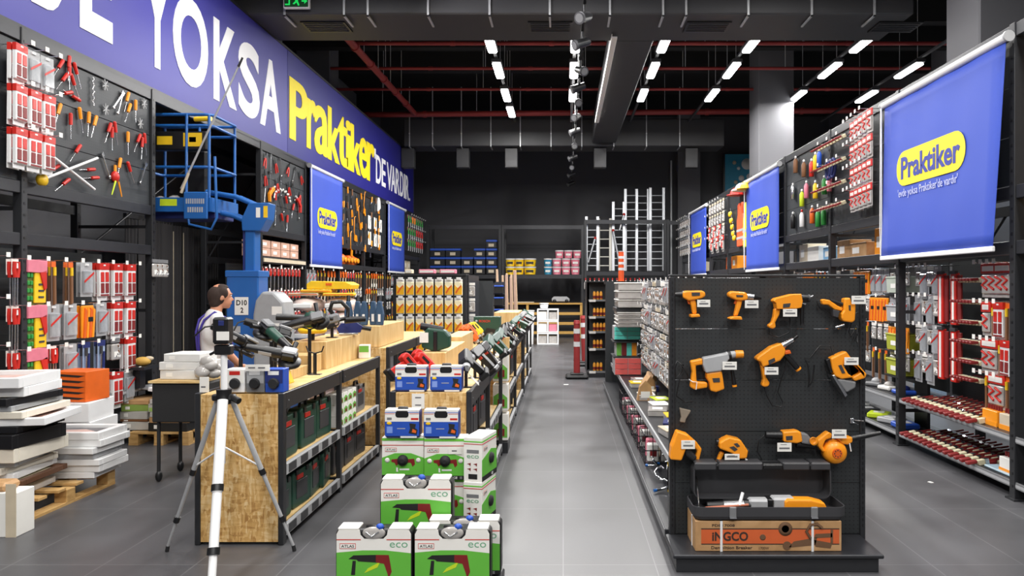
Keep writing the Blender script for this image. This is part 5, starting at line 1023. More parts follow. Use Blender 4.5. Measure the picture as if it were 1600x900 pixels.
for k in range(9):
    t = thing('wood_moulding', 'tall pale wood moulding leaning beside the blue bins', 'board', (-1.5+.055*k, 17.0+.05*k, 0), 0, 'leaning wood mouldings'); m = MB(); m.M = Matrix.Rotation(-.04+.015*k, 4, 'X') @ Matrix.Rotation(random.uniform(-.05, .01), 4, 'Y'); m.box(-.02, -.01, 0, .03, .01, 1.95+random.uniform(-.1, .15), (mat('oak_pale', 'b59a80', .6), mat('pinkish_wood', 'a98c7c', .6))[k % 2], .004); m.build('board', t)
# ================================================================ picture frames on pallets
def pallet(label, x0, x1, y0, y1, h=.14):
    t = thing('pallet', label, 'pallet', ((x0+x1)/2, (y0+y1)/2, 0)); w = (x1-x0)/2; d = (y1-y0)/2
    m = MB(); n = 6
    for k in range(n): b = -d+k*(2*d-.09)/(n-1); m.box(-w, b, h-.022, w, b+.09, h, PINE, .002)
    m.build('deck_board', t)['label'] = 'slatted deck'
    for x in (-w, -.05, w-.1):
        for y in (-d, -.05, d-.1): MB().box(x, y, .02, x+.1, y+.1, h-.022, PINE, .003).build('block', t)
    for x in (-w, -.05, w-.1): MB().box(x, -d, 0, x+.1, d, .02, PINE).build('runner', t)
    return t
pallet('pine pallet under the taller heap of picture frames', -4.6, -3.84, 5.18, 6.31); pallet('pine pallet under the boxed frames by the wall rack', -4.62, -3.98, 7.82, 8.6)
pallet('pine pallet under the wrapped sacks', -3.65, -2.8, 9.55, 10.6)
PICS = [mat('print_'+n, c, .6, var=.45, scale=9) for n, c in (('rose', 'b8a49a'), ('grey', '9aa0a4'), ('cream', 'd9cdb2'), ('sea', '8aa0ab'), ('blush', 'c9a9a0'))]
FR = [WHT, mat('frame_cream', 'ded7c8', .5), mat('frame_black', '17171a', .35), mat('frame_silver', 'a7a9ac', .35, .3), mat('frame_brown', '5e3d28', .5)]
def frame(label, loc, w, d, h, fm, pic, rz, rx=0, ry=0, group=None):
    t = thing('picture_frame', label, 'picture frame', loc, rz, group); t.rotation_euler = (rx, ry, rz); b = .05
    m = MB(); m.box(-w, -d, 0, w, -d+b, h, fm, .004).box(-w, d-b, 0, w, d, h, fm, .004).box(-w, -d+b, 0, -w+b, d-b, h, fm, .004).box(w-b, -d+b, 0, w, d-b, h, fm, .004); m.build('frame', t)
    m = MB(); m.box(-w+b, -d+b, 0, w-b, d-b, h*.55, pic).prism([(-w*.5, -d*.4), (w*.1, -d*.5), (w*.5, 0), (w*.1, d*.4), (-w*.4, d*.3)], h*.55, h*.555, PICS[4] if pic != PICS[4] else PICS[1], 'Z').build('print', t)
    return t
# taller heap
z = .142; rs = random.Random(3); NMF = ['white', 'cream', 'black', 'silver', 'brown']
seq = [(0, .05), (0, .05), (4, .04), (0, .05), (1, .05), (3, .04), (1, .1), (2, .1), (2, .05), (0, .055), (1, .05), (3, .04), (2, .055), (0, .07), (0, .075)]
place = ['lowest in', 'second from the floor in', 'third from the floor in', 'fourth from the floor in', 'fifth from the floor in', 'just below the pale box in', 'patterned pale box in', 'thick, mid-height in', 'above the thick black one in', 'wide one jutting out of', 'just over the jutting one in', 'thin one in the upper half of', 'glossy one under the top pair of', 'second from the top of', 'topmost on']
for i, ((k, h), pl) in enumerate(zip(seq, place)):
    w = .34+rs.uniform(-.05, .06); dx = rs.uniform(-.05, .05)
    if i in (9,): w = .46; dx = .06
    if i >= 12: w = .42; dx = -.06
    frame(f'{NMF[k]} picture frame {pl} the taller frame heap', (-4.33+dx, 5.55+rs.uniform(-.03, .03), z), w, .27+rs.uniform(-.02, .03), h, FR[k], PICS[i % 5], rs.uniform(-.16, .2)); z += h+.001
z = .142
for i in range(7):
    h = (.05, .055, .05, .045, .05, .055, .06)[i]; k = (0, 0, 0, 3, 0, 0, 0)[i]
    frame(f'{NMF[k]} picture frame, {("lowest", "second", "third", "fourth", "fifth", "sixth", "topmost")[i]} in the short heap nearer the tripod', (-4.05+rs.uniform(-.03, .03), 6.12+rs.uniform(-.02, .02), z), .3+rs.uniform(-.02, .02), .2, h, FR[k], PICS[i % 5], rs.uniform(-.12, .12)); z += h+.001
def flatbox(label, loc, w, d, h, col, rz, stripe=None, group=None, nm='frame_carton', cat='box'):
    t = thing(nm, label, cat, loc, rz, group); MB().box(-w, -d, 0, w, d, h, col, .004).build('carton_body', t); MB().box(-w*.7, -d-.002, h*.3, -w*.4, -d, h*.75, PAPER).build('label', t)
    if stripe: MB().box(-w+.01, -d-.0015, .01, w-.01, -d, h*.55, stripe).build('printed_band', t)
    return t
GB = mat('wrapped_grey', 'b9b7b2', .4, var=.15)
bw = [('grey wrapped frame box, bottom of the short stack by the pallet corner', .09, GB, None), ('thin brown board between grey frame boxes', .025, BROWN, None), ('grey wrapped frame box above the thin brown board', .085, GB, None), ('green frame box under the brown one', .07, mat('olive_green', '86a04c', .5), None), ('brown frame box topping the short stack', .05, CARD, None)]
z = .142
for l, h, c, s_ in bw: flatbox(l, (-4.62+rs.uniform(-.02, .02), 8.25, z), .15, .33, h, c, rs.uniform(-.08, .08)); z += h+.001
z = .142
for l, h, c, s_ in (('black printed frame box at the pallet front', .09, INK, None), ('brown taped frame box over the black one', .06, CARD, None), ('pale plastic wrapped box over the brown one', .05, GB, None), ('green and grey frame box under the slanted frame', .09, GB, mat('soft_green', '9cbf62', .5)), ('grey frame box directly under the slanted frame', .05, GB, None)):
    flatbox(l, (-4.2, 8.2, z), .215, .35, h, c, rs.uniform(-.06, .06), s_); z += h+.001
frame('white framed picture with yellow print lying slanted on the boxed frames', (-4.2, 8.15, z+.055), .23, .33, .04, FR[0], mat('print_yellow', 'cfc690', .6), .05, 0, .16)
frame('pale grey frame leaning behind the slanted white one', (-4.45, 8.4, z+.045), .22, .3, .03, FR[3], PICS[1], .1, 0, .12)
t = thing('open_carton', 'white open carton with round brown lid at the picture corner', 'box', (-3.89, 4.96, 0), .03)
MB().box(-.2, 0, 0, .2, .18, .3, PAPER, .004).box(.13, -.002, 0, .2, 0, .36, BEIGE).build('carton_body', t); MB().box(-.2, .01, .3, .12, .17, .36, CARD, .02).build('flap', t)
for i, (l, x, y, z0, h) in enumerate((('white flat box on the floor behind the tall frame heap', -4.5, 6.75, 0, .28), ('white flat box in the middle of the pile behind the frames', -4.48, 6.76, .281, .2), ('white flat box under the orange printed carton', -4.5, 6.74, .482, .17))): flatbox(l, (x, y, z0), .26, .22, h, WHT, .05*i)
t = thing('printed_carton', 'orange and black printed carton on the white boxes behind the frames', 'box', (-4.44, 6.6, .655), -.1); MB().box(-.17, 0, 0, .17, .3, .27, ORGD, .003).build('carton_body', t); m = MB()
for k in range(5): m.prism([(-.16, .03+k*.05), (.1, .02+k*.05), (.16, .035+k*.05), (-.1, .05+k*.05)], -.002, 0, INK)
m.build('printed_pattern', t)
flatbox('orange carton on the rack shelf above the floor', (-4.85, 7.15, .162), .09, .12, .28, ORG, LW, BLK, nm='shelf_carton'); flatbox('lime box beside the orange carton on the low rack shelf', (-4.85, 7.5, .162), .08, .1, .2, LIME, LW, None, nm='shelf_carton')
for k in range(5): flatbox(f'{("white", "red", "grey-white", "pink", "dark red")[k]} flat pack lying on the rack shelf behind the frames', (-4.9, 6.9+.25*k, .582), .1, .13, .04+.02*(k % 3), (WHT, RED, WHT, PINK, RED)[k], LW+.1*k, None, f'flat packs {k % 2}{("white", "red", "white", "pink", "red")[k]}', nm='shelf_pack')
t = thing('work_glove', 'crumpled pale gold glove lying on the rack shelf goods', 'glove', (-4.6, 8.05, .82)); MB().ball((0, 0, .05), .09, .06, .05, mat('glove_gold', 'c8a04a', .6)).ball((.06, .02, .08), .05, .03, .025, BEIGE).build('glove_body', t)
tag(MB().box(-4.72, 7.9, .79, -4.5, 8.2, .82, STEEL).box(-4.9, 8.0, .58, -4.6, 8.1, .79, BLK).build('shelf_tray'), 'small black tray ledge on the rack shelf end', 'tray')
# white box pile on dark cart
t = thing('trolley', 'dark trolley with plywood top behind the white tripod', 'trolley', (-3.3, 6.55, 0)); MB().box(-.24, -.22, .52, .24, .22, .86, BLKM, .01).build('frame', t); MB().box(-.26, -.24, .861, .2, .24, .88, PLY).build('top_board', t)
for x in (-.2, .2):
    for y in (-.18, .18): MB().cyl((x, y, .05), (x, y, .8), .015, BLKM).ball((x, y, .05), .03, .03, .05, BLK, 8).build('leg', t)
z = .882
for l, w, h in (('widest white carton, lowest in the pile on the trolley', .19, .08), ('white carton in the middle of the trolley pile', .2, .07), ('smaller white carton on top of the trolley pile', .16, .07)): flatbox(l, (-3.32+rs.uniform(-.02, .02), 6.55, z), w, .15, h, mat('carton_white', 'd9d8d5', .7), rs.uniform(-.08, .08)); z += h+.001
t = thing('plastic_bag', 'crumpled clear plastic bag beside the white cartons on the trolley', 'bag', (-3.08, 6.42, .882)); m = MB()
for k in range(6): m.ball((rs.uniform(-.05, .05), rs.uniform(-.05, .05), .05+.02*k), .07, .06, .045, CLEARW, 8, Matrix.Rotation(k, 3, 'X'))
m.build('bag_body', t)
# ================================================================ tripod with laser level
t = thing('tripod', 'white survey tripod with black clamps standing in front of the chipboard bench end', 'tripod', (-2.06, 4.47, 0))
HUB = Vector((0, 0, 1.05)); TW = mat('tripod_white', 'f2f2f2', .35, 0, .02)
for i, ft in enumerate(((-.47, .23, .02), (.34, .24, .02), (.14, -.46, .02))):
    ft = Vector(ft); a = HUB+Vector((ft.x*.1, ft.y*.1, -.04)); lg = MB(); d = ft-a; big = i == 2
    lg.cyl(a, a+d*.5, .016 if not big else .03, TW if big else LGRY, n=12).cyl(a+d*.45, a+d*.8, .012 if not big else .026, TW if big else LGRY, n=12).cyl(a+d*.78, ft, .009 if not big else .022, TW if big else LGRY, n=10)
    lo = lg.build('leg', t); 
    for f_ in (.46, .78): MB().cyl(a+d*f_, a+d*(f_+.035), .034 if big else .019, BLK, n=12).build('leg_clamp', lo)
    MB().cyl(ft-d.normalized()*.02, ft+Vector((0, 0, -.018)), .012, BLKM).build('rubber_foot', lo)
    j = a+d*.44; MB().cyl((0, 0, .72), j, .006, TW, n=6).build('spreader_strut', t)
MB().cyl((0, 0, .62), (0, 0, 1.02), .009, LGRY, n=10).build('centre_column', t)
MB().cyl((0, 0, .98), (0, 0, 1.07), .038, BLK, .045, 16).box(-.07, -.02, 1.0, .07, .02, 1.04, BLK, .008).cyl((.05, 0, 1.02), (.1, -.02, 1.0), .02, BLK).build('hub', t)
MB().cyl((0, 0, 1.05), (0, 0, 1.33), .019, TW).build('centre_pole', t)
MB().box(-.05, -.03, 1.28, .05, .03, 1.34, BLK, .008).cyl((-.05, 0, 1.3), (-.085, 0, 1.28), .008, BLK).build('pole_head', t)
t = thing('laser_level', 'black laser level with white label on top of the tripod', 'laser level', (-2.06, 4.47, 1.345)); t.scale = (1.15, 1.15, 1.25); MB().box(-.045, -.04, .0, .035, .04, .13, BLK, .01).build('housing', t); MB().box(-.02, -.043, .02, .045, -.04, .062, PAPER).build('label', t); MB().box(-.012, -.042, .09, .018, -.038, .115, NAVY, .002).build('window', t)
# ================================================================ blue mast lift
lx, ly = -3.86, 9.0
t = thing('mast_lift', 'blue mast lift with raised basket, marked D10 2', 'lift', (lx, ly, 0))
MB().box(-.36, -.28, .16, .5, .6, .5, BLU, .02).build('chassis', t)
for x in (-.4, .5):
    for y in (-.12, .48): MB().lathe([(.02, -.04), (.12, -.04), (.13, -.03), (.13, .03), (.12, .04), (.02, .04)], BLKM, (x, y, .13), 'X', 20).build('wheel', t)
MB().box(-.2, -.14, .5, .19, .16, 1.87, BLU, .015).box(-.21, -.15, 1.8, .2, .17, 1.88, BLU, .008).build('mast_box', t)
MB().box(.0, -.08, 1.85, .12, .1, 2.45, BLU, .01).box(-.03, -.06, 1.85, .0, .08, 2.4, NAVY).build('upper_mast', t)
MB().prism([(-.02, 2.36), (.2, 2.36), (.28, 2.5), (.3, 2.7), (.06, 2.7), (-.03, 2.5)], -.11, .12, BLU).build('arm_pivot', t, bevel=.01); MB().box(.24, -.113, 2.52, .29, -.11, 2.66, YEL).box(.15, -.113, 2.52, .2, -.11, 2.64, PAPER).build('warning_label', t)
MB().tube([(.15, -.06, 2.42), (-.15, -.05, 2.55), (-.48, -.05, 2.62)], .035, BLU).tube([(.15, .08, 2.42), (-.15, .08, 2.55), (-.48, .08, 2.62)], .035, BLU).tube([(.15, -.06, 2.66), (-.12, -.05, 2.78), (-.48, -.05, 2.84)], .03, BLU).tube([(.15, .08, 2.66), (-.12, .08, 2.78), (-.48, .08, 2.84)], .03, BLU).build('lift_arm', t)
m = MB(); m.box(-.09, -.152, 1.345, .075, -.15, 1.56, PAPER); m.text('D10', -.07, 1.46, .058, 1.525, -.152, INK, .001, .03); m.text('2', -.02, 1.37, .015, 1.435, -.152, INK, .001, .03); m.build('number_plate', t)
MB().box(-.17, -.152, 1.13, -.02, -.15, 1.21, LGRY).box(-.16, -.152, 1.02, .06, -.15, 1.1, LIME).build('warning_label', t)
hd = MB(); hd.prism([(.06, .55), (.42, .55), (.43, 1.3), (.41, 1.5), (.3, 1.62), (.16, 1.63), (.08, 1.52), (.05, 1.35)], -.26, .1, mat('hood_grey', '9c9ea0', .45)); hd = hd.build('grey_hood', t, (.12, 0, 0), bevel=.03)
MB().box(.28, -.263, 1.35, .4, -.26, 1.45, PAPER).box(.28, -.263, 1.15, .37, -.26, 1.25, PAPER).box(.29, -.263, 1.03, .37, -.26, 1.12, YEL).build('sticker', hd)
# basket, local coordinates
B0x, B1x, B0y, B1y, BF, BT = -1.25, -.3, -.3, .4, 2.62, 3.72
m = MB(); m.box(B0x, B0y, BF-.03, B1x, B1y, BF+.0, BLU, .005).box(B0x, B0y-.01, BF-.05, B1x, B0y+.01, BF+.12, BLU, .004).box(B0x, B1y-.01, BF-.05, B1x, B1y+.01, BF+.12, BLU, .004).box(B1x-.01, B0y, BF-.05, B1x+.01, B1y, BF+.12, BLU, .004).box(B0x-.01, B0y, BF-.05, B0x+.01, B1y, BF+.12, BLU, .004); m.box(B0x+.1, B0y+.1, BF-.12, B1x, B1y-.1, BF-.03, NAVY, .01); m.build('basket_floor', t)
def rr(z, r=.08):
    P_ = []
    for cx_, cy_, a0 in ((B1x-r, B1y-r, 0), (B0x+r, B1y-r, 90), (B0x+r, B0y+r, 180), (B1x-r, B0y+r, 270)):
        for i in range(5): a = R(a0+22.5*i); P_.append((cx_+r*math.cos(a), cy_+r*math.sin(a), z))
    return P_
for z, nm in ((BT, 'top_rail'), (BT-.13, 'top_rail'), (BT-.62, 'middle_rail')): MB().tube(rr(z), .018, BLU, 8, True).build(nm, t)
for x in (B0x+.03, -.78, B1x-.03):
    for y in (B0y+.01, B1y-.01):
        if x == -.78 and y < 0: continue
        MB().cyl((x, y, BF), (x, y, BT), .016, BLU).build('basket_post', t)
MB().tube([(B1x-.28, B0y-.02, BT), (B1x-.28, B0y-.03, BF+.05), (B1x-.24, B0y-.04, BF-.2), (B1x+.02, B0y-.04, BF-.26), (B1x+.08, B0y-.03, BF-.12), (B1x+.05, B0y-.02, BF+.6)], .016, BLU, 8).build('entry_loop', t)
o = MB().box(B1x-.3, B0y-.06, BF-.14, B1x-.02, B0y-.03, BF+.18, BLU, .01); o.build('basket_plate', t); m = MB()
for k in range(9): m.box(B1x-.27+k*.025, B0y-.062, BF+.04, B1x-.255+k*.025, B0y-.06, BF+.1, LGRY)
for k in range(7): m.box(B1x-.25+k*.027, B0y-.062, BF-.06, B1x-.233+k*.027, B0y-.06, BF-.0, LGRY)
m.build('plate_lettering', t)
MB().box(-1.0, B0y-.02, BT-.42, -.35, B0y+.1, BT-.2, BLK, .012).build('control_panel', t); MB().box(-.93, B0y-.023, BT-.36, -.75, B0y-.02, BT-.26, YEL).box(-.62, B0y-.023, BT-.38, -.4, B0y-.02, BT-.22, YEL).box(-.55, B0y-.023, BT-.33, -.47, B0y-.022, BT-.27, BLK).build('warning_label', t)
MB().box(-.78, .0, BT-.9, -.5, .14, BT-.36, BLK, .03).build('battery_box', t); MB().box(-.6, B0y-.015, BF+.0, -.36, B0y-.011, BF+.11, YEL).box(-.9, B0y-.014, BF+.02, -.7, B0y-.011, BF+.1, LIME).build('warning_label', t)
MB().cyl((-.62, -.05, BT+.0), (-.42, -.05, BT+.01), .03, YEL).build('grab_handle', t)
t = thing('rag_heap', 'heap of pale crumpled plastic on the lift basket floor', 'bag', (lx-.95, ly-.1, BF)); m = MB()
for k in range(6): m.ball((rs.uniform(-.12, .2), rs.uniform(-.08, .08), .07), .1, .09, .07, CLEARW, 8, Matrix.Rotation(k, 3, 'Y'))
m.build('bag_body', t)
a = onY(283, 295, 8.66); b = onY(379, 90, 8.66)
t = thing('extension_pole', 'long thin white pole leaning up from the lift basket across the sign', 'pole', a); d = b-a; MB().cyl((0, 0, 0), d*.93, .013, LGRY, .011, 8).cyl(d*.93, d, .016, BLK, .012, 8).cyl((0, 0, -.05), d*.12, .017, BEIGE, n=8).build('pole_tube', t)
tag(MB().box(-.06, -.04, 0, .06, .04, .1, WHT, .01).cyl((0, 0, .1), (0, 0, .13), .02, RED).build('paint_pot', None, (a.x+.02, a.y+.1, BF)), 'small white pot at the foot of the long pole in the basket', 'pot')
# ================================================================ black panels behind the open bay
for k in range(9):
    y = 9.75+k*.29; t = thing('fabric_screen', f'tall black fabric screen beside the lift, {("first", "second", "third", "fourth", "fifth", "sixth", "seventh", "eighth", "last")[k]} from the frame heaps', 'panel', (-5.8, y, 0), LW); m = MB()
    n = 10; vs = []; 
    for i in range(n+1):
        for z in (.02, 2.62): vs.append((.01+i*.027, .012*math.sin(i*2.1+k), z))
    m.add(vs, [(i*2, i*2+2, i*2+3, i*2+1) for i in range(n)], mat('black_fabric', '222022', .8)); o = m.build('fabric', t); s_ = o.modifiers.new('thickness', 'SOLIDIFY'); s_.thickness = .01
    MB().box(0, -.015, 2.6, .285, .03, 2.66, BLK).box(0, -.015, 0, .285, .03, .03, BLK).build('edge_rail', t)
    if k in (3, 4): MB().box(.28, -.03, .05, .287, -.02, 2.5, BEIGE).build('light_strip', t)
# ================================================================ wrapped sacks
SK1 = mat('sack_wrap', 'e3cfc6', .3, var=.2, scale=7, coat=.6)
for r in range(7):
    for c in range(2):
        t = thing('wrapped_sack', f'shiny pinkish wrapped sack, {("lowest", "second", "third", "fourth", "fifth", "sixth", "topmost")[r]} layer, {("lift", "aisle")[c]} side of the pile', 'sack', (-3.44+c*.42, 10.05+rs.uniform(-.04, .04), .142+r*.2), rs.uniform(-.08, .08))
        m = MB(); m.ball((0, 0, .1), .208, .4, .1, SK1, 14, Matrix.Rotation(rs.uniform(-.05, .05), 3, 'Y')); m.build('sack_body', t); MB().box(-.12, -.405, .06, .12, -.36, .12, PAPER, .01).build('label', t)
for k, (x, h, c) in enumerate(((-3.45, .0, 'orange-edged'), (-3.3, .045, 'yellow'), (-3.02, .0, 'bright yellow'))):
    t = thing('flat_case', f'{c} flat case on top of the wrapped sacks', 'case', (x, 9.95, 1.56+h), .1*k); MB().box(-.2, -.2, 0, .2, .2, .04, (BEIGE, YEL, YEL)[k], .01).box(-.19, -.202, .015, .19, -.2, .025, ORGD).build('case_shell', t)
t = thing('flat_case', 'big yellow lidded case topping the wrapped sacks', 'case', (-3.12, 10.0, 1.65), 0); MB().prism([(-.3, 0), (.28, 0), (.3, .06), (.22, .1), (-.24, .11), (-.3, .07)], -.2, .2, YEL).build('case_shell', t, bevel=.01); MB().box(-.04, -.21, .05, .04, -.2, .08, ORGD).build('latch', t)
# ================================================================ rack top goods on the sign side
def carton(label, loc, w, d, h, mt, grp=None, rz=LW):
    t = thing('stock_carton', label, 'box', loc, rz, grp); MB().box(-w, 0, 0, w, d, h, mt, .004).build('carton_body', t); MB().box(-w*.6, -.002, h*.3, w*.2, 0, h*.7, PAPER).build('label', t); return t
PK2 = mat('pinkish_carton', 'c9a08c', .7)
for k in range(4):
    for j in range(2): carton(f'pinkish flat carton, {("lower", "upper")[j]} layer on the rack over the red pliers packs', (XL-.05, 11.75+k*.42, 2.17+j*.13), .19, .3, .125, PK2, f'pinkish cartons layer {j}')
tag(MB().box(XL+.035, 11.45, 2.07, XL+.05, 13.3, 2.13, BEIGE).build('shelf_edge_strip'), 'pale shelf edge strip under the pinkish cartons', 'strip')
t = thing('small_box', 'little orange box beside the pinkish cartons', 'box', (XL-.05, 11.5, 2.16), LW); MB().box(-.06, 0, 0, .06, .12, .16, ORG, .01).build('carton_body', t)
for k in range(7):
    t = thing('orange_sack', 'bright orange bundle lying on the rack beam level past the larger banner', 'bundle', (XL-.14, 15.5+k*.24, 2.16), LW, 'orange bundles on the rack'); MB().ball((0, 0, .1), .15, .13, .1+.02*(k % 3), ORGD, 10).ball((0, -.12, .1), .1, .02, .06, ORG, 8).build('bundle_body', t)
for k in range(3): carton('white flat carton on the rack level by the back corner', (XL-.05, 21.7+.5*k, 2.17), .15, .3, .28, BEIGE, 'white cartons back corner')
# ---- tools on the charcoal boards
def screwdriver(c, nm):
    m = MB(); m.cyl((0, -.02, 0), (0, -.02, .09), .015, c, .017, 8).ball((0, -.02, .095), .017, .017, .014, c, 8).cyl((0, -.02, -.13), (0, -.02, 0), .0045, CHROME, n=6); return m.mesh(nm)
def pliers(c, nm):
    m = MB(); m.tube([(-.035, -.02, -.13), (-.03, -.02, -.06), (-.008, -.02, 0)], .01, c, 6).tube([(.035, -.02, -.13), (.03, -.02, -.06), (.008, -.02, 0)], .01, c, 6).prism([(-.018, -.01), (.018, -.01), (.02, .03), (.006, .08), (-.006, .08), (-.02, .03)], -.026, -.014, CHROME); return m.mesh(nm)
def wrench():
    m = MB(); m.box(-.008, -.02, -.12, .008, -.014, .1, CHROME, .002).prism([(-.02, .09), (-.008, .085), (.008, .085), (.02, .09), (.018, .13), (.006, .12), (-.006, .12), (-.018, .13)], -.022, -.012, CHROME).lathe([(.008, -.022), (.018, -.022), (.018, -.012), (.008, -.012)], CHROME, (0, 0, -.125), 'Y', 10); return m.mesh('wrench')
def trowel(c, nm):
    m = MB(); m.prism([(-.05, -.2), (.05, -.2), (.03, -.02), (-.03, -.02)], -.014, -.01, CHROME).cyl((0, -.02, -.02), (0, -.03, .02), .006, CHROME).cyl((0, -.03, .02), (0, -.03, .13), .015, c, n=8); return m.mesh(nm)
def hacksaw(c):
    m = MB(); m.tube([(-.02, -.02, .18), (-.09, -.02, .15), (-.09, -.02, -.12), (-.03, -.02, -.16)], .008, c, 6).box(-.022, -.021, -.16, -.015, -.019, .18, CHROME).prism([(-.05, -.16), (.02, -.15), (.0, -.27), (-.05, -.26)], -.03, -.01, c); return m.mesh('hacksaw')
ME = dict(sr=screwdriver(RED, 'red_screwdriver'), so=screwdriver(ORG, 'orange_screwdriver'), pr=pliers(RED, 'red_pliers'), po=pliers(ORG, 'orange_pliers'), wr=wrench(), to=trowel(ORG, 'orange_trowel'), tb=trowel(BROWN, 'brown_trowel'), hs=hacksaw(ORG))
EN = dict(sr=('screwdriver', 'red-handled screwdriver', 'screwdriver'), so=('screwdriver', 'orange-handled screwdriver', 'screwdriver'), pr=('pliers', 'red-handled pliers', 'pliers'), po=('pliers', 'orange-handled pliers', 'pliers'), wr=('wrench', 'chrome wrench', 'wrench'), to=('trowel', 'orange-handled trowel', 'trowel'), tb=('trowel', 'brown-handled trowel', 'trowel'), hs=('hacksaw', 'orange hacksaw', 'saw'))
def onboard(k, px, py, ang, where, X=XL+.012, rz=LW, sc=1.0):
    p = onX(px, py, X); nm, ds, ct = EN[k]; o = inst(ME[k], nm, f'{ds} {where}', ct, p, rz, f'{ds} {where}', 0, R(ang), (sc, sc, sc)); return o
W1 = 'in the top cluster of the screwdriver board'; W2 = 'in the middle row of the screwdriver board'; W3 = 'in the lower part of the screwdriver board'
for k, px, py, a in (('sr', 88, 106, 35), ('sr', 104, 105, 5), ('sr', 105, 118, 0), ('sr', 117, 116, -25), ('sr', 94, 126, 40), ('sr', 113, 133, -30), ('sr', 98, 146, 70), ('sr', 110, 150, 100), ('wr', 186, 160, 20), ('so', 195, 158, 20), ('so', 197, 175, 25), ('so', 209, 172, 0), ('wr', 183, 156, 40)): onboard(k, px, py, a, W1, sc=1.05)
for k, px, py, a in (('so', 62, 168, -10), ('so', 76, 173, 0), ('so', 87, 178, 20), ('sr', 107, 195, 0), ('so', 123, 186, -12), ('so', 135, 192, 5), ('so', 144, 196, 20), ('sr', 166, 206, 25), ('sr', 172, 215, 0), ('sr', 178, 207, -12), ('so', 197, 222, 0), ('sr', 212, 222, 30), ('sr', 219, 230, 5), ('sr', 224, 224, -10)): onboard(k, px, py, a, W2, sc=1.05)
for k, px, py, a in (('sr', 115, 238, 40), ('sr', 78, 265, 60), ('sr', 134, 265, 80), ('sr', 140, 278, 80), ('sr', 95, 288, 55), ('wr', 163, 258, -30), ('so', 183, 262, 15), ('sr', 201, 268, -30), ('wr', 222, 270, 25)): onboard(k, px, py, a, W3, sc=1.05)
t = thing('claw_tool', 'big red knobbed puller with yellow and orange legs on the screwdriver board', 'tool', onX(180, 276, XL+.03), LW); MB().ball((0, 0, 0), .05, .04, .06, RED, 10).cyl((0, 0, .05), (0, 0, .12), .014, ORG).build('knob', t)
for s_, c in ((-.09, LIME), (.08, ORG)): MB().cyl((s_*.3, -.02, -.05), (s_, -.02, -.2), .01, c, .006, 8).build('leg', t)
t = thing('crossed_rulers', 'two long white measuring rods crossed on the screwdriver board', 'ruler', onX(100, 255, XL+.05), LW); c0 = onX(100, 255, XL+.05)
for (a, b), nm in ((((52, 222), (146, 296)), 'rod'), (((66, 278), (146, 247)), 'rod')):
    A = onX(*a, XL+.05)-c0; Bq = onX(*b, XL+.05)-c0; MB().cyl((A.y, -.01 if a[0] == 52 else -.04, A.z), (Bq.y, -.01 if a[0] == 52 else -.04, Bq.z), .013, WHT, n=8).build(nm, t)
A = onX(60, 281, XL+.05)-c0; MB().lathe([(.01, -.06), (.05, -.055), (.05, -.01), (.01, 0)], YEL, (A.y, 0, A.z), 'Y').build('yellow_reel', t)
m = MB(); 
for i in range(22): m.ball((.012*math.sin(i*1.3), -.012, -.013*i+.14), .012, .008, .009, CHROME, 6)
t = thing('steel_chain', 'pale steel chain hanging on the screwdriver board', 'chain', onX(144, 143, XL+.02), LW); m.build('chain_link', t)
for px, py in ((163, 133), (164, 171), (224, 162), (218, 193)):
    t = thing('key_cluster', 'small pale star of fittings on the screwdriver board', 'fittings', onX(px, py, XL+.02), LW, 'pale fitting stars'); m = MB()
    for i in range(7): a = i*PI*2/7; m.cyl((0, -.01, 0), (.05*math.cos(a), -.01, .06*math.sin(a)), .006, LGRY, n=5)
    m.build('fitting', t)
W4 = 'on the pliers board beside the blue lift'
for i in range(26):
    px = 411+(i % 7)*9.2+rs.uniform(-2, 2); r = i//7; py = 246+(px-405)*.45+r*28+rs.uniform(-4, 4)
    k = ('pr', 'wr', 'pr', 'wr')[(i+r) % 4] if r < 2 else ('sr', 'sr', 'wr')[i % 3]; onboard(k, px, py, rs.uniform(-35, 35), W4, sc=1.2)
m = MB(); 
for i in range(18): a = PI*(i/17); m.ball((-.35*math.cos(a), -.015, .16*math.sin(a)+.012*math.sin(3*i)), .022, .012, .02, PAPER, 6)
t = thing('cable_clips', 'arc of white clips between the orange and red pistol tools', 'clips', onX(440, 312, XL+.02), LW); m.build('clip', t)
for px, py, c, nm, s_ in ((421, 300, ORG, 'orange', -1), (466, 318, RED, 'red', 1)):
    t = thing('riveter', f'{nm} pistol-shaped riveter on the pliers board', 'riveter', onX(px, py, XL+.02), LW); MB().prism([(s_*a, b) for a, b in ((-.12, .1), (-.02, .06), (.08, -.03), (.06, -.16), (.02, -.16), (.02, -.06), (-.06, .0), (-.14, .05))], -.04, 0, c).build('body_grip', t, bevel=.006); MB().cyl((-s_*.12, -.02, .08), (-s_*.17, -.02, .11), .015, WHT).build('nozzle', t)
W5 = 'on the trowel board past the larger banner'
for i in range(34):
    px = 533+(i % 9)*7.3+rs.uniform(-1.5, 1.5); r = i//9; py = 300+(px-530)*.38+r*23+rs.uniform(-2, 2)
    onboard(('hs', 'tb', 'to', 'to', 'po')[(i*3+r) % 5], px, py, rs.uniform(-20, 20), W5, sc=1.25)
for i, (px, py) in enumerate(((577, 346), (586, 349), (594, 352), (577, 371), (586, 374), (592, 376))):
    t = thing('blade_card', 'white square blade card on the hacksaw board', 'card', onX(px, py, XL+.02), LW, 'white blade cards'); MB().box(-.13, -.012, -.18, .13, 0, .14, PAPER, .004).build('card', t); MB().prism([(-.03, -.1), (.0, -.11), (.04, .04), (.01, .09)], -.014, -.012, INK).build('printed_blade', t)
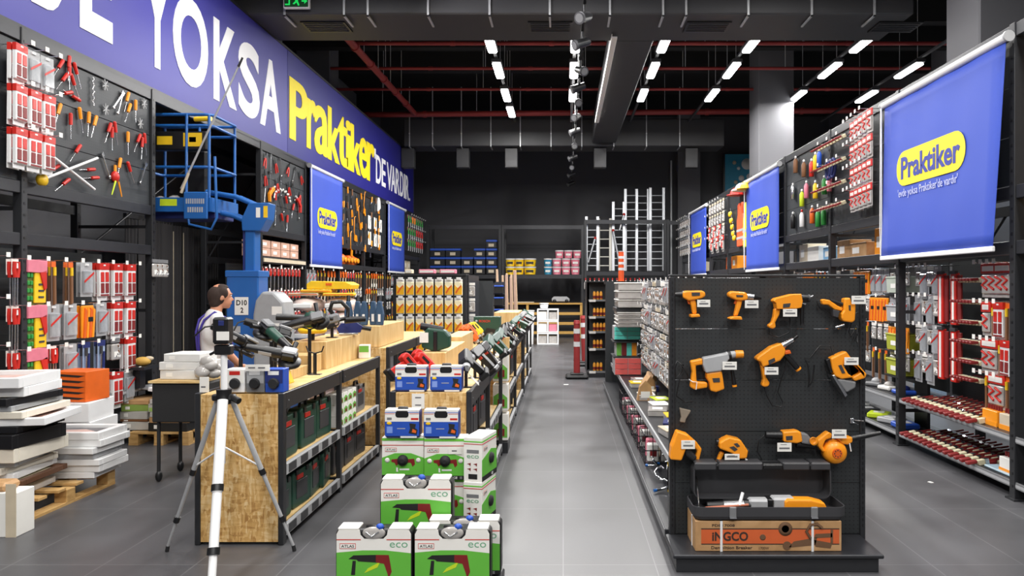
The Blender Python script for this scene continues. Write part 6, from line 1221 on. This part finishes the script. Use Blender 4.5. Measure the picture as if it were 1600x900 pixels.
t = thing('safety_mask', 'white moulded guard hanging on the hacksaw board', 'guard', onX(590, 322, XL+.02), LW); MB().prism([(-.1, -.15), (.14, -.05), (.1, .15), (-.02, .22), (-.1, .08)], -.05, 0, WHT).build('shell', t, bevel=.015)
# ================================================================ banner-side board
SPc = [(1256, 264, BROWN, 'brown'), (1243, 258, BROWN, 'brown'), (1268, 263, RED, 'red'), (1274, 253, YEL, 'yellow'), (1280, 248, BLUP, 'blue'), (1274, 297, YEL, 'yellow'), (1288, 290, GRN, 'green'), (1260, 297, PINK, 'pink'), (1296, 285, PINK, 'pink'), (1269, 336, ORGD, 'orange'), (1278, 341, GRN, 'green'), (1287, 338, GRN, 'green'), (1253, 310, LIME, 'lime'), (1239, 300, CHROME, 'chrome'), (1253, 342, WHT, 'white'), (1239, 345, BLK, 'black')]
for i, (px, py, c, nm) in enumerate(SPc):
    p = onX(px, py, XR-.05); t = thing('spray_bottle', f'{nm} bottle hanging on the board between the two bigger banners', 'bottle', p, RW, f'{nm} bottles on board')
    MB().lathe([(.03, -.12), (.035, -.115), (.035, .06), (.02, .09), (.012, .1)], c, n=12).build('bottle_body', t); MB().lathe([(.014, .1), (.016, .1), (.016, .13), (.006, .14)], WHT if nm != 'white' else RED, n=10).build('cap', t); MB().cyl((0, .0, .13), (0, .05, .14), .004, CHROME, n=6).build('hanger', t)
for k in range(3):
    t = thing('dark_coil', 'dark hose coil on the board between the two bigger banners', 'coil', onX(1296+k*4, 266-k*2, XR-.06), RW, 'dark coils on board'); m = MB(); m.tube([(.08*math.cos(a*PI/6), -.02, .12*math.sin(a*PI/6)) for a in range(12)], .018, NAVY, 6, True); m.build('coil_body', t)
# vests, helmets, yellow mask
def vest(c, px, lab):
    p = onX(px, 352, XR-.032); t = thing('safety_vest', lab, 'vest', p, RW); m = MB(); m.prism([(-.27, -.42), (.27, -.42), (.28, .1), (.2, .22), (.22, .42), (.09, .46), (.0, .26), (-.09, .46), (-.22, .42), (-.2, .22), (-.28, .1)], -.05, 0, c); m.build('vest_cloth', t, bevel=.02)
    for z in (-.25, -.1): MB().box(-.275, -.054, z-.025, .275, -.051, z+.025, LGRY).build('reflective_band', t)
vest(mat('hi_vis_orange', 'f2582a', .6), 1160, 'orange hi-vis vest hanging beside the middle banner'); vest(mat('hi_vis_yellow', 'd5e02c', .6), 1170, 'yellow-green hi-vis vest hanging next to the orange one')
for px, py, c, nm in ((1152, 305, RED, 'red'), (1160, 298, WHT, 'white'), (1168, 295, YEL, 'yellow')):
    t = thing('hard_hat', f'{nm} hard hat above the hi-vis vests', 'helmet', onX(px, py, XR-.1), RW); MB().lathe([(.15, 0), (.145, .04), (.12, .1), (.07, .14), (.01, .15)], c, n=20).build('shell', t); MB().lathe([(.14, -.01), (.19, -.01), (.19, .005), (.14, .005)], c, (0, -.02, 0), n=20).build('brim', t); MB().cyl((0, .0, .12), (0, .1, .12), .008, CHROME).build('hanger', t)
for k in range(5):
    t = thing('ear_defender', 'yellow and black protective gear beside the hi-vis vests', 'ear defender', onX(1143+k*1.6, 335+k*10 if k < 4 else 372, XR-.06), RW, 'yellow protective gear'); MB().ball((-.05, -.03, 0), .04, .03, .06, YEL, 8).ball((.05, -.03, 0), .04, .03, .06, YEL, 8).tube([(-.05, -.03, .05), (-.03, -.03, .12), (.03, -.03, .12), (.05, -.03, .05)], .01, BLK, 6).build('ear_cup', t)
# goods on the 2 m rack level (gap) banner side
for i, (y, w, h, c, nm) in enumerate(((8.3, .2, .3, mat('teal_box', '2f8fa8', .5), 'teal'), (8.8, .15, .34, ORG, 'orange'), (9.35, .28, .2, CARD, 'brown'), (9.9, .22, .26, CARD, 'brown open'), (10.5, .2, .2, mat('sky_box', '7fb2d8', .5), 'sky blue'), (11.1, .25, .24, PAPER, 'white'), (11.6, .2, .3, BEIGE, 'cream'), (14.4, .2, .3, BEIGE, 'cream tall'), (14.9, .2, .22, PAPER, 'white low'), (16.3, .25, .3, ORG, 'orange stacked'), (16.9, .25, .3, ORGD, 'dark orange'), (20.5, .25, .3, BEIGE, 'cream far'), (21.2, .25, .34, PAPER, 'white far'))):
    carton(f'{nm} carton on the high rack level of the banner side', (XR+.25, y+w, 2.06), w, .3, h, c, None, RW)
t = thing('bright_backdrop', 'pale bluish panel added for the bright area seen through the rack gap', 'display', (5.9, 8.2, 0)); MB().box(0, 0, .0, .1, 4.2, 3.3, mat('pale_backdrop', 'b6cfe8', .6)).build('board_panel', t)  # panel put in to stand for the bright bluish area behind the racks
for k in range(8): MB().box(-.06, .3+k*.5, 2.1, 0, .6+k*.5, 2.4+.05*(k % 3), (PAPER, BEIGE, PINK, mat('sky_box')) [k % 4]).build('poster_card', t)
area('backdrop_fill_light', (5.0, 10, 4.6), .4, 3, 120, (.85, .93, 1), (0, R(25), 0))  # unseen light added to brighten the pale panel beyond the rack gap
# brown plank leaning past the biggest banner
t = thing('leaning_board', 'tall wooden board standing behind the edge of the biggest banner', 'board', (XR+.5, 5.3, 2.06)); MB().box(0, 0, 0, .03, .5, 1.6, PINE).build('board', t)
# teal poster on back wall
t = thing('wall_poster', 'teal poster with pale circles high on the back wall', 'poster', onY(1158, 272, 26.2)); MB().box(-.65, -.03, -.65, .95, 0, .75, BLK, .01).build('frame', t); MB().box(-.58, -.04, -.6, .9, -.03, .7, mat('teal_poster', '2b8fb0', .5)).build('poster_sheet', t)
m = MB()
for x, z, r in ((.2, .35, .2), (-.25, .4, .07), (-.1, .2, .06), (.3, -.1, .12), (.0, -.15, .1), (-.2, -.3, .07), (.35, -.4, .08)): m.lathe([(.005, -.046), (r, -.046), (r, -.04), (.005, -.04)], (PAPER, BEIGE)[int(r*100) % 2], (x, 0, z), 'Y', 18)
m.build('pale_circle', t)
# ---- right lower shelves goods
for r, (z, y0, y1, n) in enumerate(((.502, 6.4, 7.7, 14), (.142, 6.4, 7.75, 14))):
    for i in range(n):
        for j in range(3):
            o = inst(P['br'], 'roller_brush', f'small roller brush lying in rows on the {("middle", "bottom")[r]} shelf under the biggest banner', 'brush', (XR+.08+j*.17, y0+(y1-y0)*i/n, z+.03), RW, f'roller brushes shelf {r}', R(-80), random.uniform(-.2, .2), (1.2, 1.2, 1.1))
for r, (z, y, l, c) in enumerate(((.502, 5.95, 'cream and brown brush box on the middle shelf by the rack post', BEIGE), (.142, 5.95, 'cream brush box on the bottom shelf by the rack post', PAPER), (.502, 6.2, 'orange-fronted box beside the brush box on the middle shelf', ORG))):
    t = thing('brush_box', l, 'box', (XR+.06, y+.12, z), RW); MB().box(-.11, 0, 0, .11, .3, .13, c, .004).box(-.11, -.003, 0, .11, 0, .04, ORG).build('carton_body', t); m = MB()
    for k in range(6): m.cyl((-.09+k*.036, .05, .13), (-.09+k*.036, .05, .17), .01, DRED, n=6)
    m.build('brush_handle', t)
tag(MB().box(XR+.03, 5.95, .142, XR+.35, 6.35, .16, mat('pale_tray', 'a8c0cc', .4), .005).build('paint_tray'), 'pale blue-grey flat tray at the front of the bottom shelf', 'tray')
for k in range(3): t = thing('sponge_pack', f'{("blue", "white", "grey")[k]} crumpled pack on the middle shelf beside the clear boxes', 'pack', (XR+.15, 8.1+.35*k, .502), .3*k); MB().box(-.1, -.1, 0, .1, .1, .05, (BLUP, PAPER, GRY)[k], .015).ball((0, 0, .06), .07, .06, .04, (NAVY, CLEARW, LGRY)[k], 8).build('pack_body', t)
for k in range(5): t = thing('tool_pack', f'{("blue", "silver", "lime", "grey", "white")[k]} pack lying on the bottom shelf past the rack post', 'pack', (XR+.14, 8.05+.33*k, .142), .5*k); MB().box(-.11, -.12, 0, .11, .12, .06, (BLUP, LGRY, LIME, DGRY, PAPER)[k], .012).box(-.05, -.06, .06, .05, .06, .065, WHT).build('pack_body', t)
for r, z in enumerate((1.62, 1.3, .98, .7)):
    c = (mat('pale_tub', 'b9c2b4', .4), LGRY, mat('olive_tub', 'a8ae3a', .4), mat('olive_tub', 'a8ae3a'))[r]; t = thing('shelf_tub', f'{("pale", "light grey", "olive yellow", "lower olive yellow")[r]} storage box in the column beside the rack post', 'tub', (XR+.1, 8.25, z), RW); MB().prism([(-.16, .0), (.16, 0), (.18, .16), (-.18, .16)], 0, .25, c).build('tub', t); MB().box(-.185, -.01, .16, .185, .26, .18, c, .004).build('rim', t); MB().box(-.06, -.004, .05, .06, 0, .1, PAPER).build('label', t)
tag(MB().box(XR+.36, 8.0, .1, XR+.39, 8.3, 1.9, STEEL).build('tub_rail'), 'upright rail behind the column of storage boxes', 'rail')
for z in (1.61, 1.29, .97, .69): tag(MB().box(XR+.08, 8.04, z-.012, XR+.38, 8.46, z, STEEL).build('shelf_plate'), 'small black shelf plate under a storage box', 'shelf', 'shelf plates under storage boxes')
# ================================================================ back wall racks
Y0 = 24.6
def backrack(label, p0, p1, top, levels):
    x0, x1 = xY(p0, Y0), xY(p1, Y0); t = thing('wall_rack', label, 'rack', (x0, Y0, 0)); w = x1-x0
    for x in (0, w-.08):
        for y in (0, .9): MB().box(x, y, 0, x+.08, y+.08, top, STEEL).build('upright', t)
    for z in levels: MB().box(.08, -.02, z-.07, w-.08, .03, z+.06, STEEL2).build('beam', t)
    MB().box(.08, .03, 2.0, w-.08, .9, 2.06, STEEL).build('shelf', t); return t
backrack('back wall rack carrying the black and blue storage boxes', 667, 783, 3.72, (2.0, 3.65)); backrack('back wall rack carrying the yellow and pink buckets', 784, 912, 3.72, (2.0, 3.65)); backrack('back wall rack holding the aluminium ladders', 913, 1041, 3.9, (1.72, 2.1, 3.83))
backrack('dark back rack continuing behind the glove packs', 1042, 1130, 3.9, (2.0, 3.8))
def bluebox(px, r, py0, w=23, h=13.2):
    x = xY(px, Y0); z = 2.075+r*.29; t = thing('storage_box', f'black storage box with blue lid, {("bottom", "second", "third", "top")[r]} level on the back rack', 'box', (x, Y0-.02, z), 0, f'blue-lidded boxes level {r}'); W_ = w/F*Y0/2
    MB().box(-W_, 0, 0, W_, .35, .21, BLK, .01).build('tub', t); MB().box(-W_-.01, -.01, .21, W_+.01, .36, .28, BLUP, .01).build('lid', t); MB().box(-.1, -.012, .05, .08, 0, .15, BEIGE).build('label', t)
for px, n, w in ((684, 3, 23), (708, 3, 23), (730, 2, 18), (749.5, 3, 17), (768, 4, 16)):
    for r in range(n): bluebox(px, r, 0, w)
def bucket(px, r, c, nm, w=14.5):
    x = xY(px, Y0); t = thing('paint_bucket', f'{nm} paint bucket with white lid, {("bottom", "second", "third")[r]} row on the back rack', 'bucket', (x, Y0+.1, 2.065+r*.275), 0, f'{nm} buckets row {r}'); R_ = w/F*Y0/2
    MB().lathe([(R_*.88, 0), (R_, .22), (R_*.2, .221)], c, n=16).build('bucket_body', t); MB().lathe([(R_*.1, .215), (R_*1.04, .215), (R_*1.04, .26), (R_*.1, .265)], WHT, n=16).build('lid', t); MB().box(-R_*.6, -R_*1.0, .08, R_*.6, -R_*.8, .15, BLK if nm == 'yellow' else PAPER).build('label', t)
for px in (797, 811, 825, 834): 
    if px == 834: continue
    for r in range(2): bucket(px if px < 820 else 828, r, YEL, 'yellow', 14.5 if px < 820 else 19)
for r in range(2): bucket(856, r, mat('teal_label', '2c86a8', .45), 'teal', 12.5)
for px in (870, 884.5, 899):
    for r in range(2): bucket(px, r, PINK, 'pink', 13.5)
for px in (874, 888, 902): bucket(px, 2, PINK, 'pink', 13)
def ladder(px0, px1, top, lab, yy, mt=ALU, rung=.24):
    x0, x1 = xY(px0, yy), xY(px1, yy); zt = zY(top, yy); t = thing('ladder', lab, 'ladder', (x0, yy, 2.17)); w = x1-x0; h = zt-2.17
    for x in (0, w-.05): MB().box(x-.02, 0, 0, x+.075, .07, h, mt, .006).box(x-.025, -.01, 0, x+.08, .08, .03, BLK).build('side_rail', t)
    z = .2
    while z < h-.05: MB().cyl((.03, .035, z), (w-.02, .035, z), .022, mt, n=8).build('rung', t); z += rung
    return t
ladder(915, 935, 338, 'aluminium ladder at the bucket end of the ladder rack', 24.85); ladder(934, 955, 341, 'broad frosted step ladder beside the first ladder', 24.95, mat('frosted_alu', 'd5d2c8', .4, .2), .3); ladder(957, 976, 315, 'medium aluminium ladder in the middle of the ladder rack', 24.85)
ladder(976, 996, 295, 'tall aluminium ladder rising beside the medium one', 25.1); ladder(993, 1014, 295, 'tall aluminium ladder between the other two tall ones', 25.25); ladder(1015, 1038, 293, 'tallest aluminium ladder at the banner end of the rack', 25.1)
for i, (a, b, c, d) in enumerate(((919, 410, 930, 372), (968, 412, 958, 360), (968, 360, 975, 335))):
    p = onY(a, b, 24.7); q = onY(c, d, 24.7); t = thing('ladder_brace', f'short slanted aluminium stay, {("first", "second", "third")[i]} from the bucket end', 'brace', p); MB().cyl((0, 0, 0), q-p, .035, ALU, n=8).ball(q-p, .05, .05, .05, RED, 8).build('tube', t)
tag(MB().box(xY(913, 24.6), 24.6, 1.2, xY(1041, 24.6), 25.1, 1.24, STEEL).build('bottle_shelf'), 'black shelf holding the row of red and white bottles', 'shelf')
BT_ = MB(); BT_.lathe([(.045, 0), (.05, .02), (.05, .2), (.02, .26), (.02, .3)], PAPER, n=8).lathe([(.022, .29), (.024, .36), (.01, .37)], RED, n=8); BTM = BT_.mesh('cleaner_bottle')
for i in range(14): inst(BTM, 'cleaner_bottle', 'white bottle with red cap in the row under the ladders', 'bottle', (xY(915+i*7, 24.5), 24.5, 1.58), 0, 'red-capped bottles under ladders')
tag(MB().box(xY(913, 24.4), 24.4, 1.54, xY(1015, 24.4), 24.6, 1.58, STEEL).build('bottle_ledge'), 'narrow ledge carrying the red-capped bottles', 'shelf')
# pine slatted counter
t = thing('slatted_counter', 'low pine counter with open slats in front of the back wall', 'counter', (xY(790, 24), 23.9, 0)); w = xY(910, 24)-xY(790, 24); pn = mat('bright_pine', 'c69a4e', .6)
MB().box(0, 0, 1.08, w, .6, 1.13, pn, .004).build('counter_top', t)
for z in (.12, .42, .74): MB().box(0, 0, z, w, .03, z+.09, pn, .003).build('slat_board', t)
for x in (0, w*.27, w-.08): MB().box(x, .03, 0, x+.08, .1, 1.08, pn, .003).build('post', t)
MB().box(0, .3, 0, w, .33, 1.07, BLKM).build('back_panel', t)
t = thing('floor_sweeper', 'low grey machine sitting on the pine counter', 'machine', (xY(876, 24), 24.2, 1.135)); MB().prism([(-.28, .04), (.28, .04), (.3, .12), (.2, .2), (-.24, .2), (-.3, .12)], -.15, .15, LGRY).build('housing', t, bevel=.02)
for x in (-.2, .2): MB().lathe([(.01, -.02), (.06, -.02), (.06, .02), (.01, .02)], BLK, (x, -.16, .055), 'Y', 14).build('wheel', t)
t = thing('thin_board', 'thin pale board lying on the pine counter', 'board', (xY(815, 24), 24.1, 1.135)); MB().box(-.35, -.1, 0, .4, .1, .03, BEIGE, .004).build('board', t)
# white crates
yc = 21.1
for r in range(3):
    t = thing('white_crate', f'clear-sided white crate, {("bottom", "middle", "top")[r]} one of the stack by the far units', 'crate', (xY(856, yc), yc, .0+r*.345)); w = .31
    for z in (0, .3): MB().box(-w, 0, z, w, .5, z+.035, WHT, .006).build('rim', t)
    for x in (-w, -.02, w-.04): MB().box(x, 0, .035, x+.04, .04, .3, WHT).box(x, .46, .035, x+.04, .5, .3, WHT).build('corner_post', t)
    MB().box(-w+.04, .05, .036, -.03, .3, .26, (CLEARW, PAPER, PAPER)[r], .01).build('contents_pack', t); MB().box(.03, .05, .036, w-.05, .3, .24, (CLEARW, PINK, CLEARW)[r], .01).build('contents_pack', t)
for px, z, y in ((850, 1.04, 21.3), (838, .9, 21.3)):
    t = thing('round_tub', f'round white lidded tub {"on top of" if px > 840 else "beside"} the white crates', 'tub', (xY(px, y) if px > 840 else -.97, y, z if px > 840 else 0)); h = .12 if px > 840 else .95
    MB().lathe([(.11, 0), (.13, h), (.02, h)], WHT, n=18).build('tub', t); MB().lathe([(.02, h), (.14, h), (.14, h+.03), (.02, h+.035)], PAPER, n=18).build('lid', t)
tag(MB().box(-.01, -.005, 0, .01, .005, .003, PAPER).build('paper_scrap', None, (.05, 12.6, .0)), 'tiny white paper scrap on the aisle floor', 'scrap'); bpy.data.objects['paper_scrap'].scale = (4, 6, 2)
o = MB().box(-.015, -.02, 0, .015, .02, .004, PAPER).build('paper_scrap', None, (3.17, 6.35, 0), .4); tag(o, 'tiny white paper scrap on the floor by the brush shelves', 'scrap')
# ================================================================ the man
t = thing('person', 'balding man in white t-shirt and navy dungaree straps beside the blue lift', 'person', (-3.36, 7.15, 0), R(38))
# local: faces +x (turned away to the lift side), y across the shoulders
def remesh(o, v, sm=6):
    r = o.modifiers.new('remesh', 'REMESH'); r.mode = 'VOXEL'; r.voxel_size = v; r.use_smooth_shade = True
    s_ = o.modifiers.new('smooth', 'SMOOTH'); s_.iterations = sm; s_.factor = .5
def limb(m, pts, rs_, mt):
    for (a, b), (ra, rb) in zip(zip(pts, pts[1:]), zip(rs_, rs_[1:])): m.cyl(a, b, ra, mt, rb, 14); m.ball(a, ra, ra, ra, mt, 12)
    m.ball(pts[-1], rs_[-1], rs_[-1], rs_[-1], mt, 12)
m = MB(); HX, HZ = .035, 1.59
m.ball((HX-.01, 0, HZ+.02), .098, .076, .105, SKIN, 20).ball((HX+.03, 0, HZ-.04), .065, .055, .075, SKIN, 16).ball((HX+.055, 0, HZ-.095), .03, .03, .022, SKIN, 10)
m.prism([(HX+.08, HZ+.02), (HX+.088, HZ+.01), (HX+.118, HZ-.03), (HX+.105, HZ-.042), (HX+.08, HZ-.04)], -.012, .012, SKIN)
m.ball((HX+.085, 0, HZ-.068), .014, .024, .008, SKIN, 8).ball((HX+.086, .032, HZ+.028), .012, .025, .008, SKIN, 8).ball((HX+.086, -.032, HZ+.028), .012, .025, .008, SKIN, 8)
for s_ in (-1, 1): m.ball((HX-.012, s_*.078, HZ-.01), .02, .01, .032, SKIN, 8, Matrix.Rotation(.2, 3, 'Y'))
limb(m, [(.0, 0, HZ-.08), (-.02, 0, 1.42), (-.025, 0, 1.36)], [.052, .058, .07], SKIN)
limb(m, [(-.03, 0, 1.34), (-.02, 0, 1.2), (-.0, 0, 1.02), (0, 0, .95)], [.08, .1, .09, .11], SKIN)
for s_ in (-1, 1):
    limb(m, [(-.02, s_*.1, 1.38), (-.025, s_*.17, 1.36)], [.06, .055], SKIN)
    el = (-.0, s_*.24, 1.1); wr_ = (.16, s_*.2, .93); limb(m, [(-.025, s_*.185, 1.34), el, wr_], [.055, .042, .028], SKIN)
    limb(m, [(0, s_*.09, .92), (.02, s_*.1, .5), (-.01, s_*.11, .1)], [.09, .06, .042], SKIN); m.ball((.05, s_*.11, .05), .12, .045, .04, SKIN, 10)
    h0 = Vector(wr_); m.ball(h0+Vector((.04, 0, -.025)), .045, .016, .035, SKIN, 10)
    for f_ in range(4): a = h0+Vector((.065-.004*f_, 0, -.008-.018*f_)); b = a+Vector((.035, -s_*.008, -.018)); c = b+Vector((.012, -s_*.012, -.026+.004*f_)); limb(m, [a, b, c], [.009, .0085, .007], SKIN)
    a = h0+Vector((.02, -s_*.01, .0)); limb(m, [a, a+Vector((.03, -s_*.03, -.0)), a+Vector((.055, -s_*.035, -.012))], [.011, .009, .008], SKIN)
remesh(m.build('body', t), .0075, 4)
SH = mat('shirt_white', 'dcdad8', .8, var=.05)
m = MB(); limb(m, [(-.03, 0, 1.4), (-.035, 0, 1.28), (-.02, 0, 1.1), (-.0, 0, .93)], [.085, .135, .13, .14], SH); m.ball((-.03, .07, 1.26), .13, .12, .17, SH).ball((-.03, -.07, 1.26), .13, .12, .17, SH).ball((-.01, .06, 1.0), .125, .11, .14, SH).ball((-.01, -.06, 1.0), .125, .11, .14, SH)
for s_ in (-1, 1): limb(m, [(-.028, s_*.08, 1.385), (-.03, s_*.175, 1.355), (-.012, s_*.225, 1.19)], [.065, .07, .068], SH)
remesh(m.build('shirt', t), .014, 6)
TR = mat('dungaree_navy', '23295c', .8)
m = MB(); limb(m, [(0, 0, .98), (0, 0, .88)], [.15, .15], TR); m.ball((0, .07, .9), .14, .12, .14, TR).ball((0, -.07, .9), .14, .12, .14, TR)
for s_ in (-1, 1): limb(m, [(0, s_*.09, .88), (.02, s_*.1, .48), (-.01, s_*.11, .09)], [.11, .085, .075], TR)
remesh(m.build('dungarees', t), .016, 6)
for s_ in (-1, 1):
    MB().tube([(-.155, s_*.02, .98), (-.172, s_*.03, 1.1), (-.178, s_*.06, 1.25), (-.14, s_*.1, 1.37), (-.05, s_*.115, 1.445), (.05, s_*.11, 1.39), (.105, s_*.09, 1.25), (.12, s_*.08, 1.05)], .011, mat('strap_violet', '3b2f8c', .7), 6).build('dungaree_strap', t)
    MB().box(-.05, s_*.11-.05, 0, .19, s_*.11+.05, .09, BLKM, .03).build('boot', t)
HR = mat('hair_brown', '2f2019', .85, var=.3, scale=60)
m = MB(); m.ball((HX-.034, 0, HZ+.01), .092, .086, .1, HR, 18).ball((HX-.055, 0, HZ-.04), .06, .076, .08, HR, 12).ball((HX-.0, .05, HZ+.035), .055, .038, .06, HR, 12).ball((HX-.0, -.05, HZ+.035), .055, .038, .06, HR, 12).ball((HX+.0, 0, HZ+.085), .07, .06, .04, HR, 12)
o = m.build('hair', t); remesh(o, .008, 3)
m = MB()
for s_ in (-1, 1): m.ball((HX+.082, s_*.032, HZ+.012), .008, .014, .007, WHT, 8).ball((HX+.088, s_*.032, HZ+.012), .004, .006, .006, BLK, 8)
m.build('eye', t)
m = MB(); m.box(HX+.095, -.02, HZ-.07, HX+.1, .02, HZ-.067, DRED); m.build('lips', t)
